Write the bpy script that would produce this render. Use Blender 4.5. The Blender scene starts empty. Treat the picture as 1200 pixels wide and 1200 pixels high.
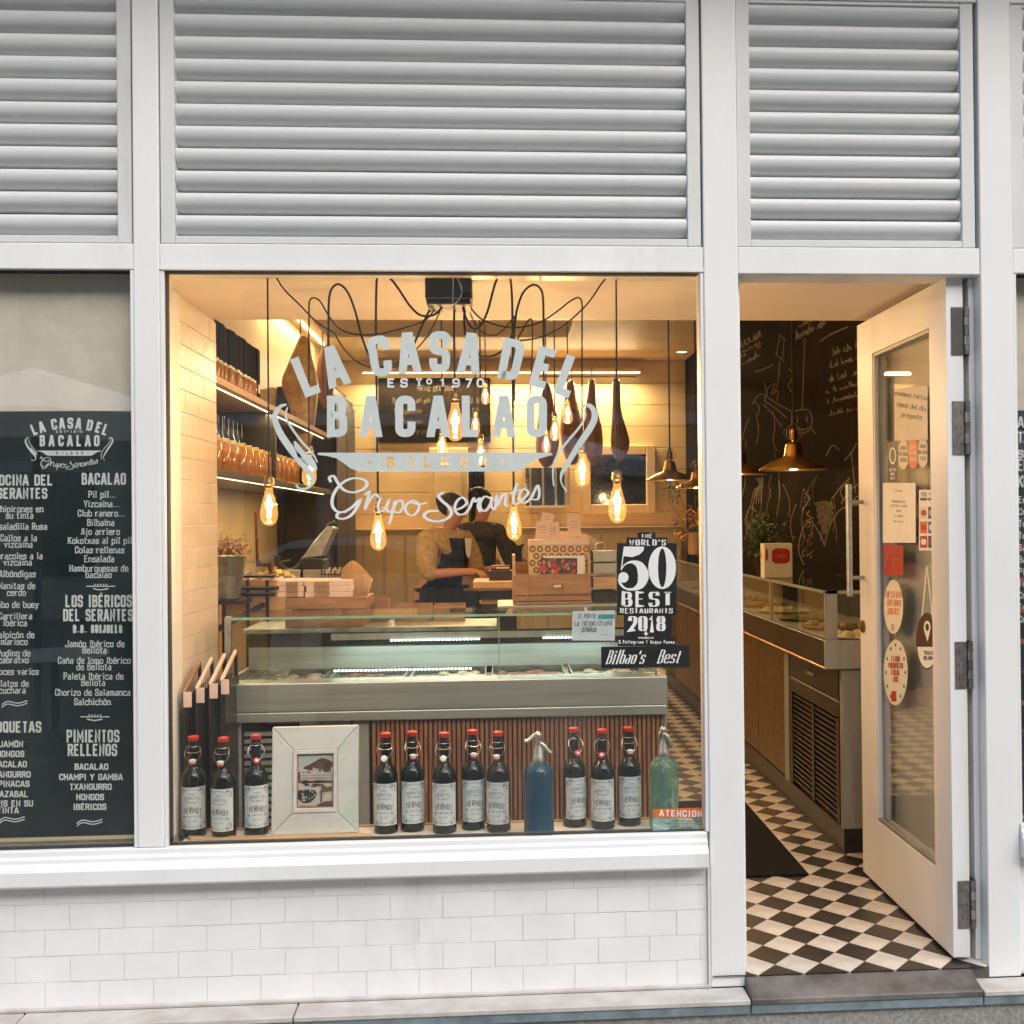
import bpy, bmesh, math, random
from mathutils import Vector, Matrix
from math import pi, sin, cos, radians

scene = bpy.context.scene
COL = scene.collection
random.seed(7)

# ------------------------------------------------------------------ camera
F, CX, CY, DIST, EYE = 1300.0, 666.0, 604.0, 3.65, 1.51      # lens in pixels of a 1200 px frame
_d = Vector(((584 - CX) / F, (612 - CY) / F, 1.0)).normalized()
_n = Vector((0.0095, 1.0, 0.0))
_r = _n.cross(_d).normalized()
_n = _d.cross(_r).normalized()
cam_data = bpy.data.cameras.new('camera')
cam = bpy.data.objects.new('camera', cam_data)
COL.objects.link(cam)
rot = Matrix((_r, _d, -_n)) @ Matrix.Diagonal((1, -1, -1))
cam.matrix_world = Matrix.Translation((0, -DIST, EYE)) @ rot.to_4x4()
cam_data.sensor_width = 36
cam_data.lens = 36 * F / 1200
cam_data.shift_x = -(CX - 600) / 1200
cam_data.shift_y = (CY - 600) / 1200
cam_data.clip_start, cam_data.clip_end = 0.05, 600
scene.camera = cam
O = Vector((0, -DIST, EYE))

def ray(px, py):
    c = Vector(((px - CX) / F, (py - CY) / F, 1.0))
    return Vector((c.dot(_r), c.dot(_d), -c.dot(_n)))
def U(px, py, Y=0.0):            # measured photo point -> world point on the upright plane y = Y
    v = ray(px, py)
    return O + v * ((Y + DIST) / v.y)
def UZ(px, py, Z=0.0):           # ... on the level plane z = Z
    v = ray(px, py)
    return O + v * ((Z - EYE) / v.z)
def UX(px, py, X):               # ... on the plane x = X
    v = ray(px, py)
    return O + v * (X / v.x)

# ------------------------------------------------------------------ world, sun, exposure
SUN_EL, SUN_AZ = radians(40), radians(24)      # azimuth of the sun, from -Y towards +X; veiled by bright cloud
world = bpy.data.worlds.new('World')
scene.world = world
world.use_nodes = True
wn = world.node_tree
wn.nodes.clear()
w_out = wn.nodes.new('ShaderNodeOutputWorld')
w_bg = wn.nodes.new('ShaderNodeBackground')
w_sky = wn.nodes.new('ShaderNodeTexSky')
w_sky.sky_type = 'NISHITA'
w_sky.sun_disc = False
w_sky.sun_elevation = SUN_EL
w_sky.sun_rotation = pi - SUN_AZ
w_sky.air_density, w_sky.dust_density = 1.0, 3.0
w_bg.inputs['Strength'].default_value = 0.12
wn.links.new(w_sky.outputs[0], w_bg.inputs[0])
wn.links.new(w_bg.outputs[0], w_out.inputs[0])

sun_data = bpy.data.lights.new('sun', 'SUN')
sun_data.energy = 1.4
sun_data.angle = radians(75)
sun_data.color = (1.0, 0.99, 0.975)
sun = bpy.data.objects.new('sun', sun_data)
COL.objects.link(sun)
sv = Vector((sin(SUN_AZ) * cos(SUN_EL), -cos(SUN_AZ) * cos(SUN_EL), sin(SUN_EL)))
sun.rotation_euler = sv.to_track_quat('Z', 'Y').to_euler()
sun.location = sv * 20

scene.view_settings.view_transform = 'Standard'
scene.view_settings.look = 'None'
scene.view_settings.exposure = 1.1
scene.view_settings.gamma = 1.0
scene.view_settings.use_curve_mapping = False
scene.render.engine = 'CYCLES'
scene.cycles.max_bounces = 8
scene.cycles.diffuse_bounces = 4
scene.cycles.glossy_bounces = 4
scene.cycles.transmission_bounces = 6
scene.cycles.transparent_max_bounces = 24
scene.cycles.caustics_refractive = False
scene.cycles.caustics_reflective = False
scene.cycles.sample_clamp_indirect = 4.0
scene.cycles.use_denoising = True

# ------------------------------------------------------------------ materials
MATS = {}
def mat(name, color, rough=0.5, metal=0.0, var=0.08, scale=12.0, bump=0.0, bscale=None, color2=None, stretch=None,
        coat=0.0, emit=None, estr=0.0, detail=6.0, spec=0.5, thr=None, dirt=0.0, dirtcol=(0.22, 0.19, 0.15)):
    """Principled material with noise-driven colour, roughness and relief (object space)."""
    if name in MATS: return MATS[name]
    m = bpy.data.materials.new(name)
    m.use_nodes = True
    nt = m.node_tree
    b = nt.nodes['Principled BSDF']
    L = nt.links.new
    tc = nt.nodes.new('ShaderNodeTexCoord')
    mp = nt.nodes.new('ShaderNodeMapping')
    if stretch: mp.inputs['Scale'].default_value = stretch
    L(tc.outputs['Object'], mp.inputs[0])
    nz = nt.nodes.new('ShaderNodeTexNoise')
    nz.inputs['Scale'].default_value = scale
    nz.inputs['Detail'].default_value = detail
    nz.inputs['Roughness'].default_value = 0.6
    L(mp.outputs[0], nz.inputs[0])
    rp = nt.nodes.new('ShaderNodeValToRGB')
    c = color
    c2 = color2 or tuple(max(0.0, x * (1 - 2.2 * var)) for x in c)
    c1 = color if color2 else tuple(min(1.0, x * (1 + 0.6 * var)) for x in c)
    lo, hi = thr or (0.3, 0.7)
    rp.color_ramp.elements[0].position, rp.color_ramp.elements[1].position = lo, hi
    rp.color_ramp.elements[0].color = (*c2, 1)
    rp.color_ramp.elements[1].color = (*c1, 1)
    L(nz.outputs['Fac'], rp.inputs[0])
    colout = rp.outputs[0]
    if dirt:        # scattered stains, drips and chips with outlines of their own
        for sc_, st_, lo_, hi_, am in ((2.3, (1, 1, .22), .60, .80, dirt), (26, (1, 1, .6), .70, .76, dirt * 1.8)):
            m3 = nt.nodes.new('ShaderNodeMapping'); m3.inputs['Scale'].default_value = st_
            L(tc.outputs['Object'], m3.inputs[0])
            n3 = nt.nodes.new('ShaderNodeTexNoise'); n3.inputs['Scale'].default_value = sc_; n3.inputs['Detail'].default_value = 9; n3.inputs['Roughness'].default_value = .68
            L(m3.outputs[0], n3.inputs[0])
            r3 = nt.nodes.new('ShaderNodeMapRange'); r3.inputs['From Min'].default_value = lo_; r3.inputs['From Max'].default_value = hi_; r3.inputs['To Max'].default_value = am
            L(n3.outputs['Fac'], r3.inputs[0])
            x3 = nt.nodes.new('ShaderNodeMixRGB'); x3.inputs['Color2'].default_value = (*dirtcol, 1)
            L(r3.outputs[0], x3.inputs['Fac']); L(colout, x3.inputs['Color1']); colout = x3.outputs[0]
    L(colout, b.inputs['Base Color'])
    rr = nt.nodes.new('ShaderNodeMapRange')
    rr.inputs['To Min'].default_value = max(0.02, rough - 0.07)
    rr.inputs['To Max'].default_value = min(1.0, rough + 0.09)
    L(nz.outputs['Fac'], rr.inputs[0])
    L(rr.outputs[0], b.inputs['Roughness'])
    b.inputs['Metallic'].default_value = metal
    b.inputs['Specular IOR Level'].default_value = spec
    b.inputs['Coat Weight'].default_value = coat
    if bump:
        n2 = nt.nodes.new('ShaderNodeTexNoise')
        n2.inputs['Scale'].default_value = bscale or scale * 4
        n2.inputs['Detail'].default_value = 5
        L(mp.outputs[0], n2.inputs[0])
        bp = nt.nodes.new('ShaderNodeBump')
        bp.inputs['Strength'].default_value = bump
        bp.inputs['Distance'].default_value = 0.004
        L(n2.outputs['Fac'], bp.inputs['Height'])
        L(bp.outputs[0], b.inputs['Normal'])
    if emit:
        b.inputs['Emission Color'].default_value = (*emit, 1)
        b.inputs['Emission Strength'].default_value = estr
    MATS[name] = m
    return m

def emission(name, color, strength):
    m = bpy.data.materials.new(name); m.use_nodes = True
    nt = m.node_tree; nt.nodes.clear()
    o = nt.nodes.new('ShaderNodeOutputMaterial'); e = nt.nodes.new('ShaderNodeEmission')
    e.inputs[0].default_value = (*color, 1); e.inputs[1].default_value = strength
    nt.links.new(e.outputs[0], o.inputs[0])
    return m

def glass(name, tint=(1, 1, 1), ior=1.5, rough=0.0, body=None, bodyfac=0.0, glow=None, refl=1.0, smear=1.6):
    """Clear sheet or shell: passes light straight through, reflects by Fresnel; body adds pigment or dust."""
    m = bpy.data.materials.new(name); m.use_nodes = True
    nt = m.node_tree; nt.nodes.clear(); L = nt.links.new
    o = nt.nodes.new('ShaderNodeOutputMaterial')
    t = nt.nodes.new('ShaderNodeBsdfTransparent'); t.inputs[0].default_value = (*tint, 1)
    g = nt.nodes.new('ShaderNodeBsdfGlossy'); g.inputs['Roughness'].default_value = rough
    f = nt.nodes.new('ShaderNodeFresnel')
    ge = nt.nodes.new('ShaderNodeNewGeometry'); ri = nt.nodes.new('ShaderNodeMapRange')   # same loss on both faces of a thin sheet
    ri.inputs['To Min'].default_value = ior; ri.inputs['To Max'].default_value = 1 / ior
    L(ge.outputs['Backfacing'], ri.inputs[0]); L(ri.outputs[0], f.inputs[0])
    mx = nt.nodes.new('ShaderNodeMixShader')
    fr = f.outputs[0]
    if refl != 1.0:
        mm = nt.nodes.new('ShaderNodeMath'); mm.operation = 'MULTIPLY'; mm.inputs[1].default_value = refl
        L(fr, mm.inputs[0]); fr = mm.outputs[0]
    L(fr, mx.inputs[0]); L(t.outputs[0], mx.inputs[1]); L(g.outputs[0], mx.inputs[2])
    s = mx.outputs[0]
    if body:
        d = nt.nodes.new('ShaderNodeBsdfDiffuse'); d.inputs[0].default_value = (*body, 1)
        m2 = nt.nodes.new('ShaderNodeMixShader'); m2.inputs[0].default_value = bodyfac
        nz = nt.nodes.new('ShaderNodeTexNoise'); nz.inputs['Scale'].default_value = 2.2; nz.inputs['Detail'].default_value = 8; nz.inputs['Distortion'].default_value = 1.2
        mr = nt.nodes.new('ShaderNodeMapRange'); mr.inputs['From Min'].default_value = 0.45; mr.inputs['From Max'].default_value = 0.75
        mr.inputs['To Min'].default_value = bodyfac * 0.5; mr.inputs['To Max'].default_value = bodyfac * smear
        L(nz.outputs['Fac'], mr.inputs[0]); L(mr.outputs[0], m2.inputs[0])
        L(s, m2.inputs[1]); L(d.outputs[0], m2.inputs[2]); s = m2.outputs[0]
    if glow:
        e = nt.nodes.new('ShaderNodeEmission'); e.inputs[0].default_value = (*glow[0], 1); e.inputs[1].default_value = glow[1]
        a = nt.nodes.new('ShaderNodeAddShader'); L(s, a.inputs[0]); L(e.outputs[0], a.inputs[1]); s = a.outputs[0]
    L(s, o.inputs[0])
    return m

W = {}
W['white'] = mat('white_paint', (0.80, 0.81, 0.80), 0.38, var=0.035, scale=3.0, bump=0.16, bscale=45, stretch=(1, 1, 0.35), dirt=0.32)
W['louvre'] = mat('shade_grey_louvre_paint', (0.67, 0.69, 0.69), 0.42, var=0.04, scale=3.0, bump=0.18, bscale=30, stretch=(0.3, 1, 1), dirt=0.35)  # white paint greyed: shade on the upper front is put into the colour
W['tilewhite'] = mat('white_glazed_tile', (0.84, 0.84, 0.83), 0.20, var=0.04, scale=5, bump=0.35, bscale=10, dirt=0.34)
W['grout'] = mat('painted_grout', (0.78, 0.765, 0.74), 0.7, var=0.1, scale=30, bump=0.3)
W['dark_gap'] = mat('dark_gap', (0.03, 0.035, 0.035), 0.8)
W['plaster'] = mat('cream_plaster', (0.76, 0.64, 0.54), 0.6, var=0.06, scale=4, bump=0.15, bscale=50)
W['soffit'] = mat('soffit_plaster', (0.76, 0.66, 0.56), 0.7, var=0.04, scale=3)
W['yellow'] = mat('cream_wall_paint', (0.77, 0.61, 0.34), 0.5, var=0.06, scale=2.5, bump=0.08)
W['yellow2'] = mat('cream_trim_paint', (0.80, 0.63, 0.36), 0.42, var=0.05, scale=4)
W['chalk'] = mat('blackboard_paint', (0.024, 0.017, 0.010), 0.9, var=0.35, scale=2.2, color2=(0.010, 0.008, 0.005), thr=(0.35, 0.75), spec=0.03)
W['chalkmark'] = mat('chalk_marks', (0.19, 0.16, 0.11), 0.9, var=0.3, scale=14, color2=(0.09, 0.08, 0.055))
W['steel'] = mat('brushed_steel', (0.47, 0.53, 0.51), 0.42, metal=0.8, var=0.10, scale=5, stretch=(0.25, 1, 8), bump=0.04, bscale=80)
W['steel_dull'] = mat('dull_steel', (0.40, 0.41, 0.38), 0.5, metal=0.6, var=0.12, scale=4, stretch=(4, 4, 0.4))
W['zinc'] = mat('galvanised_zinc', (0.42, 0.45, 0.45), 0.42, metal=0.9, var=0.2, scale=14)
W['brass'] = mat('aged_brass', (0.74, 0.47, 0.18), 0.3, metal=1.0, var=0.2, scale=9)
W['brass_dark'] = mat('dark_brass', (0.32, 0.20, 0.09), 0.4, metal=1.0, var=0.25, scale=20)
W['black'] = mat('black_plastic', (0.016, 0.015, 0.014), 0.45, var=0.2, scale=20)
W['cable'] = mat('black_textile_cable', (0.012, 0.011, 0.010), 0.8, var=0.2, scale=60)
W['wire'] = mat('steel_wire', (0.62, 0.62, 0.60), 0.28, metal=1.0, var=0.08)
W['red'] = mat('red_rubber', (0.62, 0.028, 0.022), 0.4, var=0.12, scale=40)
W['ceramic'] = mat('white_ceramic', (0.82, 0.81, 0.78), 0.2, var=0.03)
W['paper'] = mat('white_paper', (0.78, 0.79, 0.76), 0.75, var=0.03, scale=20)
W['label'] = mat('bottle_label_paper', (0.72, 0.76, 0.74), 0.6, var=0.07, scale=25)
W['ink'] = mat('grey_ink', (0.10, 0.115, 0.115), 0.7, var=0.2, scale=60)
W['ink2'] = mat('pale_ink', (0.30, 0.33, 0.33), 0.7, var=0.2, scale=60)
W['hinge'] = mat('worn_hinge_steel', (0.27, 0.25, 0.23), 0.45, metal=0.7, var=0.25, scale=30)
W['bottle'] = mat('dark_bottle_glass', (0.006, 0.010, 0.009), 0.07, var=0.3, scale=5, coat=0.0, spec=0.5)
W['bluebottle'] = mat('blue_syphon_glass', (0.003, 0.080, 0.150), 0.07, var=0.35, scale=6, coat=0.0, color2=(0.002, 0.040, 0.080), spec=0.5)
W['greenbottle'] = glass('pale_green_syphon_glass', (0.45, 0.74, 0.62), 1.5, 0.03, body=(0.38, 0.62, 0.52), bodyfac=0.42)
W['syphonmetal'] = mat('cast_pewter', (0.62, 0.61, 0.57), 0.32, metal=0.9, var=0.15, scale=30)
W['decal'] = mat('sandblast_vinyl', (0.56, 0.62, 0.59), 0.7, var=0.05, scale=14)
W['decal2'] = mat('white_script_vinyl', (0.72, 0.74, 0.71), 0.7, var=0.05, scale=14)
W['stkblack'] = mat('black_vinyl_sticker', (0.014, 0.014, 0.014), 0.45, var=0.15)
W['stkwhite'] = mat('white_vinyl_print', (0.76, 0.77, 0.75), 0.6, var=0.03)
W['board'] = mat('black_menu_board', (0.006, 0.020, 0.022), 0.45, var=0.25, scale=2)
W['menuprint'] = mat('menu_board_print', (0.84, 0.86, 0.80), 0.6, var=0.05)
W['orange'] = mat('orange_print', (0.66, 0.16, 0.035), 0.5, var=0.1)
W['teal'] = mat('teal_highlighter', (0.10, 0.55, 0.52), 0.6)
W['wood'] = mat('oiled_wood', (0.40, 0.21, 0.085), 0.45, var=0.22, scale=5, stretch=(1, 6, 6), bump=0.1)
W['wood_light'] = mat('light_wood', (0.58, 0.38, 0.20), 0.5, var=0.15, scale=5, stretch=(1, 8, 8), bump=0.1)
W['wood_dark'] = mat('walnut_slats', (0.32, 0.145, 0.062), 0.42, var=0.3, scale=3, stretch=(30, 1, 1.5), bump=0.1)
W['old'] = mat('distressed_white_wood', (0.70, 0.685, 0.63), 0.62, color2=(0.55, 0.52, 0.44), thr=(0.25, 0.55), scale=7, bump=0.35, bscale=30, stretch=(1, 1, 1))
W['oldgreen'] = mat('distressed_green_wood', (0.69, 0.68, 0.62), 0.62, scale=5, color2=(0.42, 0.60, 0.50), thr=(0.36, 0.56), bump=0.35, bscale=30)
W['raw'] = mat('raw_wood_edge', (0.46, 0.22, 0.11), 0.7, var=0.25, scale=30)
W['granite'] = mat('grey_granite', (0.40, 0.39, 0.36), 0.65, var=0.35, scale=90, color2=(0.18, 0.18, 0.17), bump=0.4, bscale=160)
W['slab'] = mat('worn_sandstone_slab', (0.21, 0.20, 0.185), 0.55, scale=6, color2=(0.060, 0.050, 0.045), thr=(0.35, 0.68), bump=0.25, bscale=70, dirt=0.7, dirtcol=(0.06, 0.05, 0.04))
W['slablight'] = mat('pale_stone_slab', (0.55, 0.53, 0.50), 0.6, scale=9, color2=(0.42, 0.37, 0.33), thr=(0.3, 0.6), bump=0.25, bscale=70, dirt=0.7, dirtcol=(0.16, 0.13, 0.11))
W['slate'] = mat('blue_slate_edge', (0.20, 0.26, 0.285), 0.5, var=0.2, scale=14, bump=0.3, bscale=50)
W['tileb'] = mat('black_floor_tile', (0.030, 0.026, 0.022), 0.36, var=0.3, scale=9, bump=0.12, bscale=25, dirt=0.35, dirtcol=(0.12, 0.10, 0.08))
W['tilew'] = mat('white_floor_tile', (0.64, 0.60, 0.53), 0.34, var=0.16, scale=7, bump=0.12, bscale=25, dirt=0.6)
W['floorbed'] = mat('floor_joint', (0.10, 0.09, 0.08), 0.8)
W['rubber'] = mat('black_rubber_mat', (0.012, 0.012, 0.013), 0.9, spec=0.15, var=0.15, scale=60, bump=0.5, bscale=200)
W['beige_stone'] = mat('beige_stone_facade', (0.56, 0.49, 0.38), 0.8, var=0.14, scale=1.2, bump=0.2)
W['canvas'] = mat('white_parasol_canvas', (0.88, 0.88, 0.86), 0.8, var=0.05)
W['darkglass'] = mat('dark_window_glass', (0.02, 0.025, 0.03), 0.05, var=0.1, spec=0.8)
W['asphalt'] = mat('street_paving', (0.11, 0.11, 0.105), 0.8, var=0.2, scale=8, bump=0.3)
W['leaf'] = mat('dark_green_leaf', (0.075, 0.14, 0.045), 0.5, var=0.4, scale=20)
W['dryleaf'] = mat('dried_flower', (0.26, 0.11, 0.10), 0.8, color2=(0.34, 0.26, 0.16), scale=30)
W['orangeflower'] = mat('orange_dried_petal', (0.62, 0.30, 0.12), 0.7, var=0.25, scale=30)
W['kraft'] = mat('kraft_paper', (0.42, 0.26, 0.13), 0.8, var=0.15, scale=14)
W['cloth_beige'] = mat('beige_knit', (0.50, 0.36, 0.19), 0.9, var=0.2, scale=40, bump=0.5, bscale=120)
W['cloth_black'] = mat('black_apron_cloth', (0.010, 0.010, 0.012), 0.85, var=0.2)
W['cloth_grey'] = mat('dark_grey_cloth', (0.06, 0.055, 0.045), 0.9, var=0.3, scale=30)
W['skin'] = mat('skin', (0.50, 0.25, 0.15), 0.5, var=0.06)
W['hair'] = mat('dark_hair', (0.014, 0.010, 0.008), 0.45, var=0.3, scale=50)
W['ham'] = mat('cured_ham_skin', (0.38, 0.20, 0.07), 0.4, scale=9, color2=(0.20, 0.085, 0.035), bump=0.4, bscale=25, coat=0.2)
W['hamfat'] = mat('golden_salt_fish', (0.80, 0.62, 0.28), 0.45, scale=16, color2=(0.40, 0.26, 0.09), bump=0.4, bscale=25, coat=0.2)
W['amber'] = mat('amber_jar', (0.45, 0.19, 0.03), 0.15, var=0.3, scale=20, coat=0.4)
W['darkcab'] = mat('dark_cabinet_wood', (0.030, 0.020, 0.014), 0.35, var=0.4, scale=4)
W['filament'] = emission('glowing_filament', (1.0, 0.70, 0.36), 30.0)
W['led_warm'] = emission('warm_led', (1.0, 0.74, 0.40), 2.6)
W['led_and_reflection'] = emission('cool_led_and_reflection', (0.88, 0.98, 0.93), 5.0)
W['bulbglass'] = glass('amber_bulb_glass', (1.0, 0.86, 0.66), 1.45, 0.02, glow=((1.0, 0.42, 0.10), 0.27))
W['pane'] = glass('shop_window_glass', (0.975, 0.99, 0.985), 1.5, 0.0, body=(0.55, 0.57, 0.55), bodyfac=0.003, refl=1.6, smear=14)
W['pane_side'] = glass('side_window_glass', (0.98, 0.99, 0.985), 1.5, 0.0, body=(0.55, 0.57, 0.55), bodyfac=0.003, smear=10, refl=1.8)
W['counterglass'] = glass('counter_glass', (0.955, 0.985, 0.972), 1.5, 0.0, body=(0.6, 0.66, 0.62), bodyfac=0.008)
W['glassedge'] = mat('green_glass_edge', (0.22, 0.42, 0.34), 0.15, var=0.1)
# ------------------------------------------------------------------ mesh builder
class MB:
    def __init__(s): s.v, s.f, s.m, s.i = [], [], [], 0
    def setm(s, i): s.i = i; return s
    def poly(s, pts):
        a = len(s.v); s.v += [Vector(p) for p in pts]; s.f.append(tuple(range(a, a + len(pts)))); s.m.append(s.i); return s
    def box(s, x0, x1, y0, y1, z0, z1, M=None):
        if x0 > x1: x0, x1 = x1, x0
        if y0 > y1: y0, y1 = y1, y0
        if z0 > z1: z0, z1 = z1, z0
        a = len(s.v)
        P = [Vector(p) for p in ((x0,y0,z0),(x1,y0,z0),(x1,y1,z0),(x0,y1,z0),(x0,y0,z1),(x1,y0,z1),(x1,y1,z1),(x0,y1,z1))]
        if M: P = [M @ p for p in P]
        s.v += P
        for q in ((0,3,2,1),(4,5,6,7),(0,1,5,4),(1,2,6,5),(2,3,7,6),(3,0,4,7)):
            s.f.append(tuple(a + k for k in q)); s.m.append(s.i)
        return s
    def tube(s, pts, r, n=8, cap=True):
        pts = [Vector(p) for p in pts]
        k = len(pts); a = len(s.v)
        rs = r if isinstance(r, (list, tuple)) else [r] * k
        up = None
        for i, p in enumerate(pts):
            t = (pts[min(i + 1, k - 1)] - pts[max(i - 1, 0)])
            t = t.normalized() if t.length > 1e-9 else Vector((0, 0, 1))
            if up is None: up = t.orthogonal().normalized()
            u = (up - t * up.dot(t)); u = u.normalized() if u.length > 1e-6 else t.orthogonal().normalized()
            up = u; w = t.cross(u)
            for j in range(n):
                an = 2 * pi * j / n
                s.v.append(p + (u * cos(an) + w * sin(an)) * rs[i])
        for i in range(k - 1):
            for j in range(n):
                s.f.append((a + i*n + j, a + i*n + (j+1) % n, a + (i+1)*n + (j+1) % n, a + (i+1)*n + j)); s.m.append(s.i)
        if cap:
            s.f.append(tuple(a + j for j in reversed(range(n)))); s.m.append(s.i)
            s.f.append(tuple(a + (k-1)*n + j for j in range(n))); s.m.append(s.i)
        return s
    def lathe(s, prof, n=24, c=(0, 0, 0), M=None, cap=True):
        a = len(s.v); c = Vector(c)
        for (r, z) in prof:
            for j in range(n):
                an = 2 * pi * j / n
                p = Vector((r * cos(an), r * sin(an), z))
                s.v.append((M @ p if M else p) + c)
        k = len(prof)
        for i in range(k - 1):
            for j in range(n):
                s.f.append((a + i*n + j, a + i*n + (j+1) % n, a + (i+1)*n + (j+1) % n, a + (i+1)*n + j)); s.m.append(s.i)
        if cap:
            s.f.append(tuple(a + j for j in reversed(range(n)))); s.m.append(s.i)
            s.f.append(tuple(a + (k-1)*n + j for j in range(n))); s.m.append(s.i)
        return s
    def prism(s, poly, f0, f1):
        """poly: list of 2-D points; f0/f1 map (a, b) -> 3-D for the two faces."""
        a = len(s.v); n = len(poly)
        s.v += [Vector(f0(*p)) for p in poly] + [Vector(f1(*p)) for p in poly]
        s.f.append(tuple(range(a, a + n))); s.m.append(s.i)
        s.f.append(tuple(range(a + 2*n - 1, a + n - 1, -1))); s.m.append(s.i)
        for i in range(n):
            j = (i + 1) % n
            s.f.append((a + j, a + i, a + n + i, a + n + j)); s.m.append(s.i)
        return s
    def build(s, name, mats, parent=None, smooth=False, bevel=0.0, seg=1, local=False, kind=None):
        me = bpy.data.meshes.new(name)
        off = Vector((0, 0, 0))
        if parent is not None and not local:
            p = parent
            while p is not None: off += p.location; p = p.parent
        me.from_pydata([v - off for v in s.v], [], s.f)
        mats = mats if isinstance(mats, (list, tuple)) else [mats]
        for m in mats: me.materials.append(W[m] if isinstance(m, str) else m)
        for p, mi in zip(me.polygons, s.m):
            p.material_index = mi; p.use_smooth = bool(smooth)
        me.validate(); 
        bm = bmesh.new(); bm.from_mesh(me); bmesh.ops.recalc_face_normals(bm, faces=bm.faces); bm.to_mesh(me); bm.free()
        if smooth and smooth != 'all': me.set_sharp_from_angle(angle=radians(40))
        o = bpy.data.objects.new(name, me)
        COL.objects.link(o)
        if parent is not None: o.parent = parent
        if bevel:
            b = o.modifiers.new('bevel', 'BEVEL'); b.width = bevel; b.segments = seg; b.limit_method = 'ANGLE'; b.angle_limit = radians(50)
        if kind: o['kind'] = kind
        return o

def thing(name, label, cat, loc=(0, 0, 0), group=None, rz=0.0):
    o = bpy.data.objects.new(name, None)
    o.empty_display_size = 0.05
    COL.objects.link(o); o.location = loc; o.rotation_euler = (0, 0, rz)
    o['label'] = label; o['category'] = cat
    if group: o['group'] = group
    return o
def tag(o, label, cat, group=None):
    o['label'] = label; o['category'] = cat
    if group: o['group'] = group
    return o
def struct(o): o['kind'] = 'structure'; return o
def box(name, m, x0, x1, y0, y1, z0, z1, parent=None, bevel=0.0, seg=1):
    return MB().box(x0, x1, y0, y1, z0, z1).build(name, m, parent, bevel=bevel, seg=seg)
def dup(root, loc=None, rz=None, label=None):
    def cp(o, parent):
        c = o.copy(); COL.objects.link(c); c.parent = parent
        for ch in o.children: cp(ch, c)
        return c
    kids = list(root.children)
    r = root.copy(); COL.objects.link(r)
    for ch in kids: cp(ch, r)
    if loc is not None: r.location = loc
    if rz is not None: r.rotation_euler = (0, 0, rz)
    if label: r['label'] = label
    return r
def lamp(name, loc, power, color, parent, size=0.03, kind='POINT', rot=None, sx=None, sy=None):
    d = bpy.data.lights.new(name, kind); d.energy = power * 1.55; d.color = color
    if kind == 'POINT': d.shadow_soft_size = size
    else: d.shape = 'RECTANGLE'; d.size = sx; d.size_y = sy
    o = bpy.data.objects.new(name, d); COL.objects.link(o)
    o.parent = parent
    p = parent; off = Vector((0, 0, 0))
    while p is not None: off += p.location; p = p.parent
    o.location = Vector(loc) - off
    if rot: o.rotation_euler = rot
    return o

# ------------------------------------------------------------------ lettering drawn with strokes
def fillet(path, r, closed=False):
    pts = [(p[0], p[1]) for p in path]
    rs = [p[2] if len(p) > 2 else r for p in path]
    n = len(pts); out = []
    for i, p in enumerate(pts):
        if (not closed and i in (0, n - 1)) or rs[i] <= 0: out.append(p); continue
        a, b = Vector(pts[i - 1]), Vector(pts[(i + 1) % n]); c = Vector(p)
        u, v = (a - c), (b - c)
        rr = min(rs[i], u.length * 0.5, v.length * 0.5)
        if rr < 1e-4: out.append(p); continue
        u.normalize(); v.normalize()
        if abs(u.dot(v)) > 0.985: out.append(p); continue
        s, e = c + u * rr, c + v * rr
        for k in range(6):
            t = k / 5
            q = s * (1 - t) ** 2 + c * 2 * t * (1 - t) + e * t * t
            out.append((q.x, q.y))
    return out
def spline(pts, k=6):
    P = [Vector(p) for p in pts]; out = []
    for i in range(len(P) - 1):
        a, b, c, d = P[max(i-1, 0)], P[i], P[i+1], P[min(i+2, len(P)-1)]
        for j in range(k):
            t = j / k
            q = 0.5 * ((2*b) + (c-a)*t + (2*a-5*b+4*c-d)*t*t + (3*b-3*c+d-a)*t**3)
            out.append(tuple(q))
    out.append(tuple(P[-1]))
    return out
def ribbon(path, wf, closed=False, taper=None, hcap=False):
    """path of 2-D points -> list of quads. wf: width or f(dx, dy) -> width."""
    P = [Vector(p[:2]) for p in path]
    Q = [P[0]]
    for p in P[1:]:
        if (p - Q[-1]).length > 1e-5: Q.append(p)
    if closed and (Q[0] - Q[-1]).length < 1e-5: Q.pop()
    n = len(Q)
    if n < 2: return []
    L, R = [], []
    for i in range(n):
        if closed: a, b = Q[i-1], Q[(i+1) % n]
        else: a, b = Q[max(i-1, 0)], Q[min(i+1, n-1)]
        d1 = (Q[i] - a); d2 = (b - Q[i])
        if d1.length < 1e-9: d1 = d2
        if d2.length < 1e-9: d2 = d1
        d1 = d1.normalized(); d2 = d2.normalized()
        t = d1 + d2
        t = t.normalized() if t.length > 1e-3 else d1
        nn = Vector((-t.y, t.x))
        c = max(0.45, nn.dot(Vector((-d1.y, d1.x))))
        w = wf(t.x, t.y) if callable(wf) else wf
        if taper: w *= taper(i / (n - 1))
        l_, r_ = Q[i] + nn * (w / 2 / c), Q[i] - nn * (w / 2 / c)
        if hcap and not closed and i in (0, n - 1) and abs(t.y) > .55:      # cut stems off level
            l_ = l_ - t * ((l_.y - Q[i].y) / t.y); r_ = r_ - t * ((r_.y - Q[i].y) / t.y)
        L.append(l_); R.append(r_)
    out = []
    for i in range(n if closed else n - 1):
        j = (i + 1) % n
        out.append([tuple(L[i]), tuple(L[j]), tuple(R[j]), tuple(R[i])])
    return out

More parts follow.
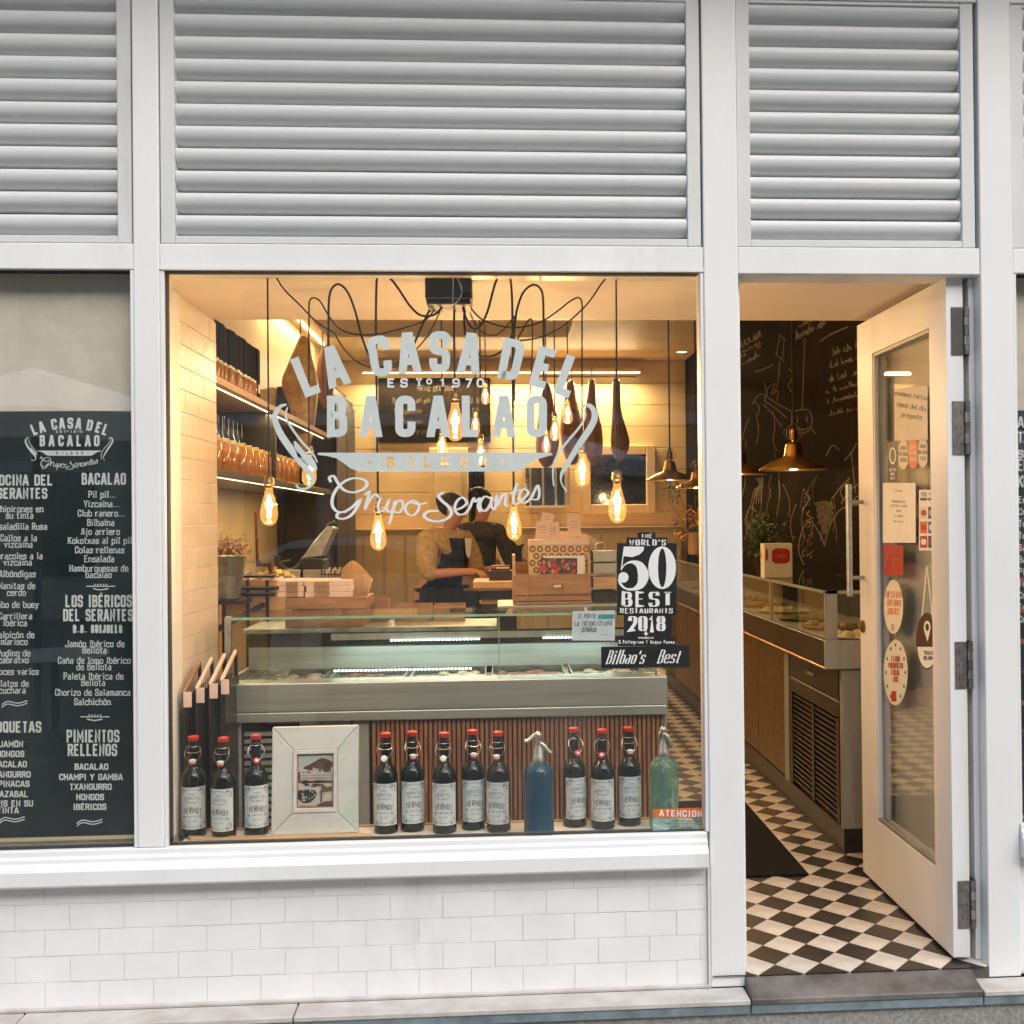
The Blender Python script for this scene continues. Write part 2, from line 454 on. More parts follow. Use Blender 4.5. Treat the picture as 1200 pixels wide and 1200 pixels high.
_s = 0   # sharp corner marker
CAPS = {
 'A': [[(0,0),(.41,1)], [(1,0),(.59,1)], [(.2,.25),(.8,.25)]],
 'B': [[(0,0,0),(0,1,0),(.92,1),(.92,.53),(0,.53)], [(.1,.53),(1,.53),(1,0),(0,0)]],
 'C': [[(1,.66),(1,1),(0,1),(0,0),(1,0),(1,.34)]],
 'D': [[(0,0,0),(0,1,0),(1,1),(1,0),(0,0,0)]],
 'E': [[(1,1),(0,1,0),(0,0,0),(1,0)], [(0,.52),(.8,.52)]],
 'F': [[(1,1),(0,1,0),(0,0)], [(0,.5),(.8,.5)]],
 'G': [[(1,.7),(1,1),(0,1),(0,0),(1,0),(1,.46,0),(.55,.46)]],
 'H': [[(0,0),(0,1)], [(1,0),(1,1)], [(0,.52),(1,.52)]],
 'I': [[(.5,0),(.5,1)]],
 'J': [[(1,1),(1,0),(0,0),(0,.3)]],
 'K': [[(0,0),(0,1)], [(1,1),(.05,.42)], [(.35,.6),(1,0)]],
 'L': [[(0,1),(0,0,0),(1,0)]],
 'M': [[(0,0),(0,1,0),(.5,.3,0),(1,1,0),(1,0)]],
 'N': [[(0,0),(0,1,0),(1,0,0),(1,1)]],
 'O': [[(0,0),(0,1),(1,1),(1,0),'z']],
 'P': [[(0,0),(0,1,0),(1,1),(1,.45),(0,.45)]],
 'Q': [[(0,0),(0,1),(1,1),(1,0),'z'], [(.6,.25),(1.05,-.12)]],
 'R': [[(0,0),(0,1,0),(1,1),(1,.5),(0,.5)], [(.55,.5),(1,0)]],
 'S': [[(1,.7),(1,1),(0,1),(0,.53),(1,.5),(1,0),(0,0),(0,.3)]],
 'T': [[(0,1),(1,1)], [(.5,1),(.5,0)]],
 'U': [[(0,1),(0,0),(1,0),(1,1)]],
 'V': [[(0,1),(.5,0,0),(1,1)]],
 'W': [[(0,1),(.25,0,0),(.5,.8,0),(.75,0,0),(1,1)]],
 'X': [[(0,1),(1,0)], [(1,1),(0,0)]],
 'Y': [[(0,1),(.5,.45,0),(1,1)], [(.5,.45),(.5,0)]],
 'Z': [[(0,1),(1,1,0),(0,0,0),(1,0)]],
 '0': [[(0,0),(0,1),(1,1),(1,0),'z']],
 '1': [[(.1,.78),(.5,1,0),(.5,0)]],
 '2': [[(0,.7),(0,1),(1,1),(1,.55),(0,0,0),(1,0)]],
 '3': [[(0,.8),(0,1),(1,1),(1,.52),(.4,.52)], [(.4,.52),(1,.52),(1,0),(0,0),(0,.2)]],
 '4': [[(.75,0),(.75,1,0),(0,.3,0),(1,.3)]],
 '5': [[(1,1),(0,1,0),(0,.55,0),(1,.6),(1,0),(0,0),(0,.2)]],
 '7': [[(0,1),(1,1,0),(.4,0)]],
 '8': [[(.05,.54),(.05,1),(.95,1),(.95,.54),'z'], [(0,0),(0,.54),(1,.54),(1,0),'z']],
 '9': [[(1,.45),(0,.42),(0,1),(1,1),(1,0),(0,0),(0,.2)]],
}
LOW = {
 'a': [[(.12,.66),(.92,.66),(.92,0),(1.05,0)], [(.92,.37),(0,.37),(0,0),(.92,0)]],
 'b': [[(0,1),(0,0),(1,0),(1,.66),(0,.66)]],
 'c': [[(1,.48),(1,.66),(0,.66),(0,0),(1,0),(1,.14)]],
 'd': [[(1,1),(1,0),(0,0),(0,.66),(1,.66)]],
 'e': [[(0,.35,0),(1,.35,0),(1,.66),(0,.66),(0,0),(1,0),(1,.12)]],
 'f': [[(1,1),(.35,1),(.35,0)], [(0,.66),(.9,.66)]],
 'g': [[(1,0),(0,0),(0,.66),(1,.66),(1,-.32),(0,-.32)]],
 'h': [[(0,1),(0,0)], [(0,.66),(1,.66),(1,0)]],
 'i': [[(.5,.66),(.5,0)], [(.5,.84),(.5,.98)]],
 'j': [[(.6,.66),(.6,-.32),(0,-.32)], [(.6,.84),(.6,.98)]],
 'k': [[(0,1),(0,0)], [(.95,.66),(0,.28)], [(.35,.42),(1,0)]],
 'l': [[(.5,1),(.5,0)]],
 'm': [[(0,.66),(0,0)], [(0,.66),(.5,.66),(.5,0)], [(.5,.66),(1,.66),(1,0)]],
 'n': [[(0,.66),(0,0)], [(0,.66),(1,.66),(1,0)]],
 'o': [[(0,0),(0,.66),(1,.66),(1,0),'z']],
 'p': [[(0,-.32),(0,.66,0),(1,.66),(1,0),(0,0)]],
 'q': [[(1,-.32),(1,.66,0),(0,.66),(0,0),(1,0)]],
 'r': [[(0,.66),(0,0)], [(0,.45),(.15,.66),(1,.66)]],
 's': [[(1,.5),(1,.66),(0,.66),(0,.34),(1,.34),(1,0),(0,0),(0,.14)]],
 't': [[(.35,.92),(.35,0),(1,0)], [(0,.66),(.95,.66)]],
 'u': [[(0,.66),(0,0),(1,0)], [(1,.66),(1,0)]],
 'v': [[(0,.66),(.5,0,0),(1,.66)]],
 'w': [[(0,.66),(.25,0,0),(.5,.55,0),(.75,0,0),(1,.66)]],
 'x': [[(0,.66),(1,0)], [(1,.66),(0,0)]],
 'y': [[(0,.66),(.5,0)], [(1,.66),(.2,-.32)]],
 'z': [[(0,.66),(1,.66,0),(0,0,0),(1,0)]],
 '.': [[(.5,0),(.5,.12)]], ',': [[(.5,.1),(.4,-.14)]], "'": [[(.5,1),(.5,.72)]], '-': [[(.1,.34),(.9,.34)]],
 '&': [[(1,0),(.1,.75),(.5,1),(.8,.75),(0,.25),(.4,0),(1,.4)]], '~': [[(0,.3),(.3,.45),(.7,.2),(1,.35)]],
}
ACC = {'á':'a','é':'e','í':'i','ó':'o','ú':'u','ñ':'n','Á':'A','É':'E','Í':'I','Ó':'O','Ú':'U'}
WID = {'A':1.15,'I':.36,'i':.42,'l':.42,'j':.55,'f':.75,'t':.75,'r':.8,'M':1.3,'W':1.35,'m':1.5,'w':1.4,'1':.6,'.':.3,',':.3,"'":.3,'-':.6,'s':.9,'c':.95}

def text(s, cap, gw, wt, gap, rad=0.3, contrast=None, serif=0.0, slant=0.0, align='c', jitter=0.0, rnd=None):
    """Lay out a string. cap: capital height, gw: width of a normal glyph's skeleton, wt: stroke weight, gap: space
    between glyphs. contrast: thin/thick ratio of the nib. serif: length of the slab feet. Returns quads in (u, v)."""
    quads = []; x = 0.0
    def wf(dx, dy):
        if contrast is None: return wt
        return wt * (contrast + (1 - contrast) * abs(dy) ** 1.3)
    for ch in s:
        if ch == ' ': x += gw * 0.55 + gap; continue
        acc = ch in ACC
        base = ACC.get(ch, ch)
        g = CAPS.get(base) or LOW.get(base)
        if g is None: continue
        w = gw * WID.get(base, 1.0)
        glyphs = [list(p) for p in g]
        if acc:
            if base == 'i': glyphs = glyphs[:1]
            top = 1.14 if base in CAPS else 0.80
            if ch == 'ñ': glyphs.append([(.2, top), (.8, top + .05)])
            else: glyphs.append([(.42, top), (.66, top + .16)])
        jy = rnd.uniform(-jitter, jitter) if rnd else 0
        for gi, p in enumerate(glyphs):
            closed = p[-1] == 'z'
            if closed: p = p[:-1]
            q = [(a[0] * w, a[1] * cap) + ((a[2],) if len(a) > 2 else ()) for a in p]
            if not serif and not closed and ch not in ".,'-":      # stems reach the outer line of the round letters
                for e, nb in ((0, 1), (-1, -2)):
                    d = Vector(q[e][:2]) - Vector(q[nb][:2])
                    ends = (0, cap) if base in CAPS else (0, cap, .66 * cap)
                    if d.length > 1e-6 and abs(d.normalized().y) > .75 and min(abs(q[e][1] - k_) for k_ in ends) < .01 * cap:
                        d2 = d * (wt * .5 / abs(d.y)); q[e] = (q[e][0] + d2.x, q[e][1] + d2.y)
            q = fillet(q, rad * w if w > gw * .5 else rad * gw, closed)
            rq = ribbon(q, wf, closed, hcap=True)
            if serif and not closed:
                for e, nb in ((0, 1), (-1, -2)):
                    d = Vector(q[e]) - Vector(q[nb])
                    if d.length > 1e-6 and abs(d.normalized().y) > 0.75 and abs(d.y) > 0 and ch not in ".,'":
                        ex, ey = q[e]
                        th = wt * (contrast if contrast else 0.75)
                        yy = ey + (th / 2 if d.y < 0 else -th / 2)
                        rq += [[(ex - serif, yy + th/2), (ex + serif, yy + th/2), (ex + serif, yy - th/2), (ex - serif, yy - th/2)]]
            for r in rq:
                quads.append([(a + slant * b + x, b + jy, gi) for a, b in r])
        x += w + gap
    x -= gap
    dx = {'c': -x / 2, 'l': 0, 'r': -x}[align]
    return [[(a + dx, b, c) for a, b, c in q] for q in quads], x

def px_quads(mb, quads, f, ox, oy, Y, step=0.00012, ang=0.0):
    """quads with v up, placed at photo point (ox, oy) on plane Y via f (U or UX); strokes of a glyph stand a hair apart."""
    ca, sa = cos(ang), sin(ang)
    for q in quads:
        P = [f(ox + a * ca + b * sa, oy - b * ca + a * sa, Y) for a, b, k in q]
        if f is U: P = [p + Vector((0, -step * q[0][2], 0)) for p in P]
        else: P = [p + Vector((-step * q[0][2], 0, 0)) for p in P]
        mb.poly(P)
def poly_px(mb, pts, Y, f=U): mb.poly([f(x, y, Y) for x, y in pts])
def rib_px(mb, pts, w, Y, f=U, closed=False, taper=None, k=0, smooth=True):
    p = spline(pts) if smooth and len(pts) > 2 else pts
    for q in ribbon(p, w, closed, taper):
        P = [f(a, b, Y) for a, b in q]
        off = Vector((0, -0.00012 * k, 0)) if f is U else Vector((-0.00012 * k, 0, 0))
        mb.poly([p_ + off for p_ in P])
def disc_px(mb, cx, cy, rx, ry, Y, f=U, n=28):
    mb.poly([f(cx + rx * cos(2*pi*i/n), cy + ry * sin(2*pi*i/n), Y) for i in range(n)])
def ring_px(mb, cx, cy, rx, ry, rx2, ry2, Y, f=U, n=32):
    for i in range(n):
        a, b = 2*pi*i/n, 2*pi*(i+1)/n
        mb.poly([f(cx+rx*cos(a), cy+ry*sin(a), Y), f(cx+rx*cos(b), cy+ry*sin(b), Y), f(cx+rx2*cos(b), cy+ry2*sin(b), Y), f(cx+rx2*cos(a), cy+ry2*sin(a), Y)])
# ================================================================== SETTING: street, shop floor, walls
FZ = -0.04                                       # top of the stone base slab
S0 = -0.17                                       # street level
struct(box('street', 'asphalt', -40, 40, -60, -1.6, S0 - 0.3, S0 - 0.004))
pv = struct(box('pavement', 'granite', -12, 12, -1.6, -0.112, S0 - 0.3, S0 - 0.02))
for i in range(16):                               # paving flags that show at the foot of the picture
    x = -3.6 + i * 0.45
    for j in range(2):
        y1 = -0.115 - j * 0.45
        box('paving_stone', 'granite', x + .003, x + .447, y1 - .444, y1, S0 - .018, S0 + random.uniform(0, .002), pv, bevel=.003)
base = struct(box('stone_base', 'granite', -3.0, 3.0, -0.085, 0.0, S0 - 0.3, FZ - 0.036))
xs = [-2.6, -1.52, -0.66, 0.80, 1.572, 2.6]
for a, b in zip(xs, xs[1:]):
    m = 'slab' if a == 0.80 else 'slablight'
    zt = FZ if a != .80 else -.0045
    MB().prism([(-.105, FZ - .018), (-.105, FZ if a != .80 else FZ + .002), (-.002, zt), (-.002, FZ - .018)], lambda y, z: (a + .002, y, z), lambda y, z: (b - .002, y, z)).build('stone_slab', m, base, bevel=.003)
    box('slate_edge', 'slate', a + .002, b - .002, -0.100, -0.012, FZ - 0.048, FZ - 0.0185, base, bevel=.002)
fl = struct(box('floor', 'floorbed', -2.0, 2.4, 0.1455, 8.6, -0.2, -0.005))
box('door_floor', 'floorbed', 0.8065, 1.6345, -0.001, 0.1445, -0.2, -0.005, fl)
P_, Q_ = 0.155, 0.169                            # pitch of the diamonds across and into the shop
tile_me = {}
def tile_mesh(col):
    if col not in tile_me:
        h, g = P_ / 2 - 0.0010, Q_ / 2 - 0.0010
        mb = MB(); mb.prism([(h, 0), (0, g), (-h, 0), (0, -g)], lambda a, b: (a, b, 0), lambda a, b: (a, b, -0.008))
        o = mb.build('tile', col, fl, bevel=0.0006, local=True)
        tile_me[col] = o
        return o
    o = tile_me[col].copy(); COL.objects.link(o); return o
cells = []
for i in range(-24, 16):
    for j in range(-2, 60):
        for k, col in ((0, 'tilew'), (0.5, 'tileb')):
            x, y = 1.000 + (i + k) * P_, 0.0745 + (j + k) * Q_
            if -1.95 < x < 2.35 and 0.074 <= y < 8.5 and (y > .24 or .80 < x < 1.64): cells.append((x, y, col))
def vis(x, y):
    if not (0.70 < x < 1.56 or (0.45 < x and y > 0.9 and x < 1.56)): return False
    px = 584 + x / (y + DIST) * F
    return (868 < px and px < 1015 + 130 * max(0, 1 - y)) or (785 < px < 830 and y > 1.2)
near = sorted([c for c in cells if vis(c[0], c[1])], key=lambda c: c[1])[:300]
ns = set(near)
rest = MB()
for x, y, col in cells:
    if (x, y, col) in ns:
        o = tile_mesh(col); o.location = (x, y, random.uniform(-0.0006, 0.0004)); o.parent = fl
    else:
        h, g = P_ / 2 - 0.0010, Q_ / 2 - 0.0010
        rest.setm(0 if col == 'tilew' else 1)
        rest.poly([(x + h, y, -.0005), (x, y + g, -.0005), (x - h, y, -.0005), (x, y - g, -.0005)])
rest.build('floor_tiles', ['tilew', 'tileb'], fl, kind='stuff')
# half tiles along the threshold
hb = MB()
for i in range(-4, 4):
    x = 1.000 + (i + .5) * P_; h = P_ / 2 - .001
    if .74 < x < 1.62:
        hb.poly([(x - h, -.009, -.001), (x + h, -.009, -.001), (x, Q_ / 2 - .012, -.001)])
hb.build('cut_tiles', 'tileb', fl)

CEIL, BACK, LW, RW = 3.27, 8.45, -1.78, 2.07
struct(box('ceiling', 'yellow', -2.0, 2.5, 1.02, 8.6, CEIL, CEIL + 0.2))
struct(box('left_wall', 'yellow', -2.0, LW, 1.02, BACK, 0, CEIL - .001))
rw = struct(box('right_wall', 'chalk', RW, RW + 0.2, -0.0 + .2, BACK, 0, CEIL - .001))
bw = struct(box('back_wall', 'yellow', LW - .2, RW + .2, BACK, BACK + 0.2, 0, CEIL - .001))
z = 0.9
while z < 3.2:                                    # horizontal boarding of the back wall
    h = 0.235
    box('board', 'yellow', LW + .003, RW - .003, BACK - 0.014, BACK - .0005, z + .003, min(z + h - .003, 3.262), bw, bevel=.003)
    z += h
# bulkhead over the display bay, reveals
SOF = 2.36
struct(box('soffit', 'soffit', -1.40, 1.75, 0.145, 1.00, SOF, SOF + .12))
struct(box('bulkhead_wall', 'yellow', -2.0, 2.3, 1.0, 1.019, SOF, CEIL + .2))
struct(box('reveal_wall', 'plaster', -1.40, -1.171, 0.145, 1.045, 0.0, SOF - .001))
struct(box('side_wall', 'plaster', -2.0, -1.401, 1.0, 1.019, 0.0, SOF - .001))
struct(box('inner_casing', 'white', -1.1708, -1.160, 0.146, 0.50, 0.0, SOF - .002, bevel=.002))
RWL = [o for o in COL.objects if o.name == 'reveal_wall'][0]
W['glazed_cream'] = mat('glazed_cream_tile', (0.76, 0.66, 0.56), 0.30, var=0.06, scale=7, bump=0.6, bscale=9)
_rt = None
for r_ in range(28):
    for c_ in range(-1, 4):
        ya, yb_ = .503 + (c_ + (.5 if r_ % 2 else 0)) * .173, .503 + (c_ + 1 + (.5 if r_ % 2 else 0)) * .173
        ya, yb_ = max(ya, .503), min(yb_, 1.044)
        if yb_ - ya < .02: continue
        box('tile', 'glazed_cream', -1.1708, -1.1650 + random.uniform(-.0006, .0006), ya + .0006, yb_ - .0006, .004 + r_ * .0838, .004 + (r_ + 1) * .0838 - .0012, RWL, bevel=.0015, seg=2)
struct(box('door_reveal_wall', 'white', 1.66, 1.90, 0.145, 1.2, 0.0, SOF - .001))
struct(box('closet_wall', 'white', 1.90, 2.4, 0.2, .24, 0.0, SOF))
# the storeys above the shop, and the neighbours left and right of the frame
struct(box('upper_wall', 'beige_stone', -9, 9, 0.10, 0.6, 3.6, 5.4))
struct(box('side_facade_wall', 'beige_stone', -9, -3.2, 0.02, 0.5, S0, 3.6))
struct(box('side_facade_wall', 'beige_stone', 3.4, 9, 0.02, 0.5, S0, 3.6))
tag(box('shade_slab', 'beige_stone', -6, 6, -0.50, 0.09, 3.66, 3.84), 'unseen stone slab added above the shopfront to shade its top', 'shade_slab')  # out of view, added to darken the top of the shopfront

# ================================================================== SHOPFRONT JOINERY
def pillar(label, x0, x1, z0, y0=0.0):
    t = thing('pillar', label, 'pillar', ((x0 + x1) / 2, 0.05, z0))
    box('shaft', 'white', x0, x1, y0, 0.144, z0, 3.5, t, bevel=.004, seg=2)
    return t
p1 = pillar('narrow white painted post between the menu window and the display window', -1.166, -1.084, 0.475)
p2 = pillar('wide white post between the display window and the open doorway', 0.690, 0.806, FZ)
p3 = pillar('white post at the hinge side of the open door', 1.635, 1.748, FZ)
box('plinth_bead', 'white', 0.6835, 0.6895, 0.004, 0.1, FZ, 0.36, p2)
for a, b, lab in ((-2.6, -1.1665, 'white painted beam above the menu window at far left'),
                  (-1.0835, 0.6895, 'white painted beam above the display window'),
                  (0.8065, 1.6345, 'white painted beam above the open doorway'),
                  (1.7485, 2.6, 'white painted beam end above the right hand window')):
    t = thing('beam', lab, 'beam', ((a + b) / 2, 0.05, 2.335))
    box('fascia', 'white', a, b, 0.003, 0.143, 2.336 if a != .8065 else 2.331, 2.421, t, bevel=.003)
    if a == -1.0835:
        box('glazing_bead', 'white', a, b, -0.0, 0.0025, 2.3365, 2.349, t)
    box('top_rail', 'white', a, b, 0.003, 0.143, 3.255, 3.5, t, bevel=.003)

# louvred panels
def louvre(label, x0, x1, gapL, gapR, shift):
    t = thing('louvre_panel', label, 'louvre panel', ((x0 + x1) / 2, 0.05, 2.422), 'louvred panels above the shopfront')
    z0, z1 = 2.4235, 3.2535
    a, b = x0 + gapL, x1 - gapR
    st, rb, rt = 0.045, 0.024, 0.012
    box('stile', 'louvre', a, a + st, 0.008, 0.07, z0, z1, t, bevel=.002)
    box('stile', 'louvre', b - st, b, 0.008, 0.07, z0, z1, t, bevel=.002)
    box('bottom_rail', 'louvre', a + st + .0004, b - st - .0004, 0.009, 0.07, z0 + .0004, z0 + rb, t, bevel=.002)
    box('top_rail', 'louvre', a + st + .0004, b - st - .0004, 0.009, 0.07, z1 - rt, z1, t, bevel=.002)
    box('backing', 'dark_gap', x0 - .0, x1, 0.09, 0.10, z0, z1, t)
    pitch = 0.0731
    prof = [(.050, .0718), (.013, .0714), (.0050, .0685), (.0012, .0615), (.0005, .0500), (.0025, .0390), (.0075, .0290), (.0160, .0205), (.0270, .0145), (.0390, .0115), (.0500, .0105)]
    src = None; k = 0
    while z0 + rb + k * pitch < z1 - .02:
        if src is None:
            cxm = (x0 + x1) / 2
            mb = MB(); mb.prism([(p[0] + .014 - .05, p[1]) for p in prof], lambda y, z: (a + st + .001 - cxm, y, z), lambda y, z: (b - st - .001 - cxm, y, z))
            o = src = mb.build('slat', 'louvre', t, smooth=True, local=True)
        else:
            o = src.copy(); COL.objects.link(o); o.parent = t
        o.location = (random.uniform(-.0004, .0004), random.uniform(-.0008, .0008), z0 + rb + k * pitch + random.uniform(-.0009, .0009) + shift - 2.422)
        o.rotation_euler = (random.uniform(-.025, .025), 0, 0)
        k += 1
    return t
louvre('white louvred panel at far left, with a black gap down its right edge', -2.55, -1.1665, 0.001, 0.0055, 0)
louvre('widest white louvred panel, above the display window', -1.0835, 0.6895, 0.003, 0.0055, 0)
louvre('white louvred panel above the open doorway', 0.8065, 1.6345, 0.001, 0.013, -.002)
louvre('white louvred panel cut off by the right edge of the photo', 1.7485, 2.55, 0.001, 0.003, -.004)

# windows: bead frame and one large pane
WB = 0.4745
def window(label, x0, x1, z1, fr=0.012, bottom=WB):
    t = thing('shop_window', label, 'window', ((x0 + x1) / 2, 0.03, bottom))
    box('bead', 'white', x0, x0 + fr, 0.004, 0.06, bottom + .0004, z1 - .0004, t, bevel=.002)
    box('bead', 'white', x1 - fr, x1, 0.004, 0.06, bottom + .0004, z1 - .0004, t, bevel=.002)
    box('gasket', 'dark_gap', x0 + fr, x0 + fr + .0022, 0.020, 0.058, bottom, z1, t)
    box('gasket', 'dark_gap', x0 + fr + .003, x1 - fr - .003, 0.020, 0.058, z1 - .0025, z1 - .0005, t)
    box('gasket', 'dark_gap', x0 + fr + .003, x1 - fr - .003, 0.020, 0.058, bottom + .0004, bottom + .002, t)
    box('bottom_bead', 'white', x0 + fr, x1 - fr, -.002, 0.016, bottom - .02, bottom + .001, t, bevel=.002)
    o = box('glass_pane', W['pane' if -1.5 < x0 < 0 else 'pane_side'], x0 + fr + .001, x1 - fr, 0.0305, 0.0365, bottom + .001, z1 - .001, t)
    return t
win_l = window('menu window at far left with the black menu board behind its glass', -2.50, -1.1665, 2.335)
win_m = window('large display window of the shop with the lettering on its glass', -1.0835, 0.6895, 2.3355)
win_r = window('window right of the doorway, only its edge in the photo', 1.7485, 2.5, 2.335)

# moulded sill
prof = [(0.02, .474), (-.006, .474), (-.008, .455), (-.017, .449), (-.019, .437), (-.031, .424), (-.036, .414), (-.037, .372), (-.033, .364), (0.02, .364)]
for a, b, lab in ((-2.6, 0.681, 'long white moulded sill under the two windows left of the door'),
                  (1.7485, 2.6, 'white sill end under the right hand window')):
    mb = MB(); mb.prism(prof, lambda y, z: (a, y, z), lambda y, z: (b, y, z))
    tag(mb.build('window_sill', 'white', bevel=.0025, seg=2), lab, 'sill')

# stall riser of glazed tiles
def riser(label, x0, x1):
    t = thing('tiled_wall', label, 'wall', ((x0 + x1) / 2, 0.06, FZ))
    box('backing', 'grout', x0, x1, 0.0225, 0.145, FZ - .0, 0.363, t)
    pitch, tw = 0.0834, 0.1705
    zt = 0.296 + pitch
    protos = []
    for r in range(5):
        z1 = min(zt - r * pitch, 0.3625); z0 = zt - (r + 1) * pitch
        xo = -1.467 if r % 2 == 0 else -1.388
        i0 = int((x0 - xo) / tw) - 1
        for i in range(i0, i0 + 40):
            a, b = xo + i * tw, xo + (i + 1) * tw
            a, b = max(a, x0), min(b, x1)
            if b - a < .012: continue
            j = random.uniform
            mb = MB()
            y = 0.0202 + j(-.0007, .0007); cyv = y + j(-.0007, .0007)
            mb.box(a + .0007, b - .0007, y, 0.0222, z0 + .0007, z1 - .0007)
            o = mb.build('tile', 'tilewhite', t, bevel=.0012, seg=2)
            o.rotation_euler = (0, 0, 0)
            # tiny lean so that each glazed face catches the light differently
            for v in o.data.vertices:
                if v.co.y < -0.03 - .005 or True:
                    if v.co.y + 0.06 < 0.0215: v.co.y += (v.co.x * j(-1, 1) * 0 + j(-.0005, .0005))
    return t
riser('white tiled wall under the menu and display windows', -2.6, 0.6825)
riser('white tiled wall right of the door post', 1.749, 2.6)
box('mortar_strip', 'slablight', -2.6, 0.69, -.001, 0.0225, FZ - .0, FZ + .007, base)

# ---------------------------------------------------------------- left window: menu board
ip = box('inner_panel', 'plaster', -2.55, -1.167, 0.090, 0.10, 0.463, 2.36)
MATS_cream = mat('cream_reflection', (0.84, 0.75, 0.60), 0.8, var=.06)  # cream colour stands in for the street's bright reflection on the pane
ip.data.materials.clear(); ip.data.materials.append(MATS_cream)
tag(ip, 'cream panel added behind the menu board in place of the bright reflection', 'reflection_panel')
struct(box('inner_sill', 'white', -2.55, -1.167, .062, 0.12, 0.42, 0.462))
mb_ = thing('menu_board', 'tall black menu board with white Spanish dish names in the left window', 'menu board', (-1.6, 0.07, 0.47))
a, b = U(0, 482, 0.07), U(158, 978, .07)
box('panel', 'board', -2.4, b.x, 0.070, 0.082, b.z, a.z, mb_)
box('frame_edge', 'yellow2', b.x + .0005, b.x + .012, 0.066, 0.088, b.z - .012, a.z, mb_)
box('frame_edge', 'yellow2', -2.4, b.x, 0.066, 0.088, b.z - .012, b.z - .0005, mb_)
YM = 0.0695
R_ = random.Random(3)
def txt_px(mb, s, ox, oy, cap, gw, wt, gap, Y, f=U, **kw):
    ang = kw.pop('ang', 0.0)
    q, w = text(s, cap, gw, wt, gap, **kw)
    px_quads(mb, q, f, ox, oy, Y, ang=ang)
    return w
def fit_px(mb, s, x0, x1, base, cap, wt, gap, Y, f=U, **kw):
    gap = gap + wt + kw.get('serif', 0) * .8
    """caps line fitted between x0 and x1"""
    gw = 5.0
    for _ in range(8):
        q, w = text(s, cap, gw, wt, gap, **{k: v for k, v in kw.items() if k != 'ang'})
        gw *= 1 + ((x1 - x0 - wt) - w) / max(1, w) * 1.0
    txt_px(mb, s, (x0 + x1) / 2, base, cap, gw, wt, gap, Y, f, **kw)
def cxl(y, c): return c - (y - 560) * 0.042
def heads(mb, rows, c0):
    for s, y1, y0, hw in rows:
        c = cxl(y1, c0); fit_px(mb, s, c - hw, c + hw, y1 - 1.1, y1 - y0 - 2.4, 2.3, .9, YM, rad=.42)
def dishes(mb, rows, c0):
    for s, y in rows:
        txt_px(mb, s, cxl(y, c0) - 1, y, 7.4, 3.05, 1.1, 1.68, YM, rad=.4, serif=1.1)
def plain(mb, rows, c0):
    for s, y in rows:
        txt_px(mb, s, cxl(y, c0), y, 6.0, 3.5, 1.5, 2.0, YM, rad=.3)
pm = MB()
heads(pm, [('BACALAO', 568, 554, 26), ('LOS IBÉRICOS', 711.5, 697, 39), ('DEL SERANTES', 728, 713.5, 41), ('D.O. GUIJUELO', 742, 732, 28.5),
           ('PIMIENTOS', 870, 855, 31), ('RELLENOS', 886, 871.5, 29)], 122)
dishes(pm, [('Pil pil...', 583), ('Vizcaína...', 594), ('Club ranero...', 605), ('Bilbaína', 616), ('Ajo arriero', 626.5), ('Kokotxas al pil pil', 637),
            ('Colas rellenas', 648), ('Ensalada', 658.5), ('Hamburguesas de', 669.5), ('bacalao', 677)], 121.5)
dishes(pm, [('Jamón Ibérico de', 758), ('Bellota', 765.5), ('Caña de lomo Ibérico', 777.5), ('de Bellota', 785), ('Paleta Ibérica de', 796), ('Bellota', 803.5),
            ('Chorizo de Salamanca', 815), ('Salchichón', 826)], 120.5)
plain(pm, [('BACALAO', 901.5), ('CHAMPI Y GAMBA', 913.5), ('TXANGURRO', 925), ('HONGOS', 937), ('IBÉRICOS', 948.5)], 121.5)
heads(pm, [('COCINA DEL', 569, 556, 35.5), ('SERANTES', 584.5, 571.5, 29.5), ('CROQUETAS', 858.5, 845, 34)], 27)
dishes(pm, [('Chipirones en', 600), ('su tinta', 607.5), ('Ensaladilla Rusa', 620.5), ('Callos a la', 634), ('vizcaína', 641.5), ('Caracoles a la', 655),
            ('vizcaína', 662.5), ('Albóndigas', 676), ('Manitas de', 690), ('cerdo', 698), ('Rabo de buey', 712), ('Carrillera', 725.5), ('ibérica', 733.5),
            ('Salpicón de', 747.5), ('marisco', 755.5), ('Puding de', 769), ('cabratxo', 777), ('Arroces varios', 790.5), ('Platos de', 804.5), ('cuchara', 812.5)], 26)
plain(pm, [('JAMÓN', 875), ('HONGOS', 886.5), ('BACALAO', 898.5), ('TXANGURRO', 910.5), ('ESPINACAS', 921.5), ('IDIAZABAL', 933.5), ('CHIPIS EN SU', 944.5), ('TINTA', 952.5)], 26)
for (c, y) in ((118, 687), (111, 840)):
    rib_px(pm, [(c - 17, y), (c + 17, y)], 1.1, YM); rib_px(pm, [(c - 9, y + 2.6), (c, y + 4.2), (c + 9, y + 2.6)], 1.4, YM)
    for k in range(-2, 3): disc_px(pm, c + k * 3.4, y - 2, .9, .9, YM, n=8)
for (c, y) in ((105, 966), (17, 827), (14, 963)):
    for d in (0, 3): rib_px(pm, [(c - 15, y + 2 - d), (c - 8, y - 2 - d), (c + 4, y - d), (c + 15, y - 3 - d)], 1.2, YM)
pm.build('menu_lettering', 'menuprint', mb_)

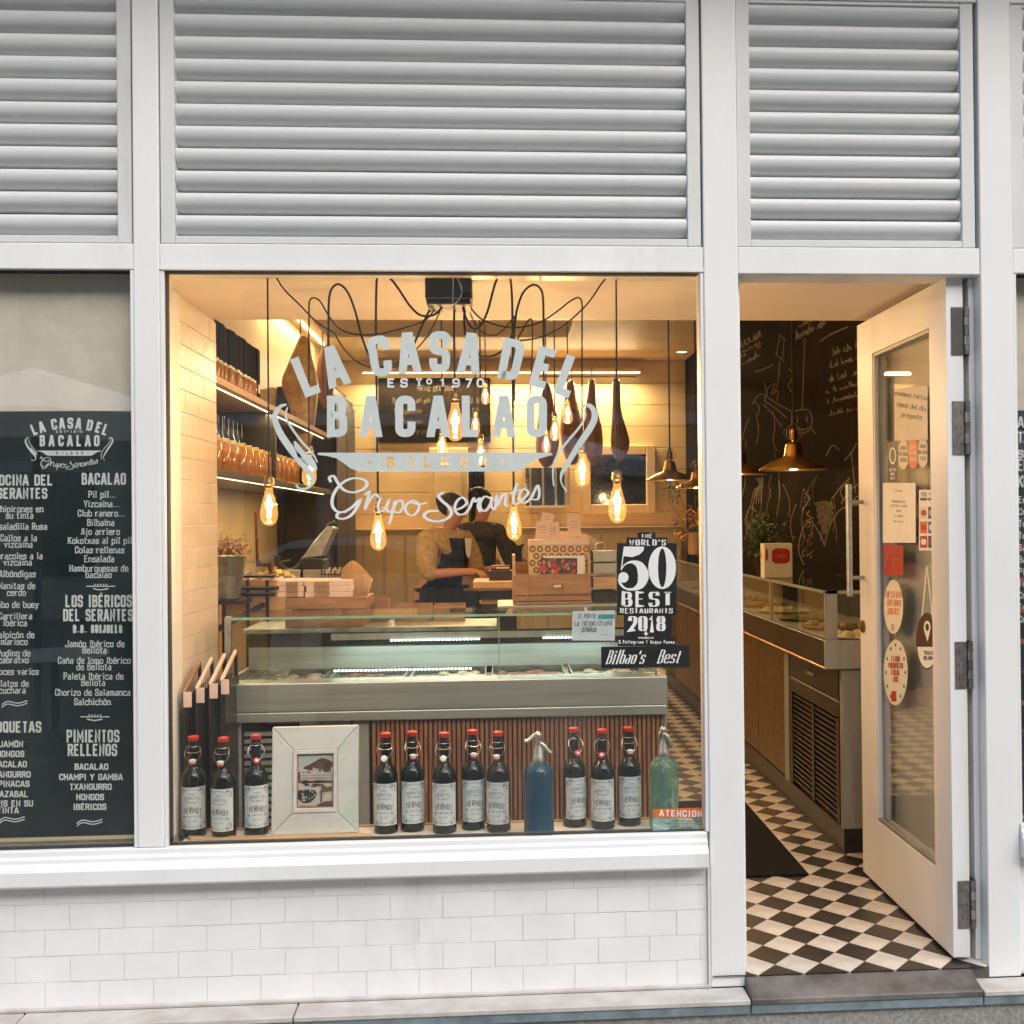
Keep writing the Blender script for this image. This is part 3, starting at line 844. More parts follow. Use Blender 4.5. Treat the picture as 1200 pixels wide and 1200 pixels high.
# ---------------------------------------------------------------- the shop's mark: used on the glass and, small, on the board
def arc_map(q, R, cx, cy, ang0):
    out = []
    for a, b, k in q:
        th = ang0 + a / R
        rr = R + b
        out.append((cx + rr * sin(th), cy - rr * cos(th), k))
    return out
def shop_mark(T, Y, wscale):
    """returns (caps, banner polygons drawn, script) as MBs; T maps design pixels to photo points"""
    A_, B_, C_ = MB(), MB(), MB()
    def put(mb, pts, k=0):
        mb.poly([U(*T(p[0], p[1]), Y) + Vector((0, -.00012 * k, 0)) for p in pts])
    # arched line: each letter at its own angle round the arc
    R, cx, cy = 409.5, 511.0, 841.0
    for ch, th in (('L', -.358), ('A', -.281), ('C', -.1537), ('A', -.075), ('S', .010), ('A', .0925), ('D', .207), ('E', .300), ('L', .375)):
        q, w = text(ch, 38.8, 14.6, 9.4, 0, rad=.45)
        for quad in q: put(A_, arc_map(quad, R, cx, cy, th), quad[0][2])
    for ch, x in (('B', 395), ('A', 434.5), ('C', 475), ('A', 513.5), ('L', 553), ('A', 590.5), ('O', 629)):
        q, w = text(ch, 39.2, 14.4, 9.4, 0, rad=.45)
        for quad in q: put(A_, [(x + a, 507.5 - b) for a, b, k in quad], quad[0][2])
    for s_, xs_ in (('EST', (458.5, 473.5, 491)), ('1970', (519, 534.5, 549, 563))):
        for ch, x in zip(s_, xs_):
            q, w = text(ch, 8.6, 6.6 if ch != '1' else 8, 2.3, 0, serif=1.9 if ch in 'ET1' else 0, rad=.45)
            for quad in q: put(C_, [(x + a, 453 - b) for a, b, k in quad], quad[0][2])
    for i in range(16):
        a, b = 2*pi*i/16, 2*pi*(i+1)/16
        put(C_, [(503 + 3.6*cos(a), 447 + 3.6*sin(a)), (503 + 3.6*cos(b), 447 + 3.6*sin(b)), (503 + 1.8*cos(b), 447 + 1.8*sin(b)), (503 + 1.8*cos(a), 447 + 1.8*sin(a))])
    # horns
    def horn(sg, dx):
        m = lambda pts: [(510 + sg * (x - 510) + dx, y) for x, y in pts]
        for pts, w, tp in ((m([(679, 480), (687, 475), (694, 478), (697, 488), (692, 501), (678, 522), (664, 545), (658, 556), (658, 566), (664, 576)]), 6.2, lambda t: 0.25 + 1.0 * sin(pi * min(1, t * 1.15)) ** 1.0 if t < .87 else .3),
                           (m([(684, 478), (686, 488), (678, 502), (662, 521), (650, 540), (648, 556), (649, 570)]), 2.6, lambda t: 0.6 + .5 * sin(pi * t))):
            for quad in ribbon(spline(pts), w, taper=tp): put(A_, quad)
    horn(1, 0)
    for pts, w, tp in (([(336, 474), (328, 477), (322, 489), (328, 507), (340, 525), (352, 540), (362, 553), (366, 562), (362, 571), (352, 573), (347, 568)], 6.6, lambda t: .3 + 1.0 * sin(pi * min(1, t * 1.2)) if t < .8 else .4),
                       ([(337, 477), (335, 488), (342, 502), (354, 518), (366, 531), (372, 542)], 2.6, lambda t: 0.6 + .5 * sin(pi * t)),
                       ([(345, 517), (353, 532), (364, 542), (371, 551)], 11, lambda t: .15 + .85 * sin(pi * t))):
        for quad in ribbon(spline(pts), w, taper=tp): put(A_, quad, 1)
    # script line, traced stroke by stroke
    G = [
      ([(388,565),(386,560),(391,558),(396,566),(403,574),(414,577),(426,573),(430,566),(423,561),(411,561),(400,567),(392,577),(389,589),(393,598),(402,600),(413,594),(422,585),(418,595),(411,604),(402,608),(395,606),(397,601),(406,600)], 3.1),
      ([(427,580),(433,576),(430,587),(428,596),(433,586),(440,579),(444,583)], 2.7),
      ([(446,583),(443,593),(446,599),(452,595),(456,585),(453,596),(457,600),(461,596)], 2.7),
      ([(463,587),(460,600),(456,614)], 2.8),
      ([(461,597),(465,588),(471,587),(472,595),(467,601),(461,599)], 2.6),
      ([(481,588),(476,592),(476,600),(482,604),(489,600),(491,592),(486,587),(481,588),(490,591),(500,589)], 2.7),
      ([(520,577),(514,581),(518,587),(525,593),(529,600),(525,607),(514,611),(502,609),(497,604),(503,599),(514,599)], 3.4),
      ([(532,598),(541,595),(547,589),(542,583),(535,588),(533,597),(538,603),(546,601),(551,594)], 2.7),
      ([(551,594),(555,584),(557,588),(562,584),(560,594),(563,600)], 2.6),
      ([(575,584),(568,582),(563,589),(564,597),(570,598),(576,588),(576,583),(576,594),(580,597)], 2.7),
      ([(580,597),(582,581),(583,592),(589,580),(593,580),(592,591),(596,593)], 2.7),
      ([(606,566),(602,580),(602,590),(607,590)], 3.0), ([(597,578),(610,574)], 2.2),
      ([(607,590),(615,583),(619,577),(614,573),(609,579),(610,587),(616,589),(623,583)], 2.6),
      ([(623,583),(630,569),(632,578),(630,585),(623,585)], 2.6)]
    for i, (p, w) in enumerate(G):
        for j, quad in enumerate(ribbon(spline(p), lambda dx, dy, w=w: w * (.62 + .6 * abs(dy)))): put(C_, quad, i % 2 + j * .02)
    return A_, B_, C_, put
def banner(T, Y, letters=True):
    """the boat-shaped banner, its lettering cut out of it"""
    outer = [(373, 530.5), (646, 530.5), (648, 533), (640, 535), (630, 538), (621, 543), (613, 549), (604, 552.5), (420, 552.5), (411, 549), (403, 543), (394, 537), (384, 534.5), (372, 533)]
    loops = [outer]
    def L(pts, ox, s=1.0): loops.append([(ox + x * s, 547.5 - y) for x, y in pts])
    h = 12.0
    if letters:
        for ox in (454, 517):
            L([(0,0),(0,h),(6,h),(8,10.4),(8,7.6),(6.8,6.2),(8.4,4.6),(8.4,1.6),(6.4,0)], ox)
            L([(2.5,2.2),(2.5,5.1),(5.8,5.1),(5.8,2.2)], ox); L([(2.5,7.2),(2.5,9.8),(5.6,9.8),(5.6,7.2)], ox)
        L([(0,0),(0,h),(2.8,h),(2.8,0)], 480)
        L([(0,0),(0,h),(2.6,h),(2.6,2.4),(7.4,2.4),(7.4,0)], 497)
        ox = 540
        L([(0,0),(0,9.5),(2.2,h),(6,h),(8.2,9.5),(8.2,0),(5.7,0),(5.7,3.4),(2.5,3.4),(2.5,0)], ox); L([(2.5,5.6),(2.5,9.2),(5.7,9.2),(5.7,5.6)], ox)
        ox = 562
        L([(0,2),(0,10),(2,h),(6.4,h),(8.4,10),(8.4,2),(6.4,0),(2,0)], ox); L([(2.6,2.8),(2.6,9.2),(5.8,9.2),(5.8,2.8)], ox)
        for dx in (434, 590): loops.append([(dx + 1.7 * cos(2*pi*i/10), 541.5 + 1.7 * sin(2*pi*i/10)) for i in range(10)])
    cu = bpy.data.curves.new('banner', 'CURVE'); cu.dimensions = '2D'; cu.fill_mode = 'BOTH'
    for lp in loops:
        sp = cu.splines.new('POLY'); sp.points.add(len(lp) - 1); sp.use_cyclic_u = True
        for i, (x, y) in enumerate(lp): sp.points[i].co = (x / 100, -y / 100, 0, 1)
    tmp = bpy.data.objects.new('banner_outline', cu); COL.objects.link(tmp)
    dg = bpy.context.evaluated_depsgraph_get()
    me = bpy.data.meshes.new_from_object(tmp.evaluated_get(dg))
    mb = MB()
    for p in me.polygons:
        mb.poly([U(*T(me.vertices[i].co.x * 100, -me.vertices[i].co.y * 100), Y) for i in p.vertices])
    bpy.data.objects.remove(tmp)
    return mb
YG = 0.0298                                        # just outside the glass
sign = thing('window_lettering', 'large pale shop name lettering stuck on the display window glass', 'sign', (-0.2, YG, 1.6))
A_, B_, C_, put = shop_mark(lambda x, y: (x, y), YG, 1)
A_.build('capital_letters', 'decal', sign)
C_.build('script_letters', 'decal2', sign)
banner(lambda x, y: (x, y), YG - .0004).build('banner', 'decal', sign)
sc = 0.272
T2 = lambda x, y: (81 + (x - 510) * sc, 517 + (y - 490) * sc)
A_, B_, C_, put = shop_mark(T2, YM, sc)
A_.build('mark_capitals', 'menuprint', mb_); C_.build('mark_script', 'menuprint', mb_)
banner(T2, YM - .0003).build('mark_banner', 'menuprint', mb_)

# ---------------------------------------------------------------- award sticker
YS = YG - .0004
st = thing('award_sticker', 'stepped black award sticker reading 50 BEST RESTAURANTS 2018 on the glass', 'sticker', (0.47, YS, 1.3))
m = MB()
poly_px(m, [(747,624),(768,624),(768,630),(782,630),(782,636.5),(793,636.5),(793,721),(787,721),(787,746),(792,746),(792,757),(724,757),(724,746),(731,746),(731,721),(723,721),(723,636.5),(734,636.5),(734,630),(747,630)], YS)
m.build('black_shape', 'stkblack', st)
YT = YS - .0005
m = MB()
DK = dict(contrast=.22, rad=.5)
fit_px(m, 'THE', 751.0, 765, 630.2, 4.2, 1.3, .5, YT, serif=.7, **DK)
fit_px(m, "WORLD'S", 737, 780.5, 639.0, 6.4, 2.1, .4, YT, serif=1.0, **DK)
fit_px(m, 'BEST', 728, 789, 710.2, 16, 5.0, .8, YT, serif=2.4, **DK)
fit_px(m, 'RESTAURANTS', 726.5, 788.5, 718.6, 5.6, 1.7, .3, YT, serif=.8, **DK)
fit_px(m, '2018', 736, 780, 738.8, 16, 4.6, .9, YT, serif=0, **DK)
fit_px(m, 'SPONSORED BY', 748, 766, 748.3, 1.6, .5, .4, YT)
fit_px(m, 'S.Pellegrino & Acqua Panna', 725.5, 790, 754.2, 4.0, .9, .5, YT, contrast=.4, serif=.4)
m.poly([U(x, y, YT) for x, y in ((757,738.8),(758.1,741.4),(760,742.5),(758.1,743.6),(757,746),(755.9,743.6),(754,742.5),(755.9,741.4))])
# the big numerals
ring_px(m, 776, 665.3, 16.2, 25.0, 4.9, 22.8, YT, n=40)
rib_px(m, [(731.2, 641), (754.5, 641.2)], 1.2, YT, smooth=False)
poly_px(m, [(731,641),(755,641),(754,645.5),(749,650),(741,652.8),(733,652),(730.2,651.3)], YT - .0001)
rib_px(m, [(731.6, 641), (728, 668)], 1.3, YT, smooth=False, k=2)
bowl = [(728, 667.5), (733, 661), (741, 658.6), (749, 662), (753.2, 670), (753.6, 678), (750, 686), (742, 690.4), (733, 689.6), (727, 684), (725.5, 678)]
wv = [1.0, 1.6, 3.4, 8.5, 12.4, 12.6, 8.5, 3.2, 2.2, 3.0, 3.0]
sp_ = spline(bowl)
rib = ribbon(sp_, 1.0, taper=lambda t: (lambda u: wv[int(u)] * (1 - u % 1) + wv[min(int(u) + 1, len(wv) - 1)] * (u % 1))(t * (len(wv) - 1)))
for q in rib: m.poly([U(a, b, YT - .0003) for a, b in q])
disc_px(m, 730.6, 676.6, 6.0, 6.2, YT - .0005)
m.build('print', 'stkwhite', st)
bs = thing('city_award_sticker', 'black strip sticker with white brush script under the award sticker', 'sticker', (0.5, YS - .001, 1.05))
m = MB(); poly_px(m, [(704.5,758),(808,756.5),(808,782),(704.5,783)], YS - .001); m.build('black_strip', 'stkblack', bs)
m = MB()
txt_px(m, "Bilbao's", 732, 777.5, 15.0, 3.9, 1.9, 2.7, YS - .0015, slant=.32, contrast=.35, rad=.6)
txt_px(m, "Best", 783, 776.8, 15.0, 4.2, 1.9, 3.0, YS - .0015, slant=.32, contrast=.35, rad=.6)
m.build('brush_script', 'stkwhite', bs)
# notice sticker in the lower right corner
nt_ = thing('notice_sticker', 'translucent notice sticker headed ATENCION in the lower corner of the display window', 'sticker', (.64, YS, .52))
m = MB(); poly_px(m, [(765,958.5),(822.5,957.6),(822.5,974.5),(765,976)], YS)
W['notice'] = glass('notice_film', (.8, .95, .9), 1.3, .3, body=(.42, .58, .52), bodyfac=.6)
m.build('film', W['notice'], nt_)
m = MB(); poly_px(m, [(765,948.2),(822.5,946.2),(822.5,957.2),(765,958.2)], YS); m.build('orange_band', 'orange', nt_)
m = MB(); txt_px(m, 'ATENCION', 797.5, 956.3, 6.2, 3.7, 1.4, 3.0, YS - .0004, ang=.02); m.build('heading', 'stkwhite', nt_)
m = MB()
for k, y in enumerate((962, 965.2, 968.4, 971.6)):
    txt_px(m, ['si usted tiene alguna', 'alergia o intolerancia', 'consulte con nuestro', 'personal de tienda'][k], 799, y + .8, 2.2, 1.2, .35, .55, YS - .0004)
m.build('small_print', 'ink', nt_)

# handwritten notice, taped behind the glass
hn = thing('paper_notice', 'white handwritten paper notice with turquoise highlight taped to the display glass', 'notice', (.33, .039, 1.2))
m = MB(); poly_px(m, [(671,716.2),(721,715.2),(720.5,750.8),(670,750.5)], .0375)
o = m.build('sheet', 'paper', hn)
m = MB(); poly_px(m, [(700.5,720.6),(720.3,719.8),(720.3,725.3),(700.5,725.8)], .0371); m.build('highlight', 'teal', hn)
m = MB()
hr = random.Random(5)
txt_px(m, 'EL PUENTE', 688, 724.6, 4.6, 1.75, .62, .75, .0369, slant=.15, jitter=.5, rnd=hr)
txt_px(m, 'FESTIVO', 710, 724.4, 4.2, 1.6, .5, .85, .0366, slant=.15, jitter=.5, rnd=hr)
txt_px(m, 'LA TIENDA', 685, 733.2, 5.0, 2.0, .72, .95, .0369, slant=.2, jitter=.6, rnd=hr)
txt_px(m, 'ESTARÁ', 708, 732.6, 4.6, 2.0, .62, 1.0, .0369, slant=.2, jitter=.6, rnd=hr)
txt_px(m, 'CERRADA', 690, 740.5, 4.8, 1.6, .72, .9, .0369, slant=.15, jitter=.5, rnd=hr)
rib_px(m, [(704, 744), (707, 743), (709, 744.4), (712, 743.2)], .4, .0369)
m.build('handwriting', 'ink', hn)
for cx_, cy_ in ((686.5, 713.5),): 
    m = MB(); poly_px(m, [(cx_-1.5,cy_-2),(cx_+1.5,cy_-2),(cx_+1.5,cy_+5),(cx_-1.5,cy_+5)], .0372); m.build('tape', 'paper', hn)

# right hand window: edge of another menu board
rb_ = thing('menu_board', 'black menu board with coloured writing at the right edge of the photo', 'menu board', (2.1, .07, .6))
a, b = U(1192, 481, .07), U(1192, 955, .07)
box('panel', 'board', a.x, 2.45, 0.07, .082, b.z, a.z, rb_)
box('frame_edge', 'wood_light', a.x, 2.45, 0.066, .086, b.z - .03, b.z - .001, rb_)
m = MB(); y = 500; rr_ = random.Random(9)
for s, c in (('ALUBIAS', 11), ('TXIPIS', 11), ('SOPA', 8), ('EL MENU', 12), ('KOKOTXAS', 12)):
    txt_px(m, s, 1193.5, y, c, 4.6, 2, 2.4, YM, align='l'); y += c + 7
for k in range(11):
    txt_px(m, rr_.choice(['Pintxos', 'Bacalao', 'Tortilla', 'Ensalada', 'Croquetas']), 1194, y, 7, 3.2, 1.1, 1.8, YM, align='l'); y += 14
m.build('white_writing', 'menuprint', rb_)
m = MB()
for k in range(9):
    txt_px(m, rr_.choice(['~~~~', 'RTE', 'menu']), 1194, 610 + k * 36, 7, 3.2, 1.3, 1.8, YM - .0002, align='l')
m.build('orange_writing', 'orange', rb_)
o = box('reflection_panel', 'plaster', 1.75, 2.5, 0.09, 0.10, 0.3, 2.36); o.data.materials.clear(); o.data.materials.append(MATS_cream)  # added pale sheet, stands in for the reflection on this pane
tag(o, 'cream panel added behind the right hand window in place of its reflection', 'reflection_panel')
V3 = lambda a, b, c: Vector((a, b, c))
# ================================================================== OPEN DOOR
XD0, XD1, Y0D, Y1D, ZD0, ZD1 = 1.533, 1.592, 0.047, 0.985, 0.012, 2.332
door = thing('door', 'white glazed shop door standing open into the shop', 'door', (1.62, .05, 0))
gz0, gz1, gy0, gy1 = 0.275, 2.185, 0.195, 0.80
box('hinge_stile', 'white', XD0, XD1, Y0D, gy0, ZD0, ZD1, door, bevel=.0008)
box('lock_stile', 'white', XD0, XD1, gy1, Y1D, ZD0, ZD1, door, bevel=.0008)
box('bottom_rail', 'white', XD0 + .0001, XD1 - .0001, gy0 + .0002, gy1 - .0002, ZD0, gz0, door, bevel=.0006)
box('top_rail', 'white', XD0 + .0001, XD1 - .0001, gy0 + .0002, gy1 - .0002, gz1, ZD1, door, bevel=.0006)
for (a, b, c, d) in ((gy0 + .001, gy1 - .001, gz0 + .001, gz0 + .013), (gy0 + .001, gy1 - .001, gz1 - .013, gz1 - .001)):
    box('glazing_bead', 'steel_dull', XD0 + .004, XD0 + .018, a, b, c, d, door)
for (a, b) in ((gy0 + .001, gy0 + .013), (gy1 - .013, gy1 - .001)):
    box('glazing_bead', 'white', XD0 + .004, XD0 + .018, a, b, gz0 + .014, gz1 - .014, door)
XGL = XD0 + .026
box('glass_pane', W['pane'], XGL, XGL + .006, gy0 + .002, gy1 - .002, gz0 + .002, gz1 - .002, door)
for zt, zb in ((2.229, 2.066), (1.908, 1.725), (1.087, 0.927), (0.273, 0.111)):
    h = MB(); h.box(XD0 + .017, XD1 - .002, Y0D - .004, Y0D - .0005, zb, zt)
    h.box(XD1 + .018, XD1 + .022, Y0D - .002, Y0D + .05, zb, zt)
    hm = W['hinge'] if zt < 2.1 else mat('dark_hinge_cover', (.10, .095, .09), .5, .4)
    hg = h.build('hinge', hm, door, bevel=.0008)
    n = 5; dz = (zt - zb) / n
    for k in range(n):
        MB().lathe([(.0085, zb + k * dz + .001), (.0085, zb + (k + 1) * dz - .001)], 14, (XD1 + .009, Y0D - .006, 0)).build('knuckle', 'wire' if k % 2 else 'hinge', hg, smooth=True)
    s = MB()
    for zz in (.2, .5, .8):
        for dx in (.42, .72):
            c = Vector((XD0 + dx * .05 + .01, Y0D - .0042, zb + (zt - zb) * zz))
            s.poly([c + Vector((.003 * cos(a * pi / 4), 0, .003 * sin(a * pi / 4))) for a in range(8)])
    s.build('screw_heads', 'dark_gap', hg)
# pull handle and lock
yh = .93
hd = MB().tube([(XD0 - .062, yh, UX(1001, 702, XD0 - .062).z * 0 + 1.185), (XD0 - .062, yh, 1.655)], .0125, 16).build('handle', 'steel', door, smooth=True)
for zz in (1.58, 1.262):
    MB().tube([(XD0 - .062, yh, zz), (XD0 + .002, yh, zz)], .0085, 12).build('bracket', 'steel_dull', hd, smooth=True)
lk = MB().lathe([(.026, 0), (.026, .006), (.012, .008), (.012, .022), (.010, .024)], 20, (XD0 - .0005, .945, 1.055), M=Matrix.Rotation(-pi / 2, 3, 'Y')).build('lock', 'brass_dark', door, smooth=True)

fr = thing('door_frame', 'white frame rebate around the open doorway beside the hinges', 'door frame', (1.62, .1, 0))
box('jamb', 'white', 1.614, 1.6345, 0.052, 0.144, 0.0, 2.330, fr, bevel=.002)
box('jamb', 'white', 0.8065, 0.822, 0.055, 0.144, 0.0, 2.330, fr, bevel=.002)
box('head', 'white', 0.8065, 1.6345, 0.03, 0.144, 2.3305, 2.3355, fr)
box('return_panel', 'white', 1.614, 1.6595, 0.145, 0.98, 0.0, 2.335, fr)
box('closer_slot', 'brass_dark', 1.16, 1.30, 0.160, 0.20, 2.352, 2.359, fr)

# ---- things stuck on the door glass
XS = XGL - .0006
def dk(name, label, cat, pts_mat_list):
    f0 = pts_mat_list[0][0]; c = UX(*f0[0], XS) if isinstance(f0, list) else V3(XS, .4, 1.2)
    t = thing(name, label, cat, c)
    for i, (pts, m, nm) in enumerate(pts_mat_list):
        mb = MB()
        if isinstance(pts, list): mb.poly([UX(x, y, XS - .0004 * i) for x, y in pts])
        else: pts(mb, XS - .0004 * i)
        mb.build(nm, m, t)
    return t
def rectp(x0, y0, x1, y1, s=0.0): return [(x0, y0), (x1, y0 - s), (x1, y1), (x0, y1)]
W['opaper'] = mat('cream_notice_paper', (.70, .66, .56), .75, var=.05)
def wr(lines, cx, Y, cap, gw, wt, ang=0.12, contrast=.5):
    def f(mb, X):
        for s, y in lines: txt_px(mb, s, cx, y, cap, gw, wt, gw * .6, X, UX, ang=ang, contrast=contrast)
    return f
dk('paper_notice', 'large cream notice with three bold lines near the top of the door glass', 'notice',
   [(rectp(1048, 456, 1087, 516, 4), 'opaper', 'sheet'), (wr([('Tenemos terraza', 466), ('Menú del día', 479), ('pregunte', 490)], 1068, 0, 5.5, 2.0, .8, .16), 'ink', 'print')])
dk('narrow_sticker', 'narrow black sticker with a green oval on the door glass', 'sticker',
   [(rectp(1040, 519, 1051.5, 565, 1), 'stkblack', 'film'), (lambda mb, X: ring_px(mb, 1046, 534, 4, 10, 2.8, 8, X, UX), 'stkwhite', 'ring'),
    (lambda mb, X: disc_px(mb, 1046, 534, 2.4, 7, X, UX), 'leaf', 'oval'), (wr([('OLIVA', 552), ('ORO', 557), ('2017', 562)], 1046, 0, 3, 1.0, .5, 0), 'stkwhite', 'print')])
for i, (x0, col, nm, lab) in enumerate(((1053, 'opaper', 'first', 'cream oval guide sticker beside the narrow black sticker on the door'),
                               (1064.5, 'orange', 'mid', 'orange oval guide sticker between two cream ones on the door'),
                               (1076, 'opaper', 'last', 'cream oval guide sticker nearest the hinges on the door'))):
    dk('oval_sticker', lab, 'sticker',
       [(lambda mb, X, x0=x0: mb.poly([UX(x0 + 5.4 + 5.4 * max(-1, min(1, 1.25 * cos(2*pi*k/32))), 533 - i + 17 * sin(2*pi*k/32), X) for k in range(32)]), col, 'film'),
        (wr([('GUIA', 527 - i), ('REPSOL' if i == 1 else 'BILBAO', 534 - i), ('2018', 541 - i)], x0 + 5.4, 0, 4, 1.2, .5, .05), 'stkwhite' if i == 1 else 'ink', 'print')])
dk('paper_notice', 'white paper notice with small centred lines in the middle of the door glass', 'notice',
   [(rectp(1034.5, 566, 1073, 636, 0), 'paper', 'sheet'),
    (wr([('Aviso', 576), ('HORARIO DE', 589), ('TIENDA Y BAR', 594), ('9:00', 600), ('a 22:00', 606), ('Gracias', 612)], 1053, 0, 2.4, 1.1, .4, .04), 'ink', 'print')])
cardt = [('VISA', 'paper'), ('VISA', 'paper'), ('', 'paper'), ('', 'stkblack'), ('', 'orange'), ('', 'bluecard'), ('', 'redcard'), ('', 'stkblack')]
W['bluecard'] = mat('blue_print', (.03, .08, .30), .5); W['redcard'] = mat('dark_red_print', (.42, .03, .02), .5, var=.15)
t = dk('card_stickers', 'grid of small payment card stickers near the hinge side of the door glass', 'sticker',
       [(rectp(1077, 574, 1097, 645, 0), 'paper', 'film')])
for k in range(8):
    i, j = k % 2, k // 2
    x0, y0 = 1078.2 + i * 9.6, 577 + j * 17
    m = MB(); m.poly([UX(x, y, XS - .0004) for x, y in rectp(x0, y0 + (6.5 if j == 0 else 0), x0 + 8.4, y0 + (9.5 if j == 0 else 14))])
    m.build('card_mark', ['ink', 'ink', 'opaper', 'stkblack', 'orange', 'bluecard', 'redcard', 'stkblack'][k], t)
    if j == 0:
        m = MB(); txt_px(m, 'VISA', x0 + 4.2, y0 + 4.6, 4.6, 1.2, .5, .7, XS - .0005, UX); m.build('card_lettering', 'ink', t)
    else:
        m = MB(); disc_px(m, x0 + 3, y0 + 7, 1.9, 3.6, XS - .0008, UX, 14); disc_px(m, x0 + 5.4, y0 + 7, 1.7, 3.6, XS - .0011, UX, 14)
        m.build('card_discs', ['', '', 'redcard', 'steel', 'redcard', 'paper', 'paper', 'redcard'][k], t)
dk('red_sticker', 'dark red rectangular sticker under the paper notice on the door', 'sticker',
   [(rectp(1036, 638, 1058.5, 674, -1.5), 'redcard', 'film'), (lambda mb, X: [rib_px(mb, [(1046, 640), (1046.6, 672)], .5, X, UX), rib_px(mb, [(1037.5, 665), (1040, 650), (1044, 645)], .8, X, UX)], 'orange', 'line'),
    (wr([('VINOS', 650), ('CAVAS', 657)], 1052.5, 0, 3.5, 1.2, .45, .05), 'orange', 'print')])
W['crm'] = mat('cream_vinyl', (.72, .70, .62), .5, var=.03)
dk('round_sticker', 'round cream sticker with red lettering, upper of the two on the door', 'sticker',
   [(lambda mb, X: disc_px(mb, 1047, 711, 11.3, 31.5, X, UX), 'crm', 'film'),
    (wr([('DESTINO', 700), ('BILBAO', 710), ('DANCE', 720)], 1047.5, 0, 7, 1.75, .9, .05), 'orange', 'print'), (lambda mb, X: ring_px(mb, 1046, 735, 1.6, 4, .9, 2.6, X, UX), 'ink', 'emblem')])
def marks(mb, X):
    for k in range(12):
        a = 2*pi*k/12; disc_px(mb, 1049.5 + 11.3*cos(a), 788 + 32*sin(a), .9, 2.2, X, UX, 8)
dk('round_sticker', 'round cream sticker with red block of text, lower of the two on the door', 'sticker',
   [(lambda mb, X: disc_px(mb, 1049.5, 788, 14.2, 38.5, X, UX), 'crm', 'film'),
    (wr([('FERIA', 775), ('PRODUCTO', 783), ('LOCAL', 791), ('NOS', 799)], 1049.5, 0, 6, 1.35, .9, .03), 'redcard', 'print'), (marks, 'leaf', 'marks'),
    (lambda mb, X: mb.poly([UX(x, y, X) for x, y in rectp(1044.5, 810, 1050, 822)]), 'redcard', 'stamp')])
dk('hanging_sign', 'brown and white round sign hung on white strings inside the door glass', 'sign',
   [(lambda mb, X: disc_px(mb, 1086.5, 751.5, 13.2, 33.5, X, UX), mat('brown_print', (.075, .025, .015), .5), 'disc'),
    (lambda mb, X: mb.poly([UX(1086.5 + 12 * cos(a), 751.5 + 31.5 * sin(a), X) for a in [radians(12 + d * 6) for d in range(27)]]), 'paper', 'white_half'),
    (lambda mb, X: [rib_px(mb, [(1086, 664), (1080.5, 722)], 1.1, X, UX), rib_px(mb, [(1086.3, 664), (1093, 728)], 1.1, X, UX, k=1)], 'paper', 'string'),
    (lambda mb, X: [ring_px(mb, 1086.5, 735, 4, 7.5, 2.1, 4.4, X, UX), mb.poly([UX(x, y, X - .0003) for x, y in ((1083.2, 740), (1089.8, 740), (1087, 752))])], 'paper', 'pin'),
    (wr([('VISITA', 767), ('BILBAO', 773)], 1088, 0, 4, 1.3, .6, 0), 'ink', 'print')])
# ================================================================== DISPLAY SHELF AND WHAT STANDS ON IT
SZ = 0.452
ds = thing('display_shelf', 'pale painted shelf behind the display window glass, under the bottles', 'shelf', (-.2, .15, .4))
box('shelf_board', 'old', -1.069, 0.677, 0.0385, 0.262, SZ - .03, SZ, ds, bevel=.002)
box('back_lip', 'wood_light', -1.069, 0.677, 0.263, 0.275, SZ - .03, SZ + .006, ds, bevel=.002)
box('bracket', 'white', -1.07, 0.68, 0.1455, 0.16, 0.0, SZ - .031, ds)
# long wooden peel lying on the shelf
tp = UZ(205, 970, SZ); tq = UZ(440, 972, SZ)
m = MB()
pts = spline([(-1.055, .170), (-.95, .158), (-.80, .150), (-.62, .155), (-.50, .150), (-.435, .128), (-.425, .112), (-.45, .108), (-.55, .112), (-.70, .104), (-.90, .118), (-1.055, .135)])
m.prism(pts[:-1], lambda x, y: (x, y, SZ + .0125), lambda x, y: (x, y, SZ + .0006))
tag(m.build('wooden_peel', 'wood_light', bevel=.002), 'long bare wooden peel lying on the shelf under the picture frame', 'peel')

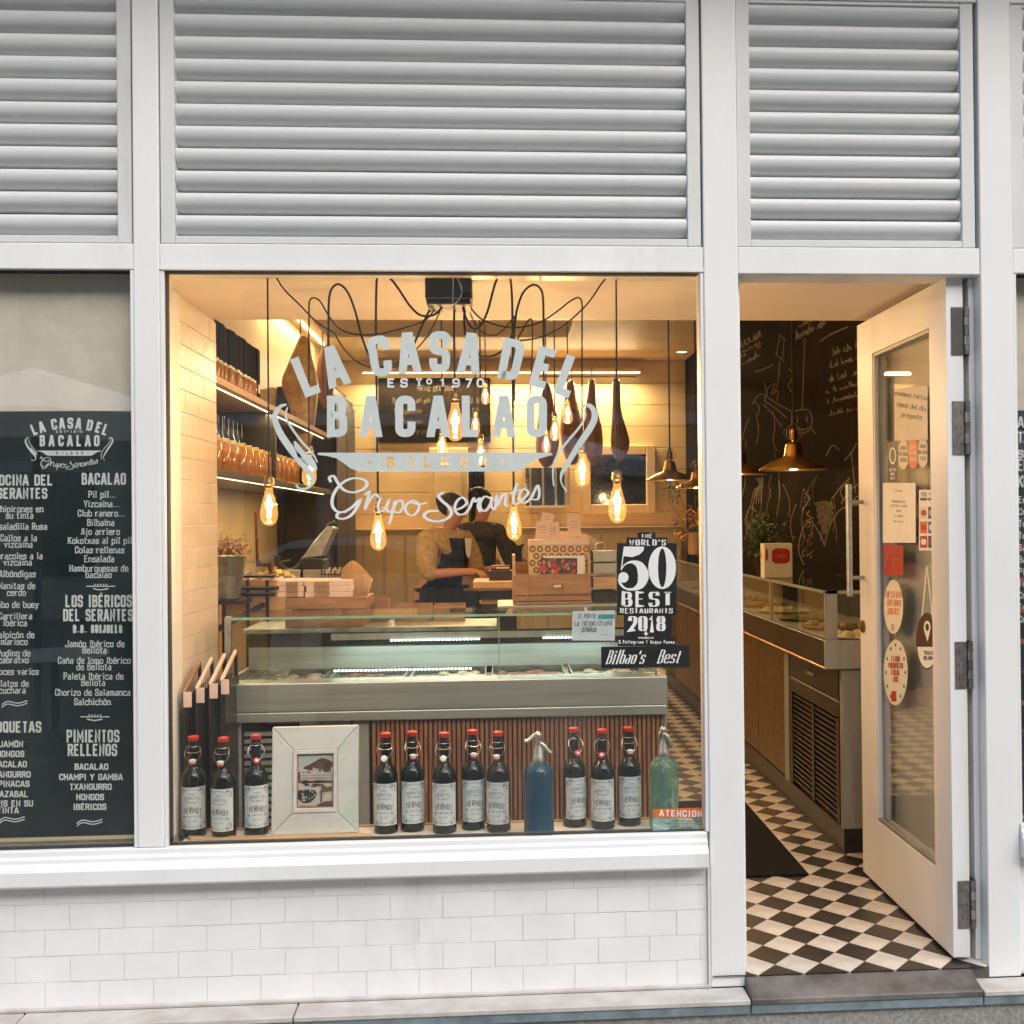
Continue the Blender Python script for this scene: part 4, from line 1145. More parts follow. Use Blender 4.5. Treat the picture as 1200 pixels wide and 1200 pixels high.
def label_text():
    """front label: sheet with bowed border, corner scrolls and lettering, wrapped round the body"""
    R = .0415
    z0, z1 = .030, .172
    hw = .040
    def wrapp(u, v, r): a = u / R; return (r * sin(a), -r * cos(a), v)
    sh = MB()
    for i in range(14):
        a, b = -hw * 1.25 + i * hw * 2.5 / 14, -hw * 1.25 + (i + 1) * hw * 2.5 / 14
        sh.poly([wrapp(a, z0, R + .0007), wrapp(b, z0, R + .0007), wrapp(b, z1, R + .0007), wrapp(a, z1, R + .0007)])
    pr, pl = MB(), MB()
    def put(mb, quads, r):
        for q in quads: mb.poly([wrapp(p[0], p[1], r + (p[2] if len(p) > 2 else 0) * .00006) for p in q])
    zc = (z0 + z1) / 2
    def off(qs, u, v): return [[(a + u, b + v, k) for a, b, k in q] for q in qs]
    q, w = text('VERMUT', .0170, .0056, .0024, .0046, rad=.3, slant=.12)
    q = [[(a, b + .004 - (a / .04) ** 2 * .012, k) for a, b, k in x] for x in q]
    put(pr, off(q, 0, zc - .018), R + .0011)
    q, w = text('SERANTES', .0095, .0040, .0013, .0027, serif=.0012)
    q = [[(a, b - (a / .04) ** 2 * .010, k) for a, b, k in x] for x in q]
    put(pl, off(q, 0, zc + .030), R + .0011)
    for sgn in (1, -1):
        arc = [(.031 * sin(t), zc + sgn * (.043 + .0) + sgn * .020 * cos(t) - sgn * .0) for t in [-1.45 + 2.9 * i / 16 for i in range(17)]]
        put(pl, ribbon(arc, .0010), R + .0011)
        put(pr, ribbon([(a * 1.08, b + sgn * .002) for a, b in arc], .0007), R + .0011)
    for sx in (1, -1):
        put(pl, ribbon([(sx * .0335, zc - .045), (sx * .0335, zc + .045)], .0008), R + .0011)
        put(pr, ribbon(spline([(sx * .022, zc - .030), (sx * .026, zc - .026), (sx * .030, zc - .030), (sx * .026, zc - .034)]), .0022), R + .0011)
        for sz in (1, -1):
            put(pr, ribbon(spline([(sx * .036, zc + sz * .046), (sx * .041, zc + sz * .052), (sx * .036, zc + sz * .060), (sx * .026, zc + sz * .064), (sx * .030, zc + sz * .058)]), .0022), R + .0011)
            put(pr, ribbon(spline([(sx * .042, zc + sz * .040), (sx * .044, zc + sz * .054), (sx * .040, zc + sz * .065), (sx * .022, zc + sz * .067)]), .0010), R + .0011)
    q, w = text('aperitivo', .0062, .0026, .0009, .0016)
    put(pl, off(q, 0, zc - .030), R + .0011); q, w = text('75cl 15vol', .0045, .0022, .0008, .0014)
    put(pl, off(q, 0, zc - .045), R + .0011); q, w = text('CASA BACALAO', .0050, .0022, .0008, .0014)
    put(pl, off(q, 0, zc + .018), R + .0011); put(pl, off(text('bodega', .005, .0022, .0008, .0014)[0], 0, zc + .046), R + .0011)
    return sh, pr, pl
def make_bottle(front):
    t = thing('vermouth_bottle', '-', 'bottle', (0, 0, 0), 'dark vermouth bottles with red swing tops on the window shelf')
    prof = [(.030, 0), (.0395, .001), (.0412, .006), (.0412, .178), (.0408, .190), (.0390, .201), (.0350, .212), (.0290, .221), (.0225, .228), (.0180, .236), (.0160, .248), (.0152, .285), (.0155, .296), (.0172, .299), (.0176, .306), (.0164, .311), (.0150, .314), (.0152, .322), (.0138, .325)]
    MB().lathe(prof, 36).build('glass_body', 'bottle', t, smooth='all')
    sh, pr, pl = label_text()
    lb = sh.build('front_label', 'label', t, smooth='all'); pr.build('dark_print', 'ink', lb); pl.build('pale_print', 'ink2', lb)
    MB().lathe([(.0145, .3225), (.0175, .3245), (.0185, .331), (.0180, .3365), (.0150, .3385), (.002, .339)], 24).build('red_cap', 'red', t, smooth=True)
    wire = MB()
    r = .0009
    # bail hanging from the neck collar with its stopper in front of the neck
    wire.tube(spline([(-.0165, 0, .304), (-.0215, -.006, .300), (-.0265, -.014, .286), (-.0255, -.019, .276), (-.0180, -.0215, .262), (-.0085, -.0235, .256)]), r, 6)
    wire.tube(spline([(.0165, 0, .304), (.0215, -.006, .300), (.0265, -.014, .286), (.0255, -.019, .276), (.0180, -.0215, .262), (.0085, -.0235, .256)]), r, 6)
    if front == 2: wire.tube(spline([(-.0235, -.010, .293), (-.012, -.018, .308), (0, -.0195, .314), (.012, -.018, .308), (.0235, -.010, .293)]), r, 6)
    else: wire.tube(spline([(-.0265, -.013, .289), (-.014, -.0185, .285), (0, -.0195, .284), (.014, -.0185, .285), (.0265, -.013, .289)]), r, 6)
    wire.tube([(.0172 * cos(a), .0172 * sin(a), .3035) for a in [2*pi*i/20 for i in range(21)]], r, 6)
    wire.build('wire_bail', 'wire', t, smooth=True)
    if front == 0:
        c = MB().lathe([(.010, -.001), (.0115, .002), (.0115, .010), (.006, .012)], 20, (0, -.024, .252)).build('ceramic_stopper', 'ceramic', t, smooth=True)
        MB().lathe([(.007, -.008), (.0105, -.006), (.0112, -.0012), (.010, -.001)], 20, (0, -.024, .252)).build('red_seal', 'red', c, smooth=True)
    else:
        M_ = Matrix.Rotation(radians(68), 3, 'X')
        a, b = ('ceramic', 'red') if front == 1 else ('red', 'ceramic')
        if front == 1:
            c = MB().lathe([(.002, .009), (.0095, .008), (.0118, .003), (.0118, -.004), (.008, -.005)], 20, (0, -.027, .254), M=M_).build('ceramic_stopper', 'ceramic', t, smooth=True)
            MB().lathe([(.0085, -.006), (.0105, -.0105), (.006, -.014)], 20, (0, -.027, .252), M=M_).build('red_seal', 'red', c, smooth=True)
        else:
            c = MB().lathe([(.0055, .0085), (.0105, .007), (.0120, .002), (.0118, -.004), (.008, -.006)], 20, (0, -.027, .253), M=M_).build('red_seal', 'red', t, smooth=True)
            MB().lathe([(.001, .0105), (.0045, .0100), (.0055, .0088)], 20, (0, -.027, .253), M=M_).build('ceramic_stopper', 'ceramic', c, smooth=True)
    return t
protos = [make_bottle(0), make_bottle(1), make_bottle(2)]
used = [False] * 3
spots = [(227, 981, 0, 'outermost left dark vermouth bottle, next to the window edge'),
         (262, 985, 0, 'dark vermouth bottle standing nearest the glass, second from the left window edge'),
         (300, 967.5, 2, 'dark vermouth bottle in front of the black vent, just left of the picture frame'),
         (452, 978, 1, 'dark vermouth bottle just right of the picture frame, at the tip of the wooden peel'),
         (483, 972, 0, 'set back dark vermouth bottle, second to the right of the picture frame'),
         (520.5, 978, 1, 'middle bottle of the five dark ones between picture frame and blue syphon'),
         (554, 971, 0, 'set back dark vermouth bottle, second to the left of the blue syphon'),
         (584, 976.5, 0, 'dark vermouth bottle just left of the blue soda syphon'),
         (673, 966.5, 2, 'dark vermouth bottle just right of the blue soda syphon, wire loop raised'),
         (706, 973, 2, 'dark vermouth bottle nearest the glass between the two soda syphons'),
         (737, 969, 0, 'dark vermouth bottle next to the pale green soda syphon')]
for i, (px, py, kd, lab) in enumerate(spots):
    c = UZ(px, py - 2.5, SZ); c.y = min(max(c.y + .012, .092), .215)
    c.x = U(px, 900, c.y).x
    rz = radians([6, -11, 16, -5, 13, -3, 10, -14, 20, -9, 5][i])
    if not used[kd]: o = protos[kd]; used[kd] = True; o.location = (c.x, c.y, SZ + .0005); o.rotation_euler.z = rz; o['label'] = lab
    else: dup(protos[kd], (c.x, c.y, SZ + .0005), rz, lab)

def syphon(label, px, py, m, ribs):
    c = UZ(px, py - 3, SZ); c.y = .105 if not ribs else .15; c.x = U(px, 900, c.y).x
    t = thing('soda_syphon', label, 'soda syphon', (0, 0, 0))
    prof = [(.036, 0), (.048, .002), (.0515, .008), (.0515, .020), (.0502, .03), (.0502, .195), (.0495, .207), (.0462, .220), (.0400, .231), (.0310, .240), (.0215, .247), (.0178, .252), (.0165, .259)]
    mb = MB()
    n = 40; k = len(prof)
    for (r, z) in prof:
        for j in range(n):
            a = 2*pi*j/n
            rr = r * (1 - (.022 if ribs and j % 4 == 0 and .02 < z < .20 else 0))
            mb.v.append(Vector((rr * cos(a), rr * sin(a), z)))
    for i in range(k - 1):
        for j in range(n):
            mb.f.append((i*n + j, i*n + (j+1) % n, (i+1)*n + (j+1) % n, (i+1)*n + j)); mb.m.append(0)
    mb.f.append(tuple(reversed(range(n)))); mb.m.append(0)
    mb.build('glass_body', m, t, smooth='all')
    h = MB().lathe([(.0185, .2445), (.0215, .248), (.0215, .262), (.0190, .266), (.0170, .290), (.0120, .300), (.0105, .325), (.0130, .329), (.0130, .340), (.0085, .347), (.003, .349)], 24).build('metal_head', 'syphonmetal', t, smooth=True)
    if ribs:
        MB().tube(spline([(0, -.004, .322), (.010, -.012, .318), (.018, -.016, .300), (.024, -.018, .285), (.026, -.018, .277)]), [.0085]*19 + [.007]*5 + [.0065], 12).build('spout', 'syphonmetal', t, smooth=True)
        MB().tube(spline([(-.002, 0, .333), (-.012, -.004, .330), (-.016, -.006, .318), (-.014, -.006, .305)]), .0035, 10).build('lever', 'syphonmetal', t, smooth=True)
    else:
        MB().tube(spline([(.004, 0, .312), (.020, -.004, .300), (.034, -.006, .283), (.044, -.006, .276)]), .0072, 12).build('spout', 'syphonmetal', t, smooth=True)
        MB().tube(spline([(.004, 0, .338), (-.010, 0, .340), (-.026, 0, .326), (-.038, 0, .318), (-.047, 0, .319)]), [.0045]*8 + [.0055]*10 + [.0062]*6 + [.005], 10).build('lever', 'ceramic', t, smooth=True)
        MB().lathe([(.0, 0), (.008, .001), (.008, .012), (.0, .013)], 14, (.006, 0, .330), cap=False).build('pivot', 'syphonmetal', t, smooth=True)
    t.location = (c.x, c.y, SZ + .0005)
    return t
syphon('dark blue glass soda syphon with a white lever', 631, 974, 'bluebottle', False)
syphon('pale green ribbed glass soda syphon behind the notice sticker', 778, 969, 'greenbottle', True)

# picture frame made of old boards
pf = thing('picture_frame', 'distressed white wooden frame with an old harbour photograph, on the shelf', 'picture frame', (0, 0, 0))
Wf, Hf = .293, .362
ow, iw = Wf / 2, .0745; oh0, oh1, ih0, ih1 = 0, Hf, .072, .282
pr = [('frame_board', 'old', [(-ow, 0), (ow, 0), (iw, ih0), (-iw, ih0)]), ('frame_board', 'oldgreen', [(ow, 0), (ow, Hf), (iw, ih1), (iw, ih0)]),
      ('frame_board', 'old', [(ow, Hf), (-ow, Hf), (-iw, ih1), (iw, ih1)]), ('frame_board', 'old', [(-ow, Hf), (-ow, 0), (-iw, ih0), (-iw, ih1)])]
for nm, mt, pts in pr:
    cxx = sum(p[0] for p in pts) / 4; cz = sum(p[1] for p in pts) / 4
    pts = [(cxx + (x - cxx) * .994, cz + (z_ - cz) * .994) for x, z_ in pts]
    MB().prism(pts, lambda x, z: (x, -.011, z), lambda x, z: (x, .011, z)).build(nm, mt, pf, bevel=.0025)
jw, jh0, jh1 = .0625, .086, .268
for pts in ([(-iw, ih0), (iw, ih0), (jw, jh0), (-jw, jh0)], [(iw, ih0), (iw, ih1), (jw, jh1), (jw, jh0)], [(iw, ih1), (-iw, ih1), (-jw, jh1), (jw, jh1)], [(-iw, ih1), (-iw, ih0), (-jw, jh0), (-jw, jh1)]):
    MB().prism(pts, lambda x, z: (x * .995, -.0165, z), lambda x, z: (x * .995, .008, z)).build('inner_lip', 'old', pf, bevel=.0015)
MB().prism([(-jw, jh0), (jw, jh0), (jw, jh1), (-jw, jh1)], lambda x, z: (x * .99, -.0045, z), lambda x, z: (x * .99, -.002, z)).build('raw_edge', 'raw', pf)
W['sepia0'] = mat('sepia_pale', (.62, .56, .46), .4, var=.12, scale=30)
W['sepia1'] = mat('sepia_brown', (.16, .085, .055), .4, var=.3, scale=40)
W['sepia2'] = mat('sepia_dark', (.035, .028, .024), .4, var=.3, scale=60)
W['sepia3'] = mat('sepia_sky', (.50, .56, .49), .4, var=.08)
ph = MB()
kx, kz0, kz1 = .0575, .092, .262
def pz(u, v): return (-kx + u * 2 * kx, kz0 + v * (kz1 - kz0))
lay = [0]
def ppoly(i, pts):
    lay[0] += 1; ph.setm(i); ph.poly([(pz(u, v)[0], -.0052 - lay[0] * .00004, pz(u, v)[1]) for u, v in pts])
ppoly(0, [(0, 0), (1, 0), (1, 1), (0, 1)]); ppoly(3, [(0, .7), (1, .7), (1, 1), (0, 1)])
ppoly(1, [(0, .46), (1, .44), (1, .70), (0, .68)])
ppoly(1, [(.15, .74)] + spline([(.15, .77), (.4, .85), (.66, .94), (.85, .92), (1, .86)]) + [(1, .66), (.5, .68)])
pr_ = random.Random(4)
for k in range(16):
    x = .06 + k * .06; hh = pr_.uniform(.08, .2); ppoly(0, [(x, .5), (x + .055, .5), (x + .055, .55 + hh), (x + .02, .58 + hh), (x, .55 + hh)])
    for q_ in range(2): ppoly(2, [(x + .018, .53 + q_ * .06), (x + .034, .53 + q_ * .06), (x + .034, .565 + q_ * .06), (x + .018, .565 + q_ * .06)])
    ppoly(1, [(x + .052, .5), (x + .066, .5), (x + .066, .54 + hh * .7), (x + .052, .54 + hh * .7)])
for k in range(18):
    x, y, w_ = pr_.uniform(.02, .8), pr_.uniform(.36, .5), pr_.uniform(.1, .22)
    ppoly(2 if k % 2 else 1, [(x, y + .03), (x + w_ * .2, y), (x + w_ * .8, y), (x + w_, y + .035), (x + w_ * .5, y + .018)])
    ppoly(2, [(x + w_ * .5, y), (x + w_ * .53, y), (x + w_ * .52, y + .12)])
ppoly(2, spline([(0, .14), (.12, .05), (.32, .06), (.5, .16), (.54, .26), (.45, .32), (.2, .33), (0, .32)]))
ppoly(0, spline([(0, .10), (.15, .02), (.36, .03), (.54, .16), (.56, .27), (.5, .16), (.34, .07), (.14, .07), (0, .15)]))
for k in range(26):
    x, y = pr_.uniform(.02, .46), pr_.uniform(.1, .3); ppoly(pr_.choice((0, 0, 1)), [(x, y), (x + .05, y + .01), (x + .03, y + .04)])
ppoly(1, [(.5, 0), (1, 0), (1, .1), (.8, .09), (.6, .04)]); ppoly(1, [(.66, .08), (.70, .08), (.71, .28), (.66, .28)]); ppoly(1, [(.62, .27), (1, .3), (1, .38), (.7, .36)])
o = ph.build('photograph', ['sepia0', 'sepia1', 'sepia2', 'sepia3'], pf)
for (x, z_) in ((-.116, .305), (.131, .040), (.143, .038), (.098, .248), (.05, .022), (-.12, .16), (.09, .018)):
    MB().lathe([(.0018, 0), (.0018, .0006)], 8, (x, -.0118, z_), M=Matrix.Rotation(pi / 2, 3, 'X')).build('nail_hole', 'sepia2', pf)
c = UZ(369, 968, SZ)
pf.location = (U(369, 900, .20).x, .196, SZ + .001)
pf.rotation_euler = (radians(-6), 0, radians(1))

# ================================================================== junction box, cables and bulbs
jb = thing('junction_box', 'black ceiling box from which the lamp cables fan out behind the display glass', 'junction box', U(525, 340, .16))
a, b = U(498, 323, .12), U(553, 357, .12)
box('box_body', 'black', a.x, b.x, .11, .27, b.z + .018, SOF - .001, jb, bevel=.004)
box('cover', 'black', a.x + .004, b.x - .004, .115, .265, b.z, b.z + .0175, jb, bevel=.003)
MB().tube(spline([U(531, 324, .104), U(531, 338, .10), U(531, 356, .104), U(538, 350, .10), U(541, 341, .098), U(537, 328, .10), U(532, 324, .104)]), .0022, 6).build('loose_loop', 'wire', jb, smooth=True)
JX = [(505 + i * 3.6) for i in range(14)]

def bulb_geo(r):
    """teardrop filament bulb hanging from z = 0 (top of socket) downward; r = glass radius"""
    s = r / .032
    soc = [(.004, .0), (.010, -.002), (.0165, -.008), (.0165, -.020), (.0190, -.023), (.0190, -.034), (.0160, -.037), (.0155, -.048)]
    gl = [(.0125, -.048), (.0135, -.055), (.0165, -.070), (.0215, -.088), (.0270, -.108), (.0310, -.128), (.0320, -.142), (.0300, -.158), (.0240, -.172), (.0140, -.181), (.004, -.184)]
    return [(a * s, b * s) for a, b in soc], [(a * s, b * s) for a, b in gl], s
def hang_bulb(label, px, ytop, ybot, Y, route, power=3.0, cr=.0026):
    """px, ytop..ybot: socket top to glass tip in the photo; Y: distance; route: cable points from box or ceiling"""
    top, bot = U(px, ytop, Y), U(px, ybot, Y)
    r = (top.z - bot.z) / .184 * .032
    soc, gl, s = bulb_geo(r)
    t = thing('pendant_bulb', label, 'light bulb', bot, 'bare filament bulbs hanging on black cables')
    MB().lathe(soc, 18, top).build('socket', 'brass_dark', t, smooth=True)
    g = MB().lathe(gl, 24, top, cap=False).build('bulb_glass', 'bulbglass', t, smooth='all')
    f = MB()
    for k in range(6):
        an = 2*pi*k/6; rr = .0052 * s
        f.tube([top + Vector((rr*.6*cos(an), rr*.6*sin(an), -.074*s)), top + Vector((rr*1.25*cos(an), rr*1.25*sin(an), -.115*s)), top + Vector((rr*cos(an), rr*sin(an), -.153*s))], .0020 * s, 6)
    f.build('filament', 'filament', g, smooth=True)
    c = spline([Vector(p) for p in route] + [top]) if len(route) > 2 else [Vector(route[0]), top]
    MB().tube(c, cr, 7).build('cable', 'cable', t, smooth=True)
    lamp('bulb_light', top + Vector((0, 0, -.115 * s)), power * .7, (1.0, .68, .38), t, size=.02 * s)
    return t
V = Vector
def path(pts, Y):
    """photo trace of one cable; Y: its distance, or (start, end) distances"""
    y0, y1 = Y if isinstance(Y, tuple) else (Y, Y)
    n = len(pts) - 1
    return [U(x, y, y0 + (y1 - y0) * min(1, i / n * 1.6)) for i, (x, y) in enumerate(pts)]
B_ = 'bare filament bulbs hanging on black cables'
THK = .0040
hang_bulb('big glowing bulb with brass socket behind the A and L of the window lettering', 533, 457, 517, .20, path([(533, 356), (532, 380), (532.5, 420)], .20), 3, THK)
hang_bulb('glowing bulb at the left, just right of the left reveal wall', 315, 557, 616, .12, [U(313.5, 322, .12), U(314, 400, .12), U(314.6, 480, .12)], 3, .0030)
hang_bulb('glowing bulb in front of the dark cabinet, below the left lettering horn', 362, 521, 570, .42, path([(512, 357), (500, 374), (475, 384), (440, 392), (412, 391), (395, 383), (384, 368), (375, 353), (367, 349), (362.5, 354), (362, 370), (362, 440)], (.2, .42)), 3, .0030)
hang_bulb('low glowing bulb under the left part of the script lettering', 443, 590, 645, .12, path([(519, 357), (514, 365), (505, 370), (492, 369), (480, 358), (468, 340), (458, 327), (449, 322), (442.5, 325), (441, 338), (440.5, 380), (441.5, 480)], (.17, .12)), 3, THK)
hang_bulb('low glowing bulb under the last letters of the script lettering', 602, 580, 633, .12, path([(542, 357), (546, 372), (553, 384), (562, 383), (571, 366), (577, 344), (582, 328), (590, 321.5), (597, 325), (599.5, 340), (600.5, 380), (601, 480)], (.17, .12)), 3, THK)
hang_bulb('large glowing bulb beside the right lettering horn', 682, 519, 570, .42, path([(549, 357), (566, 375), (600, 384), (632, 378), (654, 364), (668, 353), (678, 349), (682, 356), (682, 380), (682, 450)], (.2, .42)), 3, .0030)
hang_bulb('glowing bulb hanging farthest right, above the award sticker', 723, 551, 613, .12, [U(722, 322, .12), U(722.5, 400, .12), U(722.8, 480, .12)], 3, .0030)
for lab, px, yt, yb, Y, pw in (('bulb behind the left end of the letter L, small', 518, 498, 536, 1.6, 6), ('small glowing bulb behind the word BILBAO in the banner', 563, 508, 546, 1.7, 6),
      ('small high bulb in front of the blackboard, right of the year', 568.5, 445, 474, 2.8, 9), ('small bulb between the letters L and A of the lettering', 557, 478, 510, 2.2, 7),
      ('small bulb in front of the hanging hams, upper of two', 665, 463, 497, 2.2, 8), ('small bulb in front of the hanging hams, lower of two', 650, 482, 517, 2.0, 8),
      ('small bulb just right of the lettering banner tip', 640, 500, 531, 2.6, 9)):
    tp = U(px, yt, Y)
    hang_bulb(lab, px, yt, yb, Y, [V((tp.x, tp.y, 3.26)), V((tp.x, tp.y, 2.8)), V((tp.x + .002, tp.y, 2.4))], pw, .0034)
for lab, pts, Y, r in (('black cable looped high over a hook left of the ceiling box', [(507, 357), (499, 372), (490, 392), (480, 414), (466, 428), (450, 431), (434, 418), (424, 395), (416, 364), (407, 342), (397, 333), (389, 338), (385.5, 352), (385, 380), (384.5, 430), (384, 475)], .22, THK),
      ('black cable looped high over a hook right of the ceiling box', [(545, 357), (544, 378), (548, 402), (560, 416), (578, 417), (594, 405), (602, 385), (606, 362), (613, 343), (624, 334), (633, 338), (636.5, 352), (637, 400), (637.5, 470), (638, 500)], .22, THK),
      ('thin swag of cable hanging low right of the ceiling box', [(548, 357), (556, 378), (568, 391), (582, 392), (594, 382), (601, 373), (603, 380), (603, 470)], .5, .0026),
      ('cable stretched from the ceiling hook near the left reveal', [(321, 320), (332, 338), (350, 356), (372, 378), (392, 390)], .12, .0028),
      ('thin cable sagging behind the letters C and A', [(392, 390), (404, 410), (424, 427), (448, 430), (475, 420), (500, 395), (517, 362)], .3, .0026),
      ('cable stretched from the ceiling hook near the window post', [(717, 321), (706, 331), (690, 354), (672, 372), (655, 385), (630, 396), (600, 400)], .12, .0028),
      ('thin peaked cable behind the letter E', [(606, 398), (614, 384), (621, 374), (624, 382), (623, 430), (621, 465)], .5, .0026)):
    tag(MB().tube(spline(path(pts, Y)), r, 7).build('lamp_cable', 'cable', smooth=True), lab, 'cable')
# ================================================================== FRONT CHILLER COUNTER
YF = 0.75
cx0, cx1 = -1.108, 0.668
fc = thing('chiller_counter', 'long steel and glass chiller counter just behind the display window', 'counter', (-.2, 1.1, 0))
box('front_band', 'steel', cx0, cx1, YF, YF + .03, 0.775, 0.888, fc, bevel=.004, seg=2)
box('band_lip', 'steel', cx0 + .003, cx1 - .003, YF + .0, YF + .03, 0.7355, 0.7745, fc, bevel=.004, seg=2)
box('deck', 'steel', cx0 + .002, cx1 - .002, YF + .031, YF + .16, 0.872, 0.884, fc, bevel=.002)
box('well_floor', 'steel', cx0 + .002, cx1 - .002, YF + .161, YF + .78, 0.80, 0.812, fc)
box('end_band', 'steel', cx0, cx0 + .02, YF + .031, YF + .80, 0.76, 0.883, fc)
box('end_band', 'steel', cx1 - .02, cx1, YF + .031, YF + .80, 0.76, 0.883, fc)
box('cabinet', 'darkcab', cx0 + .03, cx1 - .012, YF + .05, YF + .78, 0.04, 0.735, fc)
lft = U(300, 900, YF + .03).x
box('leg_panel', 'steel_dull', cx0 + .005, U(283, 900, YF + .03).x, YF + .020, YF + .049, 0.02, 0.735, fc, bevel=.002)
box('leg_panel', 'steel_dull', U(352, 900, YF + .03).x, U(376, 900, YF + .03).x, YF + .022, YF + .049, 0.02, 0.735, fc, bevel=.002)
vx0, vx1 = U(284, 900, YF + .03).x, U(351, 900, YF + .03).x
zz = 0.68; src = None
while zz > .1:
    if src is None:
        src = o = MB().box(vx0 + .008, vx1 - .008, YF + .030, YF + .046, 0, .014).build('vent_bar', 'steel_dull', fc)
    else: o = src.copy(); COL.objects.link(o)
    o.location.z = zz; zz -= .0285
box('cabinet_door', 'steel_dull', U(377, 900, YF + .03).x, U(411, 900, YF + .03).x, YF + .024, YF + .049, 0.05, 0.730, fc, bevel=.003)
box('cabinet_door', 'steel_dull', U(414, 900, YF + .03).x, U(433, 900, YF + .03).x, YF + .024, YF + .049, 0.05, 0.730, fc, bevel=.003)
sl = MB(); x = U(436, 900, YF).x
while x < cx1 - .012:
    sl.box(x, x + .0125, YF + .018, YF + .046, 0.03, 0.7345); x += .0185
sl.build('slat_panel', 'wood_dark', fc, kind='stuff')
box('end_trim', 'steel', cx1 - .011, cx1 - .002, YF + .014, YF + .047, 0.03, 0.7345, fc)
# glass housing
gz = 1.135
gx0, gx1 = U(267, 760, YF + .05).x, cx1 - .035
for xx in (gx0,):
    box('post', 'zinc', xx - .012, xx + .012, YF + .045, YF + .075, 0.885, gz + .012, fc, bevel=.002)
box('post', 'zinc', gx1 - .008, gx1, YF + .045, YF + .06, 0.885, gz, fc)
gxm = U(585, 760, YF + .06).x
box('front_pane', W['counterglass'], gx0 + .013, gxm - .002, YF + .055, YF + .061, 0.886, gz - .002, fc)
box('front_pane', W['counterglass'], gxm + .002, gx1 - .009, YF + .055, YF + .061, 0.886, gz - .002, fc)
box('pane_edge', 'glassedge', gxm - .0018, gxm + .0018, YF + .054, YF + .062, 0.886, gz, fc)
box('top_pane', W['counterglass'], gx0 - .010, gx1, YF + .050, YF + .42, gz, gz + .008, fc)
box('pane_edge', 'glassedge', gx0 - .010, gx1, YF + .0465, YF + .0495, gz - .001, gz + .009, fc)
xr_ = U(583, 712, 1.2).x
GZ2 = 1.062
box('rear_top', 'zinc', cx0 + .01, xr_ - .001, YF + .425, YF + .80, GZ2 - .020, GZ2, fc, bevel=.003)
box('rear_top', 'steel', xr_, cx1 - .01, YF + .425, YF + .80, gz - .012, gz + .012, fc, bevel=.003)
box('light_housing', 'steel_dull', gx0 + .35, gx1 - .02, YF + .40, YF + .424, 1.012, 1.038, fc)
box('rear_panel', 'steel', cx0 + .03, cx1 - .03, YF + .46, YF + .475, 0.884, 0.978, fc)
box('shade_strip', 'darkcab', cx0 + .03, cx1 - .03, YF + .476, YF + .48, 0.979, GZ2 - .021, fc)  # flat dark strip painted in for the shade under the rear top
def leds_and_reflection(x0, x1, y, z):
    m = MB(); x = x0; n = 0
    while x < x1: m.box(x, x + .009, y, y + .006, z - .006, z); x += .0155; n += 1
    o = m.build('glow_strip', 'led_and_reflection', fc); return o
leds_and_reflection(U(458, 740, YF + .41).x, U(560, 740, YF + .41).x, YF + .392, 1.011)
leds_and_reflection(U(636, 740, YF + .41).x, U(718, 740, YF + .41).x, YF + .392, 1.011)
leds_and_reflection(U(398, 780, YF + .41).x, U(552, 780, YF + .41).x, YF + .24, .905)  # glowing row put in as the strip's reflection in the steel base
lamp('counter_light', (-.1, YF + .38, .995), .7, (.90, 1, .95), fc, kind='AREA', rot=(0, 0, 0), sx=1.2, sy=.02)
# steel trays and food in the well
for i in range(5):
    x0 = gx0 + .03 + i * .335
    t = thing('steel_tray', ['steel food tray at the left end of the chiller counter', 'second steel tray from the left in the chiller counter', 'middle steel food tray of the chiller counter', 'steel tray under the middle glass joint of the chiller', 'steel food tray at the right end of the chiller counter'][i], 'tray', (x0 + .15, YF + .4, .82), 'steel trays inside the chiller')
    box('tray_base', 'steel', x0, x0 + .31, YF + .18, YF + .52, .846, .850, t)
    for a in ((x0, x0 + .31, YF + .176, YF + .18), (x0, x0 + .31, YF + .52, YF + .524), (x0, x0 + .004, YF + .181, YF + .519), (x0 + .306, x0 + .31, YF + .181, YF + .519)):
        box('tray_side', 'steel', *a, .846, .876, t)
    m = MB(); rr = random.Random(i)
    for k in range(16):
        c = V((x0 + rr.uniform(.04, .27), YF + rr.uniform(.22, .48), .852))
        m.lathe([(.001, .012), (.014, .010), (.026, .003), (.028, 0)], 9, c)
    m.build('food', [mat('pale_food', (.55, .42, .28), .5, var=.3), mat('brown_food', (.25, .10, .05), .5, var=.3)][i % 2], t, smooth=True, kind='stuff')
bo = thing('glass_bowl', 'round glass bowl at the left end inside the chiller counter', 'bowl', U(322, 786, YF + .12))
MB().lathe([(.02, 0), (.05, .01), (.062, .035), (.066, .05), (.060, .05), (.055, .035), (.04, .014)], 24, (U(322, 786, YF + .12).x, YF + .12, .886)).build('bowl_shell', W['counterglass'], bo, smooth='all')

# ---- what stands on the counter top
ZT = GZ2 + .0005
ZT2 = gz + .0125
W['pink'] = mat('pinkish_card', (.78, .60, .52), .7, var=.06)
def bpx(x0, y0, x1, y1, Y0, Y1, name, m, parent, bevel=.002, zmin=None):
    a, b = U(x0, y0, Y0), U(x1, y1, Y0)
    return box(name, m, a.x, b.x, Y0, Y1, zmin if zmin is not None else b.z, a.z, parent, bevel=bevel)
